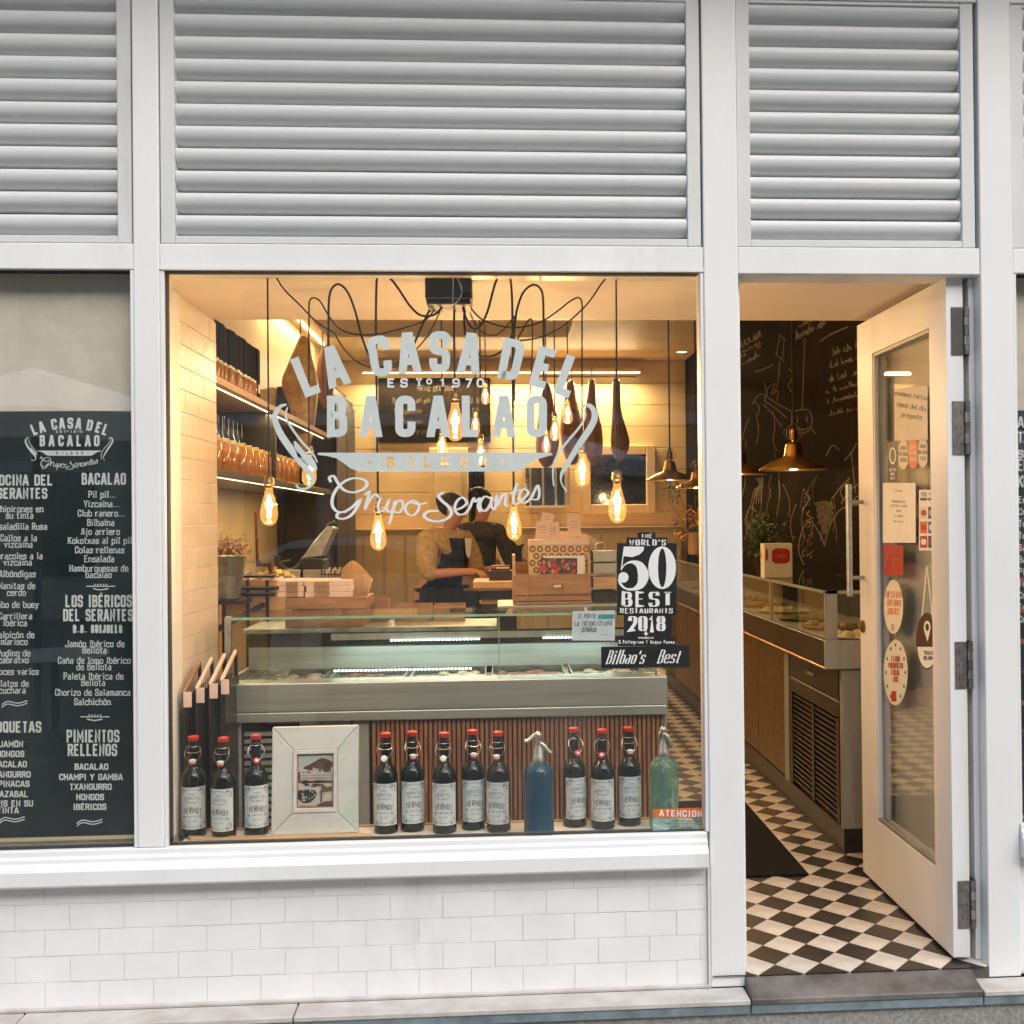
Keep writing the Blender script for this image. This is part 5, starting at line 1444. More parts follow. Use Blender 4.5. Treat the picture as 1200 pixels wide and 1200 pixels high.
# wooden riser with two shelves
wr_ = thing('wooden_riser', 'low wooden stand on the counter carrying stacked white cartons', 'stand', U(375, 730, 1.30))
bpx(334, 701, 430, 713, 1.22, 1.50, 'top_board', 'wood', wr_)
bpx(334, 722, 426, 731, 1.22, 1.50, 'lower_board', 'wood', wr_, zmin=ZT)
for x in (342, 392, 420): bpx(x, 713.3, x + 7, 721.7, 1.24, 1.48, 'upright', 'wood_light', wr_)
for i, x in enumerate((352, 362, 372)):
    c = U(x, 721.9, 1.28); tag(MB().lathe([(.014, 0), (.016, .002), (.016, .022), (.012, .026)], 14, (c.x, 1.28, c.z)).build('small_jar', 'amber', smooth=True), ['small amber jar, leftmost under the wooden stand', 'small amber jar, middle one under the wooden stand', 'small amber jar, rightmost under the wooden stand'][i], 'jar', 'amber jars under the wooden stand')
ctop = U(375, 700.8, 1.22).z
for k, (x0, x1, n, lab) in enumerate(((325, 356, 3, 'left stack'), (356, 412, 3, 'right stack'))):
    for j in range(n):
        yb = 700 - j * 6.6
        dx = [0, 1.5, -1][j] + k
        t = thing('white_carton', f'flat white carton, {["bottom", "middle", "top"][j]} of the {lab} on the wooden stand', 'carton', U((x0 + x1) / 2, yb, 1.24), 'white cartons on the wooden stand')
        a, b = U(x0 + dx, yb - 6.2, 1.23), U(x1 - .6 + dx * .4, yb, 1.23)
        box('carton_box', 'pink', a.x, b.x, 1.23, 1.46, b.z + .0006, a.z, t, bevel=.003)
for x0, x1, lab in ((335, 349, 'left'), (368, 386, 'right')):
    m = MB(); a, b = U(x0, 682, 1.2285), U(x1, 699, 1.2285)
    m.box(a.x, b.x, 1.2265, 1.2285, b.z, a.z)
    t = thing('kraft_tag', f'kraft paper tag with dark writing on the {lab} carton stack', 'tag', U(x0, 690, 1.22))
    m.build('card', 'kraft', t)
    m = MB(); txt_px(m, 'Turrón', (x0 + x1) / 2, 689, 3.4, 1.4, .5, .8, 1.2262); txt_px(m, 'Jijona', (x0 + x1) / 2, 695, 3.2, 1.3, .5, .8, 1.2262); m.build('writing', 'ink', t)
# kraft sheet roll / paper cone
kp = thing('paper_bundle', 'curled sheets of kraft wrapping paper right of the carton stack', 'wrapping paper', U(420, 700, 1.3))
m = MB(); rr = random.Random(2)
for s in range(4):
    pts = [U(400 + s * 3, 668 + s * 2, 1.35 + s * .02), U(412 + s * 2, 657 + s, 1.36 + s * .02), U(424 + s, 664 + s * 2, 1.37 + s * .02), U(434 + s, 676 + s, 1.36 + s * .02)]
    bot = [U(398 + s * 3, 704, 1.30 + s * .02), U(408 + s * 3, 705, 1.28), U(420 + s * 2, 705, 1.28), U(426 + s, 704, 1.30)]
    P, Q = spline(pts, 4), spline(bot, 4)
    for i in range(len(P) - 1): m.poly([P[i], P[i+1], Q[i+1], Q[i]])
o = m.build('sheet', 'kraft', kp, smooth='all')
md = o.modifiers.new('thick', 'SOLIDIFY'); md.thickness = .0015
# wooden ticket crate with patterned box, photograph and tickets
cr = thing('ticket_crate', 'wooden crate with a notched divider standing on the counter top', 'crate', U(647, 712, 1.25))
a, b = U(601, 671, 1.22), U(693, 711, 1.22)
zb_ = ZT2
H = [(601, 692.5, 711), ] 
box('front_board', 'wood', a.x, b.x, 1.22, 1.232, U(647, 697.3, 1.22).z, U(647, 673, 1.22).z, cr, bevel=.002)
box('front_board', 'wood', a.x, b.x, 1.222, 1.234, U(647, 704.4, 1.22).z, U(647, 698.2, 1.22).z, cr, bevel=.002)
box('front_board', 'wood', a.x, b.x, 1.222, 1.234, zb_, U(647, 705.2, 1.22).z, cr, bevel=.002)
box('side_board', 'wood_light', a.x, a.x + .012, 1.235, 1.46, zb_, U(647, 650, 1.22).z, cr, bevel=.002)
box('side_board', 'wood_light', b.x - .012, b.x, 1.235, 1.46, zb_, U(647, 650, 1.22).z, cr, bevel=.002)
box('label_holder', 'brass_dark', U(640, 1, 1.22).x, U(653, 1, 1.22).x, 1.216, 1.2195, U(647, 689.5, 1.22).z, U(647, 684, 1.22).z, cr)
box('paper_slip', 'yellow2', U(642, 1, 1.22).x, U(651, 1, 1.22).x, 1.2152, 1.2159, U(647, 688.3, 1.22).z, U(647, 685.4, 1.22).z, cr)
box('crate_back', 'wood', a.x + .0125, b.x - .0125, 1.45, 1.46, zb_, U(647, 660, 1.22).z, cr)
pb = thing('patterned_box', 'cream box patterned with brown rings, standing in the wooden crate', 'box', U(655, 674, 1.3))
pa, pbb = U(620, 640, 1.30), U(691, 674, 1.30)
W['pattern_cream'] = mat('printed_cream_card', (.74, .58, .36), .6, var=.05)
W['pattern_brown'] = mat('printed_brown', (.30, .15, .05), .6, var=.1)
box('box_body', 'pattern_cream', pa.x, pbb.x, 1.30, 1.42, pbb.z - .02, pa.z, pb, bevel=.002)
box('box_lid', 'pink', pa.x - .002, pbb.x + .002, 1.298, 1.422, pa.z + .0005, pa.z + .028, pb, bevel=.003)
m = MB()
for i in range(8):
    for j in range(4):
        x, y = 624 + i * 9 + (4.5 if j % 2 else 0), 643.5 + j * 8.2
        if x < 689: ring_px(m, x, y, 3.9, 4.0, 1.5, 1.6, 1.2992, n=14)
m.build('ring_print', 'pattern_brown', pb)
pp = thing('photo_print', 'white bordered group photograph leaning on the patterned box', 'photograph', U(655, 680, 1.25))
m = MB(); m.box(U(631, 1, 1.26).x, U(679, 1, 1.26).x, 1.260, 1.262, U(655, 680, 1.26).z, U(655, 651.5, 1.26).z); m.build('paper', 'paper', pp)
m = MB(); rr = random.Random(8); m.setm(0); m.poly([U(x, y, 1.2594) for x, y in ((633.5, 654), (676.5, 654), (676.5, 677), (633.5, 677))])
for k in range(60):
    x, y = rr.uniform(634, 673), rr.uniform(656, 673); s = rr.uniform(1.2, 3)
    m.setm(rr.choice((0, 1, 2, 3))); m.poly([U(x + s * cos(t), y + s * 1.1 * sin(t), 1.2592 - k * .00001) for t in (0, 1, 2, 3, 4, 5)])
m.build('picture', ['sepia2', 'sepia1', 'red', 'skin'], pp)
tk = thing('ticket_slips', 'loose pale pink till slips piled on top of the patterned box', 'till slips', U(650, 635, 1.34))
for i, (x0, y0, x1, y1, an) in enumerate(((628, 611, 644, 632, .1), (634, 601, 648, 618, .16), (640, 612, 656, 634, -.1), (665, 602, 680, 628, -.08), (668, 624, 688, 636, .3), (632, 622, 670, 637, .05), (680, 628, 697, 645, .5))):
    m = MB(); c = V(((x0 + x1) / 2, (y0 + y1) / 2)); Yk = 1.33 + i * .012
    P = [((x - c.x) * cos(an) - (y - c.y) * sin(an) + c.x, (x - c.x) * sin(an) + (y - c.y) * cos(an) + c.y) for x, y in ((x0, y0), (x1, y0), (x1, y1), (x0, y1))]
    m.prism(P, lambda x, y: U(x, y, Yk) , lambda x, y: U(x, y, Yk) + V((0, .001, 0))); s_ = m.build('slip', 'pink', tk)
    m = MB()
    for q in range(3): rib_px(m, [(c.x - 4, c.y - 4 + q * 3.5), (c.x + 4, c.y - 4.4 + q * 3.5)], .6, Yk - .0006)
    m.build('slip_print', 'ink2', s_)
# coffee grinder like hopper and card reader left of the crate
tl = thing('till_shelf', 'pale wooden work shelf with a black card reader beside the woman', 'shelf', U(580, 690, 2.6))
bpx(554, 682, 612, 689, 2.5, 2.9, 'shelf_top', 'wood_light', tl); bpx(560, 689.5, 612, 691.5, 2.52, 2.88, 'shelf_edge', 'yellow2', tl)
bpx(565, 692, 606, 760, 2.56, 2.86, 'shelf_body', 'darkcab', tl)
cd = thing('card_reader', 'black till machine with a red key on the pale shelf', 'till', U(588, 680, 2.6))
bpx(573, 669, 600, 681.5, 2.6, 2.75, 'machine_body', 'black', cd); bpx(575, 663, 598, 668.5, 2.66, 2.74, 'keypad', 'black', cd)
bpx(576, 664.6, 580, 667, 2.648, 2.659, 'red_key', 'red', cd); bpx(581, 664.6, 597, 667, 2.65, 2.659, 'screen', 'wood_light', cd)
# stainless drawers right of crate
sb = thing('steel_stand', 'tiered steel stand on the counter between the crate and the award sticker', 'stand', U(706, 712, 1.3))
for k, (y0, y1) in enumerate(((646, 658), (660, 672), (676, 690), (693, 710))):
    bpx(695, y0, 723, y1, 1.26 + k * .0, 1.44, 'tier', ['steel_dull', 'steel_dull', 'wood_light', 'darkcab'][k], sb)
MB().tube(spline([U(698, 646, 1.3), U(699, 638, 1.3), U(708, 636, 1.3), U(710, 645, 1.3)]), .003, 6).build('handle', 'steel', sb, smooth=True)
# open cardboard boxes on the rear of the counter
for i, (x0, y0, x1, y1, Yb) in enumerate(((432, 704, 455, 733, 1.5), (462, 711, 506, 730, 1.45), (508, 711, 545, 730, 1.46), (562, 708, 598, 726, 1.44))):
    t = thing('carton_tray', ['open kraft carton tray right of the wooden stand', 'open carton tray at the centre of the counter top', 'plain carton tray in front of the woman with the apron', 'small carton tray beside the wooden crate'][i], 'carton', U(x0, y1, Yb), 'open cartons along the back of the counter')
    a, b = U(x0, y0, Yb), U(x1, y1, Yb); z0_ = ZT2 if i == 3 else ZT
    box('carton_front', 'kraft' if i != 2 else 'wood_light', a.x, b.x, Yb, Yb + .004, z0_, a.z, t)
    box('carton_back', 'kraft', a.x, b.x, Yb + .09, Yb + .094, z0_, a.z + .01, t)
    box('carton_side', 'kraft', a.x, a.x + .004, Yb + .0045, Yb + .0895, z0_, a.z, t); box('carton_side', 'kraft', b.x - .004, b.x, Yb + .0045, Yb + .0895, z0_, a.z, t)

# ================================================================== LEFT CORNER
sk = [('raw_edge', 0)]
for i, (x0, x1, lab) in enumerate(((219, 232, 'outermost'), (230, 246, 'second'), (242, 256, 'third'), (252, 266, 'innermost'))):
    t = thing('fish_trap_tray', f'wood framed tray with dark netting, {lab} of those leaning at the left wall', 'net tray', U(x0, 900, .5), 'netted trays leaning against the left reveal')
    xa = U(x0, 900, .46).x
    lean = .10
    y0_, y1_, zt_ = .43 + i * .045, .56 + i * .05, .955 + i * .008
    def sl_(a, b, c_, d): return [(xa + a, b, c_), (xa + a + .02, b, c_), (xa + a + .02, d, c_)]
    mb = MB().tube([(xa, y0_, zt_ - .05), (xa, y1_ + .08, zt_ + .035)], .008, 4).build('top_rail', 'wood' if i == 0 else 'pink', t)
    MB().tube([(xa, y0_, zt_ - .05), (xa + .012, y0_, 0.02)], .008, 4).build('side_rail', 'darkcab', t)
    MB().tube([(xa, y1_ + .08, zt_ + .035), (xa + .012, y1_ + .08, 0.02)], .008, 4).build('side_rail', 'darkcab', t)
    nm = MB()
    for k in range(26):
        za = .06 + k * .034
        nm.tube([(xa + .006, y0_, za), (xa + .006, y1_ + .08, za + .03)], .0016, 3)
    for k in range(8):
        yy = y0_ + .01 + k * .03; nm.tube([(xa + .006, yy, .03), (xa + .006, yy, zt_ - .04)], .0016, 3)
    nm.box(xa + .009, xa + .012, y0_, y1_ + .08, .03, zt_ - .06)
    nm.build('netting', 'darkcab', t, kind='stuff')
    m = MB(); m.box(xa - .001, xa + .028, y0_ - .006, y0_ - .001, zt_ - .10, zt_ - .045); m.build('cloth_flap', 'pink', t)

# black rails of the corner rack and bucket with dried flowers
rk = thing('corner_rack', 'dark metal rack with glass shelves in the left corner behind the chiller', 'rack', U(280, 720, 1.9))
for y in (651, 665, 672): 
    MB().tube([U(250, y + 24, 1.9), U(322, y + 24, 1.9)], .010, 6).build('rail', 'darkcab', rk)
for x in (262, 290, 313): MB().tube([U(x, 680, 1.9), V((U(x, 680, 1.9).x, 1.9, .02))], .009, 6).build('upright', 'darkcab', rk)
MB().tube([U(250, 740, 1.5), U(308, 709, 1.9)], .014, 6).build('brace', 'darkcab', rk)
box('shelf_board', W['counterglass'], U(245, 1, 1.9).x, U(322, 1, 1.9).x, 1.9, 2.2, 1.32, 1.33, rk)
fb = thing('flower_bucket', 'galvanised bucket of dried hydrangeas at the left, behind the reveal', 'flower bucket', U(268, 704, 1.75))
c = U(267, 702, 1.75)
MB().lathe([(.052, 0), (.056, .003), (.086, .20), (.089, .205), (.085, .203), (.06, .02)], 28, c).build('bucket', 'zinc', fb, smooth=True)
m = MB(); rr = random.Random(12)
for k in range(900):
    h = V((rr.gauss(0, .045), rr.gauss(0, .045), .215 + abs(rr.gauss(0, .035)))); s = rr.uniform(.004, .010)
    d1 = V((rr.uniform(-1, 1), rr.uniform(-1, 1), rr.uniform(-1, 1))).normalized() * s; d2 = d1.orthogonal().normalized() * s
    m.setm(rr.choice((0, 0, 1))); m.poly([c + h + d1, c + h + d2, c + h - d1, c + h - d2])
m.build('dried_petals', ['dryleaf', 'kraft'], fb, kind='stuff')
box('bucket_stand', 'darkcab', c.x - .09, c.x + .09, 1.66, 1.86, c.z - .02, c.z - .001, rk)

# countertop press with raised lid, and small kitchen things
pr2 = thing('sandwich_press', 'grey press with its lid raised and a black handle, left of the script lettering', 'press', U(365, 690, 2.1))
m = MB(); L_ = [(353, 655), (377, 652), (392, 619), (384, 616), (368, 634)]
m.prism(L_, lambda x, y: U(x, y, 2.1), lambda x, y: U(x, y, 2.1) + V((0, .16, 0))); m.build('lid', 'zinc', pr2, bevel=.004)
MB().tube([U(383, 617, 2.15), U(393, 612, 2.15)], .012, 10).build('handle', 'black', pr2, smooth=True)
bpx(355, 668, 400, 684, 2.05, 2.3, 'body', 'steel_dull', pr2); bpx(352, 656, 378, 667, 2.08, 2.28, 'hinge_block', 'black', pr2)
bk = thing('wire_basket', 'dark wire basket with bright slots behind the cartons', 'basket', U(395, 680, 2.0))
m = MB()
for k in range(9): m.tube([U(376 + k * 4, 659, 1.95), U(378 + k * 3.6, 681, 1.95)], .0035, 4)
for y in (659, 666, 673, 681): m.tube([U(375, y, 1.95), U(410, y, 1.95)], .0035, 4)
m.build('wire_mesh', 'darkcab', bk, kind='stuff')
for k in range(3): m = MB(); m.prism([(382 + k * 6, 672), (384.5 + k * 6, 672), (388 + k * 6, 664.5), (386 + k * 6, 664.5)], lambda x, y: U(x, y, 1.93), lambda x, y: U(x, y, 1.935)); m.build('slip', 'pink', bk)
sc_ = thing('black_scale', 'black curved shop scale left of the raised press', 'scale', U(335, 690, 2.1))
MB().tube(spline([U(325, 651, 2.1), U(327, 663, 2.1), U(340, 670, 2.1), U(352, 663, 2.1), U(356, 655, 2.1)]), [.018]*24 + [.008], 10).build('arm', 'black', sc_, smooth=True)
bpx(326, 668, 352, 684, 2.05, 2.25, 'body', 'steel_dull', sc_)
sl2 = thing('slicer', 'tall thin dark red slicing stand at the left behind the rack', 'slicer', U(302, 690, 2.2))
m = MB(); m.prism([(298, 600), (301, 600), (303, 655), (309, 660), (318, 660), (318, 672), (314, 672), (314, 664), (300, 664)], lambda x, y: U(x, y, 2.2), lambda x, y: U(x, y, 2.25)); m.build('frame', mat('dark_red_enamel', (.10, .02, .015), .3), sl2)
ch = thing('bread_pile', 'heap of golden crisps on the corner rack', 'food heap', U(310, 672, 2.0))
m = MB(); rr = random.Random(3); c = U(308, 694, 1.98)
for k in range(220):
    p = c + V((rr.gauss(0, .07), rr.uniform(-.05, .05), abs(rr.gauss(0, .035)) + .01)); d1 = V((rr.uniform(-1, 1), rr.uniform(-1, 1), rr.uniform(-.6, .6))).normalized() * .022; d2 = d1.orthogonal().normalized() * .018
    m.poly([p + d1, p + d2, p - d1, p - d2])
m.build('crisps', 'hamfat', ch, kind='stuff')
bc = thing('back_worktop', 'cream worktop and cupboards along the wall behind the staff', 'worktop', (-.9, 3.2, 0))
box('top', 'wood_light', -1.75, -1.0, 1.9, 2.5, 1.20, 1.235, bc, bevel=.003)
for i in range(2): box('cupboard_door', 'yellow2', -1.74 + i * .37, -1.38 + i * .37, 1.92, 1.94, .1, 1.19, bc, bevel=.004)

# ================================================================== LEFT WALL SHELVES
ws = thing('wall_shelving', 'lit shelves of dark boxes and jars along the left wall', 'shelves', (LW, 2.5, 1.5))
xs0, xs1 = LW + .002, -1.30
for z0_ in (2.205, 1.775):
    box('shelf_board', 'darkcab' if z0_ < 2 else 'wood_light', xs0, xs1, 1.15, 5.1, z0_ - .035, z0_, ws, bevel=.002)
    box('glow_strip', 'led_warm', xs1 - .046, xs1 - .038, 1.2, 5.0, z0_ - .0385, z0_ - .0355, ws)
box('back_panel', 'darkcab', LW + .001, LW + .0019, 1.15, 5.1, 1.74, 2.2, ws)
box('end_panel', 'darkcab', xs0, xs1, 2.95, 2.98, 1.78, 2.17, ws)
lamp('shelf_light', (xs1 - .04, 2.6, 2.155), 4, (1, .70, .36), ws, kind='AREA', rot=(0, 0, 0), sx=.03, sy=2.6)
lamp('shelf_light', (xs1 - .04, 3.0, 1.725), 4, (1, .70, .36), ws, kind='AREA', rot=(0, 0, 0), sx=.03, sy=3.4)
rr = random.Random(21)
W['boxgold'] = mat('gold_label', (.60, .42, .16), .4, var=.2)
W['boxblack'] = mat('black_gift_box', (.014, .012, .012), .85, var=.3, spec=.08)
kinds = {}
def shelf_item(kind):
    t = thing(kind, '-', 'x')
    if kind == 'wine_box':
        box('carton', 'boxblack', -.045, .045, -.045, .045, 0, .30, t, bevel=.002)
        box('label', 'boxgold', .0455, .046, -.020, .020, .05, .10, t)
    elif kind == 'low_jar':
        MB().lathe([(.022, 0), (.024, .003), (.024, .07), (.020, .075)], 14).build('jar_glass', 'amber', t, smooth=True)
        MB().lathe([(.021, .0755), (.021, .088), (.019, .09)], 14).build('lid', 'ceramic', t, smooth=True)
    elif kind == 'tall_jar':
        MB().lathe([(.035, 0), (.038, .004), (.038, .12), (.030, .135), (.030, .14)], 16).build('jar_glass', 'amber', t, smooth=True)
        MB().lathe([(.032, .1405), (.032, .158), (.03, .16)], 16).build('lid', 'boxgold', t, smooth=True)
    else:
        MB().lathe([(.034, 0), (.036, .003), (.036, .20), (.014, .25), (.013, .31), (.001, .312)], 16).build('bottle_glass', 'bottle', t, smooth=True)
        MB().lathe([(.0365, .05), (.0368, .051), (.0368, .14), (.0365, .141)], 16, cap=False).build('bottle_label', 'boxgold', t, smooth=True)
    return t
y = 1.27; n = 0
ordn = ['first', 'second', 'third', 'fourth', 'fifth', 'sixth', 'seventh', 'eighth', 'ninth', 'tenth', 'eleventh', 'twelfth', 'thirteenth', 'fourteenth', 'fifteenth', 'sixteenth', 'seventeenth', 'eighteenth']
def row(kind, y0, dy, cnt, x, z, shelf, cat, noun, grp):
    src = None
    for i in range(cnt):
        lab = f'{noun} on the {shelf}, {ordn[i]} from the window'
        p = (x + rr.uniform(-.006, .006), y0 + i * dy + rr.uniform(-.008, .008), z)
        if src is None: src = t = shelf_item(kind); t.location = p
        else: t = dup(src, p, rr.uniform(-.1, .1))
        t['label'] = lab; t['category'] = cat; t['group'] = grp
row('wine_box', 1.40, .104, 14, xs1 - .10, 2.2055, 'top left shelf', 'gift box', 'black gift box', 'black gift boxes on the top shelf')
row('low_jar', 1.56, .085, 12, xs1 - .028, 2.2055, 'top left shelf edge', 'jar', 'amber jar with gold lid', 'amber jars on the top shelf')
row('wine_bottle', 1.50, .12, 12, xs1 - .16, 1.7755, 'lower left shelf', 'bottle', 'gold labelled wine bottle', 'wine bottles on the lower shelf')
row('tall_jar', 1.56, .17, 14, xs1 - .05, 1.7755, 'lower left shelf edge', 'jar', 'amber preserve jar', 'amber jars on the lower shelf')
# dark dresser and hanging salt fish further back
dr = thing('dark_dresser', 'tall dark dresser against the left wall beyond the shelves', 'dresser', (-1.55, 5.9, 0))
box('carcass', 'darkcab', LW + .01, -1.32, 5.4, 6.6, 0, 2.62, dr, bevel=.005)
for i in range(2): box('door', 'black', -1.3195, -1.30, 5.42 + i * .59, 5.99 + i * .59, .9, 2.55, dr, bevel=.004)
box('front_panel', 'darkcab', -1.70, -1.34, 5.36, 5.399, 1.3, 2.6, dr, bevel=.004)
dr2 = thing('coat_cabinet', 'narrow black cabinet standing at the back left beside the cream wall', 'cabinet', (-1.45, 7.6, 0))
box('carcass', 'boxblack', LW + .01, U(392, 500, 7.4).x, 7.4, 8.3, 0, U(390, 452, 7.4).z, dr2, bevel=.005)
box('glass_door', 'steel_dull', U(384, 500, 7.39).x, U(387, 500, 7.39).x, 7.385, 7.399, .3, U(390, 456, 7.4).z, dr2)
def hang_shape(name, label, cat, outline, Y, m, group=None, thick=.09, rope=True):
    """rounded solid from an outline: rings shrink towards front and back"""
    t = thing(name, label, cat, U(outline[0][0], outline[0][1], Y), group)
    P = [V((U(x, y, Y).x, U(x, y, Y).z)) for x, y in spline(outline + [outline[0]], 4)[:-1]]
    zs = [p.y for p in P]; cmid = sum(P, V((0, 0))) / len(P)
    mb = MB(); n = len(P)
    # medial x for each height
    def mid(z):
        near_ = [p.x for p in P if abs(p.y - z) < .05 * (max(zs) - min(zs)) + .01]
        return (min(near_) + max(near_)) / 2, (max(near_) - min(near_)) / 2
    rings = []
    for d, s in ((-1, .25), (-.85, .6), (-.5, .88), (0, 1), (.5, .88), (.85, .6), (1, .25)):
        r = []
        for p in P:
            mx, hw = mid(p.y)
            th = min(thick, hw * .9)
            r.append(V((mx + (p.x - mx) * s, Y + d * th, cmid.y + (p.y - cmid.y) * (1 - (1 - s) * .06))))
        rings.append(r)
    for r in rings: mb.v += r
    for i in range(len(rings) - 1):
        for j in range(n):
            mb.f.append((i*n + j, i*n + (j+1) % n, (i+1)*n + (j+1) % n, (i+1)*n + j)); mb.m.append(0)
    mb.f.append(tuple(range(n))); mb.m.append(0); mb.f.append(tuple(range((len(rings)-1)*n, len(rings)*n))); mb.m.append(0)
    mb.build('body', m, t, smooth='all')
    if rope:
        top = max(P, key=lambda p: p.y); MB().tube([(top.x, Y, top.y - .01), (top.x, Y, top.y + .12)], .006, 6).build('rope', 'kraft', t)
    return t
hang_shape('salt_cod', 'golden whole salt cod hanging at the left by its tail', 'salt cod', [(352, 392), (362, 398), (366, 420), (373, 450), (370, 490), (364, 520), (352, 534), (345, 515), (340, 480), (330, 450), (338, 425)], 4.6, 'hamfat')
hang_shape('salt_cod', 'smaller dark salt cod hanging behind the golden one', 'salt cod', [(378, 405), (386, 420), (392, 445), (388, 470), (380, 478), (372, 462), (371, 430)], 5.2, 'ham')
hams = [((635, 446), 'first'), ((656, 450), 'second'), ((683, 446), 'third'), ((722, 446), 'fourth')]
for i, (pts, Yh, lab) in enumerate((([(640, 446), (646, 455), (650, 480), (656, 510), (650, 540), (638, 548), (628, 530), (630, 495), (633, 465)], 7.6, 'ham at the left end of the rail of hanging hams'),
      ([(664, 448), (672, 446), (676, 470), (684, 505), (682, 535), (670, 545), (660, 530), (656, 500), (660, 470)], 7.7, 'second ham from the left on the rail of hanging hams'),
      ([(690, 446), (697, 447), (699, 475), (706, 505), (705, 535), (694, 545), (686, 528), (684, 495), (688, 465)], 7.6, 'third ham from the left on the rail of hanging hams'),
      ([(718, 444), (726, 446), (728, 480), (735, 505), (738, 520), (733, 535), (725, 541), (716, 525), (717, 490)], 7.5, 'ham hanging at the right end of the rail of hams'))):
    hang_shape('ham', lab, 'ham', pts, Yh, 'ham', 'cured hams hanging at the back')
tag(MB().tube([U(625, 441, 7.6) , U(745, 441, 7.6)], .012, 8).build('ham_rail', 'steel'), 'steel rail from which the hams hang', 'rail')

# ================================================================== BACK WALL
bb = thing('blackboard', 'blackboard with chalk price lines high on the back wall', 'blackboard', U(510, 518, 8.4))
a, b = U(443, 443, 8.40), U(575, 518, 8.40)
box('slate_panel', 'chalk', a.x, b.x, 8.40, 8.43, b.z, a.z, bb, bevel=.004)
m = MB(); rr = random.Random(6)
for s, x, y in (('MENU DEL DIA', 510, 458), ('Bacalao al pil pil', 488, 472), ('Croquetas', 478, 484), ('Kokotxas', 480, 496), ('Postre y cafe', 486, 508), ('12.50', 556, 472), ('6.00', 556, 484), ('18.00', 556, 496)):
    txt_px(m, s, x, y, 5.4, 2.4, .5, 1.4, 8.398, jitter=.6, rnd=rr)
m.build('chalk_writing', 'chalkmark', bb)
tag(box('led_profile', 'led_warm', -1.43, 1.55, 8.30, 8.33, 3.113, 3.125), 'long warm light strip across the back wall above the hams', 'light strip')
box('led_batten', 'yellow2', -1.43, 1.55, 8.26, 8.4355, 3.126, 3.16, None); bpy.data.objects['led_batten']['label'] = 'cream batten holding the light strip on the back wall'; bpy.data.objects['led_batten']['category'] = 'batten'
lamp('back_light', (.05, 8.25, 3.09), 42, (1, .69, .37), bpy.data.objects['led_batten'], kind='AREA', rot=(radians(-20), 0, 0), sx=2.9, sy=.04)
o = tag(box('led_profile', 'led_warm', -1.70, -1.675, 4.6, 7.3, CEIL - .02, CEIL - .001), 'warm light strip running along the ceiling at the left', 'light strip')
lamp('strip_light', (-1.68, 6.0, CEIL - .03), 6, (1, .69, .37), o, kind='AREA', rot=(0, 0, 0), sx=.03, sy=2.6)
tag(MB().box(-1.4, 0.6, 3.2, 5.6, CEIL - .22, CEIL - .001).build('ceiling_drop', 'yellow', bevel=.01), 'dropped ceiling box in the middle of the shop', 'ceiling box')
# doorway panel, window and panelling
pnl = thing('panelled_door', 'cream panelled door on the back wall behind the staff', 'door', U(525, 700, 8.3))
a, b = U(503, 520, 8.38), U(548, 520, 8.38)
box('leaf', 'yellow2', a.x, b.x, 8.38, 8.43, 0, 2.32, pnl, bevel=.006)
for z0_, z1_ in ((.2, .95), (1.1, 2.15)): box('raised_panel', 'yellow2', a.x + .06, b.x - .06, 8.36, 8.3795, z0_, z1_, pnl, bevel=.01)
dk_ = thing('dark_curtain', 'brown curtain hanging beside the cream door at the back', 'curtain', U(560, 700, 8.3))
m = MB(); a, b = U(549, 560, 8.3), U(568, 560, 8.3)
pts = [(a.x + (b.x - a.x) * i / 24, 8.33 + .025 * sin(i * 1.6)) for i in range(25)]
for (x0_, y0_), (x1_, y1_) in zip(pts, pts[1:]): m.poly([(x0_, y0_, 0.02), (x1_, y1_, 0.02), (x1_, y1_, 2.25), (x0_, y0_, 2.25)])
m.build('folds', 'cloth_grey', dk_, smooth='all')
bwn = thing('back_window', 'dark square window with a wide cream frame on the back wall', 'window', U(712, 600, 8.4))
wx0, wx1, wz0, wz1 = U(692, 560, 8.4).x, U(757, 560, 8.4).x, U(720, 591, 8.4).z, U(720, 533, 8.4).z
fx = .10
box('glass', 'darkglass', wx0, wx1, 8.41, 8.43, wz0, wz1, bwn)
box('frame', 'yellow2', wx0 - fx, wx0 - .001, 8.36, 8.43, wz0 - fx, wz1 + fx, bwn, bevel=.006)
box('frame', 'yellow2', wx1 + .001, wx1 + fx, 8.36, 8.43, wz0 - fx, wz1 + fx, bwn, bevel=.006)
box('frame', 'yellow2', wx0 - .0005, wx1 + .0005, 8.362, 8.43, wz1 + .001, wz1 + fx - .001, bwn, bevel=.006)
box('frame', 'yellow2', wx0 - .0005, wx1 + .0005, 8.362, 8.43, wz0 - fx + .001, wz0 - .001, bwn, bevel=.006)
w2 = thing('hatch_window', 'dark serving hatch with white bars at the back, behind the banner tip', 'hatch', U(645, 590, 8.3))
a, b = U(616, 548, 8.3), U(662, 592, 8.3)
box('opening', 'darkglass', a.x, b.x, 8.36, 8.43, b.z, a.z, w2)
for x in (616, 631, 646, 661): box('bar', 'steel_dull', U(x, 1, 8.3).x - .012, U(x, 1, 8.3).x + .012, 8.33, 8.359, b.z, a.z, w2)
box('ledge', 'ceramic', a.x - .03, b.x + .03, 8.28, 8.3595, b.z - .03, b.z - .001, w2)
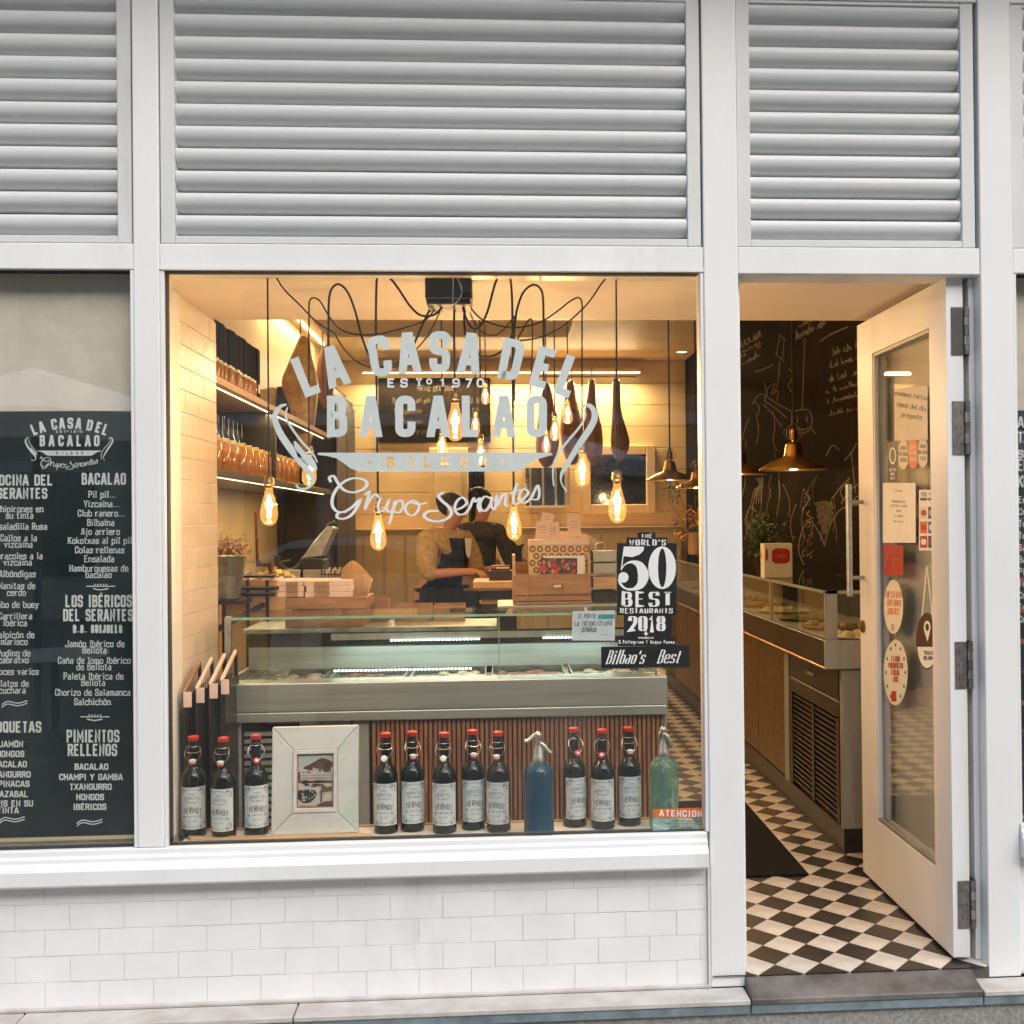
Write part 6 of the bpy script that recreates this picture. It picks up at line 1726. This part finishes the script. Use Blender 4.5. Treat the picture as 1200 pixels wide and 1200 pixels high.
for lab, x0, x1 in (('left', 400, 500), ('right', 610, 800)):
    t = thing('wall_cupboard', f'cream panelled cupboards along the foot of the back wall, {lab} of the staff', 'cupboard', U((x0 + x1) / 2, 700, 8.0))
    xa, xb = U(x0, 650, 8.0).x, U(x1, 650, 8.0).x; n = 4 if lab == 'left' else 6
    box('carcass', 'yellow', xa, xb, 8.04, 8.43, 0, 1.42, t); box('top', 'wood_light', xa - .01, xb + .01, 8.0, 8.43, 1.4205, 1.45, t, bevel=.003)
    for i in range(n):
        w_ = (xb - xa) / n; box('cupboard_door', 'yellow2', xa + i * w_ + .01, xa + (i + 1) * w_ - .01, 8.02, 8.0395, .12, 1.38, t, bevel=.008)

# small recessed lamp
dl = thing('ceiling_spot', 'small recessed ceiling spot near the brass pendants', 'ceiling spot', UZ(799, 412, CEIL))
c = UZ(799, 412, CEIL); c.z = CEIL - .004
MB().lathe([(.055, 0), (.055, .003), (.001, .003)], 20, c).build('lens', 'led_warm', dl)
MB().lathe([(.056, -.002), (.07, -.002), (.07, .003), (.056, .003)], 20, c, cap=False).build('rim', 'ceramic', dl)

# ================================================================== BRASS PENDANTS over the right counter
def pendant(label, px, py, Y, r, power):
    c = U(px, py, Y); s = r / .2
    t = thing('brass_pendant', label, 'pendant lamp', (0, 0, 0), 'brass pendant lamps over the right counter')
    prof = [(.200, 0), (.201, .004), (.196, .010), (.165, .030), (.125, .052), (.085, .066), (.062, .074), (.055, .085), (.050, .125), (.044, .150), (.030, .160), (.012, .163), (.012, .175)]
    inner = [(a - .004, b - .003) for a, b in prof[1:9]]
    MB().lathe([(a * s, b * s) for a, b in prof], 40).build('shade', 'brass', t, smooth=True)
    cg = MB()
    for k in range(6):
        a = 2*pi*k/6; cg.tube(spline([(.012*s, 0, .170*s), (.045*s*cos(a), .045*s*sin(a), .19*s), (.05*s*cos(a), .05*s*sin(a), .235*s), (.01*s*cos(a), .01*s*sin(a), .27*s)]), .0022, 5)
    cg.build('cage', 'brass_dark', t, smooth=True)
    MB().lathe([(.020*s, .175*s), (.024*s, .19*s), (.024*s, .235*s), (.008*s, .25*s)], 14).build('lamp_holder', 'brass_dark', t, smooth=True)
    MB().tube([(.002 * (i % 2), 0, .25 * s + (CEIL - .012 - c.z - .25 * s) * i / 30) for i in range(31)], .0065, 6).build('twisted_flex', 'cable', t)
    MB().lathe([(.05, CEIL - c.z - .03), (.055, CEIL - c.z - .001)], 20).build('ceiling_rose', 'brass_dark', t, smooth=True)
    MB().lathe([(.012, .05*s), (.022, .035*s), (.028, .018*s), (.018, .006*s), (.003, .002*s)], 16).build('lamp_bulb', W['bulb_on'], t, smooth=True)
    t.location = c
    lamp('pendant_light', c + V((0, 0, .0)), power, (1, .62, .28), t, size=.02)
    return t
W['bulb_on'] = emission('lit_bulb', (1, .7, .36), 12)
pendant('nearest brass pendant lamp, seen whole through the open doorway', 930, 551, 2.85, .205, 2.2)
pendant('brass pendant lamp half hidden by the left edge of the doorway', 866, 556, 4.1, .205, 2.2)
pendant('brass pendant lamp in front of the back window, left of the window post', 785, 563, 5.45, .20, 5)
pendant('brass pendant lamp cut by the right edge of the display window', 816, 572, 4.9, .16, 4)

# ================================================================== RIGHT COUNTER
rc = thing('service_counter', 'long dark steel and glass service counter along the right wall', 'counter', (1.75, 4, 0))
R0, R1, RY0, RY1 = 1.455, 2.05, 1.24, 6.6
box('end_panel', 'steel_dull', R0 + .085, R1, RY0 + .03, RY0 + .07, 0.11, 0.83, rc, bevel=.003)
box('kick', 'darkcab', R0 + .09, R1, RY0 + .04, RY1, 0.001, 0.109, rc)
box('worktop_band', 'steel_dull', R0, R1, RY0, RY0 + .02, 0.835, 0.965, rc, bevel=.003)
box('worktop_band', 'darkcab', R0, R0 + .03, RY0 + .021, RY1, 0.845, 0.965, rc, bevel=.003)
box('brass_rail', 'brass', R0 - .004, R0 + .006, RY0 + .002, RY1, 0.8345, 0.8445, rc, bevel=.002)
box('deck', 'steel_dull', R0 + .031, R1, RY0 + .021, RY1, 0.93, 0.945, rc)
box('carcass', 'darkcab', R0 + .11, R1, RY0 + .071, RY1, 0.11, 0.84, rc)
yy = RY0 + .08
widths = [.86, .10, .62, .62, .62, .62, .62, .62]
for i, w_ in enumerate(widths):
    a_, b_ = yy + .006, yy + w_ - .006
    xf = R0 + .085
    if i == 0:
        box('drawer_front', 'darkcab', xf, xf + .024, a_, b_, .68, .822, rc, bevel=.003)
        box('drawer_front', 'darkcab', xf, xf + .024, a_, b_, .60, .676, rc, bevel=.003)
        box('drawer_pull', 'steel', xf - .012, xf - .001, (a_ + b_) / 2 - .06, (a_ + b_) / 2 + .06, .742, .752, rc)
        for (c_, d_) in ((a_, a_ + .045), ((a_ + b_) / 2 - .02, (a_ + b_) / 2 + .02), (b_ - .045, b_)): box('vent_stile', 'darkcab', xf, xf + .024, c_ + .0005, d_ - .0005, .12, .596, rc)
        for (c_, d_) in ((a_ + .045, (a_ + b_) / 2 - .02), ((a_ + b_) / 2 + .02, b_ - .045)):
            z_ = .135
            while z_ < .585:
                box('vent_slat', 'darkcab', xf + .004, xf + .02, c_ + .001, d_ - .001, z_, z_ + .012, rc); z_ += .026
    elif i == 1: box('pilaster', 'steel_dull', xf - .004, xf + .02, a_, b_, .11, .83, rc)
    else: box('cupboard_door', 'wood_dark' if False else 'bronze', xf, xf + .024, a_, b_, .12, .822, rc, bevel=.003)if False else box('cupboard_door', W['brass_dark'], xf, xf + .024, a_, b_, .12, .822, rc, bevel=.003)
    yy += w_
GX = R0 + .02
n = 5; yy = RY0 + .06
for i in range(n):
    a_, b_ = yy, yy + 1.02
    box('front_pane', W['counterglass'], GX, GX + .006, a_ + .012, b_ - .002, .966, 1.172, rc)
    box('post', 'steel_dull', GX - .002, GX + .012, a_ - .008, a_ + .010, .966, 1.185, rc)
    box('top_pane', W['counterglass'], GX - .004, R1 - .05, a_ + .001, b_ - .001, 1.176, 1.184, rc)
    box('pane_edge', 'steel', GX - .008, GX - .0045, a_, b_, 1.172, 1.186, rc)
    box('glass_shelf', W['counterglass'], GX + .12, R1 - .06, a_ + .02, b_ - .02, 1.06, 1.066, rc)
    yy += 1.02
box('end_frame', 'steel_dull', GX - .004, GX + .045, RY0 + .022, RY0 + .030, .966, 1.186, rc)
box('end_pane', W['counterglass'], GX + .046, R1 - .05, RY0 + .024, RY0 + .03, .966, 1.172, rc)
box('end_frame', 'steel_dull', GX - .004, R1 - .05, RY0 + .022, RY0 + .031, 1.1725, 1.186, rc)
lamp('case_light', (1.75, 3.6, 1.165), .45, (1, .60, .25), rc, kind='AREA', rot=(0, 0, 0), sx=.1, sy=4.4)
for i in range(9):
    y0_ = RY0 + .14 + i * .5
    t = thing('serving_platter', f'oval platter of tapas in the right counter, {ordn[i]} from the doorway', 'platter', (1.7, y0_, .946), 'platters in the right counter')
    MB().lathe([(.06, 0), (.15, .008), (.165, .014), (.155, .014), (.06, .006)], 24, (1.72, y0_ + .12, .9455)).build('dish', 'brass' if i % 3 else 'ceramic', t, smooth=True)
    m = MB(); rr = random.Random(40 + i)
    for k in range(14):
        p = V((1.72 + rr.uniform(-.1, .1), y0_ + .12 + rr.uniform(-.1, .1), .953)); m.lathe([(.022, 0), (.024, .01), (.014, .024), (.001, .028)], 8, p)
    m.build('tapas', ['hamfat', 'ham', mat('green_food', (.16, .20, .05), .5, var=.3)][i % 3], t, smooth=True, kind='stuff')
# plant and gift box on the counter
c = V((1.535, 2.66, 1.1865))
pl_ = thing('potted_plant', 'leafy dark green pot plant on the right counter, seen through the doorway', 'plant', c)
MB().lathe([(.045, 0), (.05, .003), (.062, .09), (.065, .092), (.058, .09), (.045, .02)], 20, c).build('pot', 'black', pl_, smooth=True)
m = MB(); rr = random.Random(77)
for k in range(520):
    th, ph_ = rr.uniform(0, 2 * pi), rr.uniform(.1, 1.75)
    d = V((cos(th) * sin(ph_), sin(th) * sin(ph_), cos(ph_)))
    base_ = c + V((0, 0, .11)) + d * rr.uniform(.03, .215) + V((-.02, 0, .035))
    side = d.cross(V((0, 0, 1))); side = (side.normalized() if side.length > .01 else V((1, 0, 0))) * rr.uniform(.006, .011)
    tip = base_ + d * rr.uniform(.02, .045) + V((0, 0, -.012))
    m.poly([base_ - d * .012, base_ + side, tip, base_ - side])
m.build('leaves', 'leaf', pl_, kind='stuff')
m = MB()
for k in range(9): th = k * .7; m.tube([c + V((0, 0, .08)), c + V((.1 * cos(th), .1 * sin(th), .19))], .002, 4)
m.build('stem', 'leaf', pl_)
gb = thing('gift_carton', 'cream carton with a dark red oval label beside the pot plant', 'carton', (1.64, 2.42, 1.185))
a, b = U(895, 637, 2.42), U(929, 662, 2.42)
box('carton', 'opaper', a.x, b.x, 2.42, 2.50, 1.1847, a.z, gb, bevel=.003)
m = MB(); m.poly([U(915 + 10.5 * max(-1, min(1, 1.2 * cos(2*pi*k/32))), 651.5 + 9 * max(-1, min(1, 1.15 * sin(2*pi*k/32))), 2.419) for k in range(32)]); m.build('oval_label', 'redcard', gb)
m = MB(); txt_px(m, 'TXAKOLI', 915, 653, 3, 1.4, .5, .8, 2.4184); m.build('label_print', 'orange', gb); m = MB(); disc_px(m, 898.5, 650, 1.6, 8, 2.4188, n=12); m.build('side_print', 'redcard', gb)
# vase of dried flowers and steel rails seen at the right edge of the display window
vf = thing('flower_vase', 'vase of orange dried flowers at the right edge of the display window', 'vase', U(812, 648, 3.2))
c = U(814, 650, 3.3)
MB().lathe([(.035, 0), (.042, .01), (.045, .13), (.050, .14), (.042, .135)], 20, c).build('vase', 'kraft', vf, smooth=True)
m = MB(); rr = random.Random(31)
for hx, hz, n_, s_ in ((-.01, .24, 60, .05), (.03, .20, 50, .05), (-.09, .13, 30, .03), (-.12, .20, 16, .02), (.05, .27, 20, .03)):
    for k in range(n_):
        p = c + V((hx + rr.gauss(0, s_ * .5), rr.gauss(0, .03), hz + rr.gauss(0, s_ * .5))); d1 = V((rr.uniform(-1, 1), rr.uniform(-1, 1), rr.uniform(-1, 1))).normalized() * .018; d2 = d1.orthogonal().normalized() * .009
        m.poly([p + d1, p + d2, p - d1, p - d2])
m.build('dried_petals', 'orangeflower', vf, kind='stuff')
m = MB()
for k, (dx, dz) in enumerate(((-.01, .24), (.03, .2), (-.12, .18), (-.16, .34), (.01, .42), (-.10, .40), (.05, .3))): m.tube([c + V((0, 0, .1)), c + V((dx, 0, dz))], .002, 4)
for k in range(40):
    p = c + V((rr.choice((-.16, -.13, .01, -.1)) + rr.gauss(0, .02), rr.gauss(0, .02), rr.choice((.36, .42, .44)) + rr.gauss(0, .025))); d1 = V((rr.uniform(-1, 1), 0, rr.uniform(-1, 1))).normalized() * .016; d2 = d1.orthogonal().normalized() * .007
    m.poly([p + d1, p + d2, p - d1, p - d2])
m.build('stem', 'leaf', vf)
# rubber mat
mt = tag(box('rubber_mat', 'rubber', 0.55, 1.30, 0.985, 2.25, .0008, .009, bevel=.003), 'black rubber mat on the chequered floor inside the doorway', 'mat')
mt.location.x += .0

# ================================================================== CHALK DRAWINGS on the right wall
YC = RW - .002
def chalk_px(mb, pts, w=.9, k=0): rib_px(mb, pts, w * .8, YC, UX, k=k)
m = MB(); rr = random.Random(14)
def scrawl(mb, x0, x1, y0, slope, h, w=.9):
    """handwriting-like continuous line"""
    x = x0; pts = []
    while x < x1:
        step = rr.uniform(1.1, 2.0)
        pts.append((x, y0 + (x - x0) * slope - rr.choice((0, .5, .5, .7, 1.25)) * h)); x += step
        pts.append((x - .4, y0 + (x - x0) * slope + rr.uniform(-.1, .2) * h))
        if rr.random() < .13: 
            if len(pts) > 3: chalk_px(mb, pts, w)
            pts = []; x += 2.6
    if len(pts) > 3: chalk_px(mb, pts, w)
for i, (x0, y) in enumerate(((976, 416), (972, 431), (972, 447), (968, 461), (969, 473), (972, 487))): scrawl(m, x0, 1010, y, -.32 + i * .02, 6.5 - i * .35, 1.0 - i * .06)
chalk_px(m, [(961, 400), (975, 391), (994, 383)], 1.6)
scrawl(m, 932, 966, 398, -.5, 8, 1.4); scrawl(m, 928, 960, 388, -.5, 6, .9)
for i, y in enumerate((408, 420, 430)): scrawl(m, 867, 892, y, -.55, 6, 1.0)
for i in range(3): scrawl(m, 868, 890, 402 + i * 13, -.5, 3, .6)
m.build('chalk_text', 'chalkmark', rw)
m = MB()
L2 = [[(912, 392), (920, 398)], [(908, 414), (918, 423)], [(914, 393), (910, 415)], [(919, 398), (917, 420)], [(914, 423), (912, 445), (908, 460)], [(884, 436), (896, 432), (906, 427)],
      [(896, 470), (900, 455), (908, 450), (904, 462), (912, 458), (910, 470)], [(882, 474), (890, 462), (900, 466), (912, 474), (928, 482)], [(896, 470), (908, 478), (922, 490)], [(884, 470), (890, 478), (888, 486)],
      [(895, 474), (906, 486), (916, 500)], [(900, 464), (898, 458), (896, 448)], [(906, 482), (908, 500), (906, 516), (910, 528)], [(886, 484), (889, 505), (886, 520)], [(868, 520), (874, 500), (878, 490)],
      [(924, 432), (930, 440), (924, 452), (930, 462)], [(943, 396), (942, 430), (940, 480)], [(928, 482), (948, 481), (950, 500), (930, 502), (928, 482)], [(934, 488), (935, 496)], [(945, 487), (946, 495)],
      [(930, 504), (940, 508), (950, 503)], [(936, 500), (926, 512)], [(949, 500), (956, 508)]]
for i, p in enumerate(L2): chalk_px(m, p, 1.0, i % 4)
# crab and bird lines, plants
for i in range(22):
    x = 870 + i * 6.6 + rr.uniform(-2, 2); h = rr.uniform(20, 60); y = rr.uniform(575, 640)
    chalk_px(m, [(x, y), (x + rr.uniform(-5, 5), y - h * .5), (x + rr.uniform(-7, 7), y - h)], rr.uniform(.5, 1.0), i % 5)
for k in range(5): chalk_px(m, [(880 + k * 3, 590), (884 + k * 2, 575), (890 + k, 568), (886 + k * 2, 560)], .9, k)
m.build('chalk_drawing', 'chalkmark', rw)
m = MB()
for a_ in range(7):                                 # sweetcorn
    for b_ in range(11):
        u = a_ - 3; x = 966 + u * 3.1 * (1 - .05 * b_) + (1.5 if b_ % 2 else 0); y = 588 + b_ * 3.7 + abs(u) * .8
        if y < 628 - abs(u) * 5: ring_px(m, x, y, 1.5, 1.9, .8, 1.1, YC - .001, UX, 8)
for k in range(26):
    y = 574 + k * 1.5; x = 946 + rr.gauss(0, 1.6 + (y - 574) * .08); disc_px(m, x, y, 1.0, 1.4, YC - .001, UX, 6)
for i, p in enumerate(([(942, 662), (936, 645), (940, 622), (950, 611), (962, 628), (966, 640)], [(966, 640), (972, 618), (984, 598), (1000, 592), (1012, 592)], [(875, 620), (874, 606), (880, 594), (886, 600)], [(873, 632), (880, 614), (892, 610), (900, 618)],
                       [(976, 584), (984, 572), (996, 560)], [(986, 590), (996, 575), (1008, 566)], [(992, 592), (1002, 584), (1010, 578)], [(968, 535), (976, 522), (984, 528)], [(990, 540), (998, 530), (1004, 520)])):
    chalk_px(m, p, 1.3, i)
for k in range(46):
    x, y = rr.uniform(939, 952), rr.uniform(612, 655); chalk_px(m, [(x, y), (x + 1.2, y - 3)], .8, k % 6)
m.build('chalk_plants', 'chalkmark', rw)
# ================================================================== PEOPLE
def skin_body(name, chains, m, parent, root=(0, 0), sub=2):
    """chains: list of lists of (x, y, z, radius); a chain's first point may be an int pair (chain, index) to branch from."""
    bm = bmesh.new(); lay = bm.verts.layers.skin.verify(); made = []
    for ci, ch in enumerate(chains):
        row_ = []; prev = None
        for p in ch:
            if len(p) == 2: v = made[p[0]][p[1]]
            else:
                v = bm.verts.new(p[:3]); v[lay].radius = (p[3], p[3] if len(p) < 5 else p[4])
                v[lay].use_root = (ci == 0 and not row_)
            if prev is not None: bm.edges.new((prev, v))
            prev = v; row_.append(v)
        made.append(row_)
    me = bpy.data.meshes.new(name); bm.to_mesh(me); bm.free()
    me.materials.append(W[m])
    o = bpy.data.objects.new(name, me); COL.objects.link(o); o.parent = parent
    s = o.modifiers.new('skin', 'SKIN'); s.use_smooth_shade = True
    u = o.modifiers.new('sub', 'SUBSURF'); u.levels = sub; u.render_levels = sub
    return o
def person(label, loc, rz, top, apron, hairm='hair', bend=.0, s=1.0, arms='work'):
    """local frame: faces +X, feet at z = 0"""
    t = thing('person', label, 'person', (0, 0, 0))
    b = bend
    pel, che, nek = (0, 0, .93), (.05 + b*.20, 0, 1.28), (.08 + b*.36, 0, 1.42)
    hd = (.13 + b*.50, 0, 1.56 - b*.06)
    body = [[(*pel, .125, .15), (.02, 0, 1.08, .115, .14), (*che, .12, .165), (.07 + b*.30, 0, 1.37, .085, .12), (*nek, .046, .048), (.10 + b*.42, 0, 1.475 - b*.03, .048), (*hd, .078, .078), (hd[0] - .005, 0, hd[2] + .065, .068)],
            [(0, 0), (0, .09, .86, .095), (.01, .10, .50, .062), (-.01, .10, .10, .045), (-.01, .10, .04, .042), (.13, .11, .03, .035)],
            [(0, 0), (0, -.09, .86, .095), (.01, -.10, .50, .062), (-.01, -.10, .10, .045), (-.01, -.10, .04, .042), (.13, -.11, .03, .035)]]
    hands = []
    for sg in (1, -1):
        sh = (.06 + b*.27, sg * .175, 1.35); el = (.12 + b*.2, sg * .25, 1.12); wr__ = (.36 + b*.1, sg * .14, 1.14); pm_ = (.43 + b*.1, sg * .12, 1.14)
        body.append([(0, 3), (*sh, .055), (*el, .042), (*wr__, .027), (*pm_, .026, .034)])
        for f_ in range(4):
            yy_ = sg * .12 + (f_ - 1.5) * .018
            hands.append([(len(body) - 1, 4), (pm_[0] + .05, yy_, 1.138, .0085), (pm_[0] + .078 + (.006 if f_ in (1, 2) else 0), yy_, 1.122, .0078), (pm_[0] + .088 + (.006 if f_ in (1, 2) else 0), yy_, 1.098, .007)])
        hands.append([(len(body) - 1, 3), (pm_[0] - .005, sg * .12 - sg * .042, 1.135, .0095), (pm_[0] + .03, sg * .12 - sg * .05, 1.12, .008)])
    body += hands
    skin_body('body', body, 'skin', t)
    # nose, ears, eyes and mouth
    f = MB(); f.lathe([(.001, .018), (.008, .008), (.011, -.004), (.001, -.010)], 8, (hd[0] + .083, 0, hd[2] - .005), M=Matrix.Rotation(pi / 2.4, 3, 'Y')).build('nose', 'skin', t, smooth=True)
    for sg in (1, -1):
        MB().lathe([(.001, .012), (.014, .006), (.017, -.004), (.001, -.008)], 8, (hd[0] - .005, sg * .080, hd[2] - .005), M=Matrix.Rotation(-sg * pi / 2, 3, 'X')).build('ear', 'skin', t, smooth=True)
        MB().lathe([(.001, .006), (.009, .002), (.001, -.003)], 8, (hd[0] + .072, sg * .03, hd[2] + .015), M=Matrix.Rotation(pi / 2, 3, 'Y')).build('eye', 'sepia2', t, smooth=True)
    box('mouth', 'redcard', hd[0] + .072, hd[0] + .081, -.02, .02, hd[2] - .048, hd[2] - .042, t)
    # hair: cap with a bun
    hr_ = MB()
    for i in range(9):
        pass
    skin_body('hair', [[(hd[0] - .040, 0, hd[2] - .06, .075, .088), (hd[0] - .022, 0, hd[2] + .040, .090, .094), (hd[0] + .035, 0, hd[2] + .092, .062, .080)], [(0, 1), (hd[0] - .13, 0, hd[2] + .07, .058), (hd[0] - .17, 0, hd[2] + .06, .050)]], hairm, t)
    # top with full sleeves
    sw = [[(.0, 0, .99, .130, .165), (.02, 0, 1.10, .128, .160), (che[0], 0, che[2], .135, .180), (.07 + b*.30, 0, 1.385, .098, .135), (.078 + b*.34, 0, 1.42, .068, .075)]]
    for sg in (1, -1):
        sw.append([(0, 3), (.06 + b*.27, sg * .185, 1.35, .080), (.10 + b*.22, sg * .235, 1.22, .090), (.13 + b*.2, sg * .25, 1.12, .072), (.20 + b*.18, sg * .225, 1.12, .048)])
    skin_body('sweater' if top != 'cloth_grey' else 'jacket', sw, top, t)
    skin_body('trousers', [[(0, 0, 1.0, .132, .162), (0, 0, .90, .130, .160)], [(0, 1), (0, .09, .80, .105), (.012, .10, .48, .075), (-.008, .10, .12, .062)], [(0, 1), (0, -.09, .80, .105), (.012, -.10, .48, .075), (-.008, -.10, .12, .062)]], 'cloth_black', t)
    if apron:
        m = MB()
        rows_ = [(1.36, .07 + b*.30 + .150, .085), (1.28, che[0] + .175, .115), (1.20, che[0] + .180, .135), (1.10, .195 + b*.08, .16), (1.02, .180, .21), (.90, .185, .24), (.70, .20, .27), (.50, .21, .28)]
        G_ = [[V((x - .09 * (abs(j - 4) / 4) ** 2 * (1.4 if z < 1.1 else 1), w_ * (j - 4) / 4, z)) for j in range(9)] for z, x, w_ in rows_]
        for i in range(len(G_) - 1):
            for j in range(8): m.poly([G_[i][j], G_[i][j+1], G_[i+1][j+1], G_[i+1][j]])
        o = m.build('apron', 'cloth_black', t, smooth='all'); md = o.modifiers.new('t', 'SOLIDIFY'); md.thickness = .012
        ap2 = MB().tube([(.16, .17, 1.02), (.02, .19, 1.01), (-.135, .05, 1.0), (-.135, -.05, 1.0), (.02, -.19, 1.01), (.16, -.17, 1.02)], .014, 6).build('apron_tie', 'cloth_black', t)
        MB().prism([(-.035, 1.36), (.035, 1.36), (.02, 1.25), (0, 1.22), (-.02, 1.25)], lambda y, z: (.07 + b*.30 + .185, y, z), lambda y, z: (.07 + b*.30 + .190, y, z)).build('collar', 'ceramic', t)
    t.location = loc; t.rotation_euler = (0, 0, rz); t.scale = (s, s, s)
    return t
pc = U(519, 650, 4.35)
person('woman with tied dark hair, beige knit top and black apron, bending at her work', (pc.x - .06, 4.35, 0), radians(-38), 'cloth_beige', True, bend=.16, s=1.03)
pc = U(557, 650, 4.9)
person('person in dark clothes standing behind the woman with the apron, mostly hidden', (pc.x + .0, 4.95, 0), radians(60), 'cloth_grey', False, bend=.0, s=1.06)
# ================================================================== ACROSS THE STREET (seen in the reflections of the glass)
ob = thing('stone_building', 'beige stone building across the street, mirrored in the shop windows', 'building', (0, -17, S0))
box('wall', 'beige_stone', -22, 22, -18, -17, S0, 13, ob)
box('cornice', 'canvas', -22, 22, -16.99, -16.6, 6.2, 6.5, ob); box('cornice', 'canvas', -22, 22, -16.99, -16.6, 3.3, 3.5, ob)
wsrc = None
for i in range(11):
    for z in (3.9, 7.1, 10.0, .6):
        x = -20 + i * 4
        if wsrc is None:
            wsrc = MB().box(-.65, .65, -16.985, -16.95, 0, 1.9).build('window', 'darkglass', ob)
            f_ = MB().box(-.8, -.65, -16.985, -16.9, -.1, 2.0).box(.65, .8, -16.985, -16.9, -.1, 2.0).box(-.65, .65, -16.985, -16.9, 1.9, 2.0).build('frame', 'canvas', wsrc, local=True)
            basez = wsrc.location.copy(); o = wsrc
        else:
            o = wsrc.copy(); COL.objects.link(o); q = wsrc.children[0].copy(); COL.objects.link(q); q.parent = o
        o.location = (x, 0, z)
def parasol(label, x, y, r, zt, zr):
    t = thing('parasol', label, 'parasol', (x, y, S0), 'cafe parasols across the pavement')
    MB().tube([(x, y, S0), (x, y, zt)], .03, 10).build('pole', 'darkcab', t, smooth=True)
    m = MB(); n = 8
    for k in range(n):
        a, b = 2*pi*(k + .5)/n, 2*pi*(k + 1.5)/n
        m.poly([(x, y, zt), (x + r*cos(a), y + r*sin(a), zr), (x + r*cos(b), y + r*sin(b), zr)])
        m.poly([(x + r*cos(a), y + r*sin(a), zr), (x + r*cos(a), y + r*sin(a), zr - .2), (x + r*cos(b), y + r*sin(b), zr - .2), (x + r*cos(b), y + r*sin(b), zr)])
    o = m.build('canopy', 'canvas', t); md = o.modifiers.new('t', 'SOLIDIFY'); md.thickness = .004
    for k in range(n):
        a = 2*pi*(k + .5)/n; MB().tube([(x, y, zt - .03), (x + r*.97*cos(a), y + r*.97*sin(a), zr - .02)], .012, 5).build('rib', 'darkcab', t)
    MB().lathe([(.28, 0), (.28, .05), (.06, .08), (.05, .3)], 20, (x, y, S0)).build('foot', 'darkcab', t, smooth=True)
parasol('white cafe parasol nearest the menu window, behind the photographer', -3.6, -5.2, 1.55, 2.75, 2.30)
parasol('white cafe parasol further along the pavement to the right', 3.9, -7.5, 1.6, 2.8, 2.3)
for i, (x, y) in enumerate(((-3.9, -4.9), (3.6, -7.3))):
    t = thing('cafe_table', ['round cafe table under the left parasol', 'round cafe table under the right parasol'][i], 'table', (x, y, S0))
    MB().lathe([(.38, .70), (.38, .73), (.02, .732)], 28, (x + .55, y, S0)).build('table_top', 'canvas', t); MB().tube([(x + .55, y, S0 + .02), (x + .55, y, S0 + .70)], .03, 10).build('pedestal', 'darkcab', t); MB().lathe([(.22, 0), (.2, .02), (.03, .03)], 20, (x + .55, y, S0)).build('base', 'darkcab', t)
parasol('white cafe parasol added between the other two for its reflection in the glass', .4, -10.5, 1.7, 2.75, 2.25)  # extra parasol, added for the white it reflects in the glass
# parked car, mirrored faintly in the display glass
car = thing('parked_car', 'white parked car across the street, mirrored faintly in the display window', 'car', (-2.4, -12.4, S0))
W['carpaint'] = mat('white_car_paint', (.78, .78, .77), .25, var=.02, coat=.6)
cxo, cyo = -2.4, -12.4
bp = spline([(-2.1, .35), (-2.12, .62), (-1.95, .86), (-1.1, .96), (1.5, .98), (2.0, .90), (2.1, .62), (2.08, .35)], 5)
MB().prism(bp, lambda x, z: (cxo + x, cyo - .84, S0 + z), lambda x, z: (cxo + x, cyo + .84, S0 + z)).build('body', 'carpaint', car, smooth=True, bevel=.05, seg=3)
rf = spline([(-1.25, .965), (-.55, 1.40), (.0, 1.47), (.9, 1.44), (1.45, 1.30), (1.85, .97)], 5)
MB().prism(rf, lambda x, z: (cxo + x, cyo - .80 + (z - .96) * .22, S0 + z), lambda x, z: (cxo + x, cyo + .80 - (z - .96) * .22, S0 + z)).build('roof', 'carpaint', car, smooth=True, bevel=.04, seg=2)
for a_, b_ in (((-1.02, .985), (-.52, 1.33)), ((.08, .985), (.08, 1.38))):
    pts = [(-.98, .99), (-.50, 1.34), (.02, 1.39), (.02, .99)] if a_[0] < 0 else [(.10, .99), (.10, 1.39), (.85, 1.37), (1.32, 1.22), (1.5, .99)]
    MB().prism(pts, lambda x, z: (cxo + x, cyo + .815 - (z - .96) * .22, S0 + z), lambda x, z: (cxo + x, cyo + .79 - (z - .96) * .22, S0 + z)).build('window', 'darkglass', car)
for wx in (-1.3, 1.3):
    for wy in (-.74, .74):
        wh = MB().lathe([(.20, -.09), (.30, -.09), (.32, -.06), (.32, .06), (.30, .09), (.20, .09)], 28, (cxo + wx, cyo + wy, S0 + .32), M=Matrix.Rotation(pi / 2, 3, 'X')).build('wheel', 'black', car, smooth=True)
        MB().lathe([(.02, -.095), (.19, -.085), (.19, .085), (.02, .095)], 18, (cxo + wx, cyo + wy, S0 + .32), M=Matrix.Rotation(pi / 2, 3, 'X')).build('rim', 'steel', wh, smooth=True)
for sy in (-.6, .6): MB().box(cxo - 2.13, cxo - 2.02, cyo + sy - .16, cyo + sy + .16, S0 + .62, S0 + .74).build('headlight', 'ceramic', car, bevel=.02)

ab = thing('reflection_board', 'white folding board added across the street for a pale reflection in the display glass', 'sign', (-1.75, -6, S0))  # added behind the camera to give a pale upright reflection
for sg in (-1, 1):
    MB().prism([(-.20, 0), (.20, 0), (.20, .86), (-.20, .86)], lambda x, z, sg=sg: (-1.75 + x, -6 + sg * (.24 - z * .25), S0 + z), lambda x, z, sg=sg: (-1.75 + x, -6 + sg * (.26 - z * .25), S0 + z)).build('leaf', 'canvas', ab)
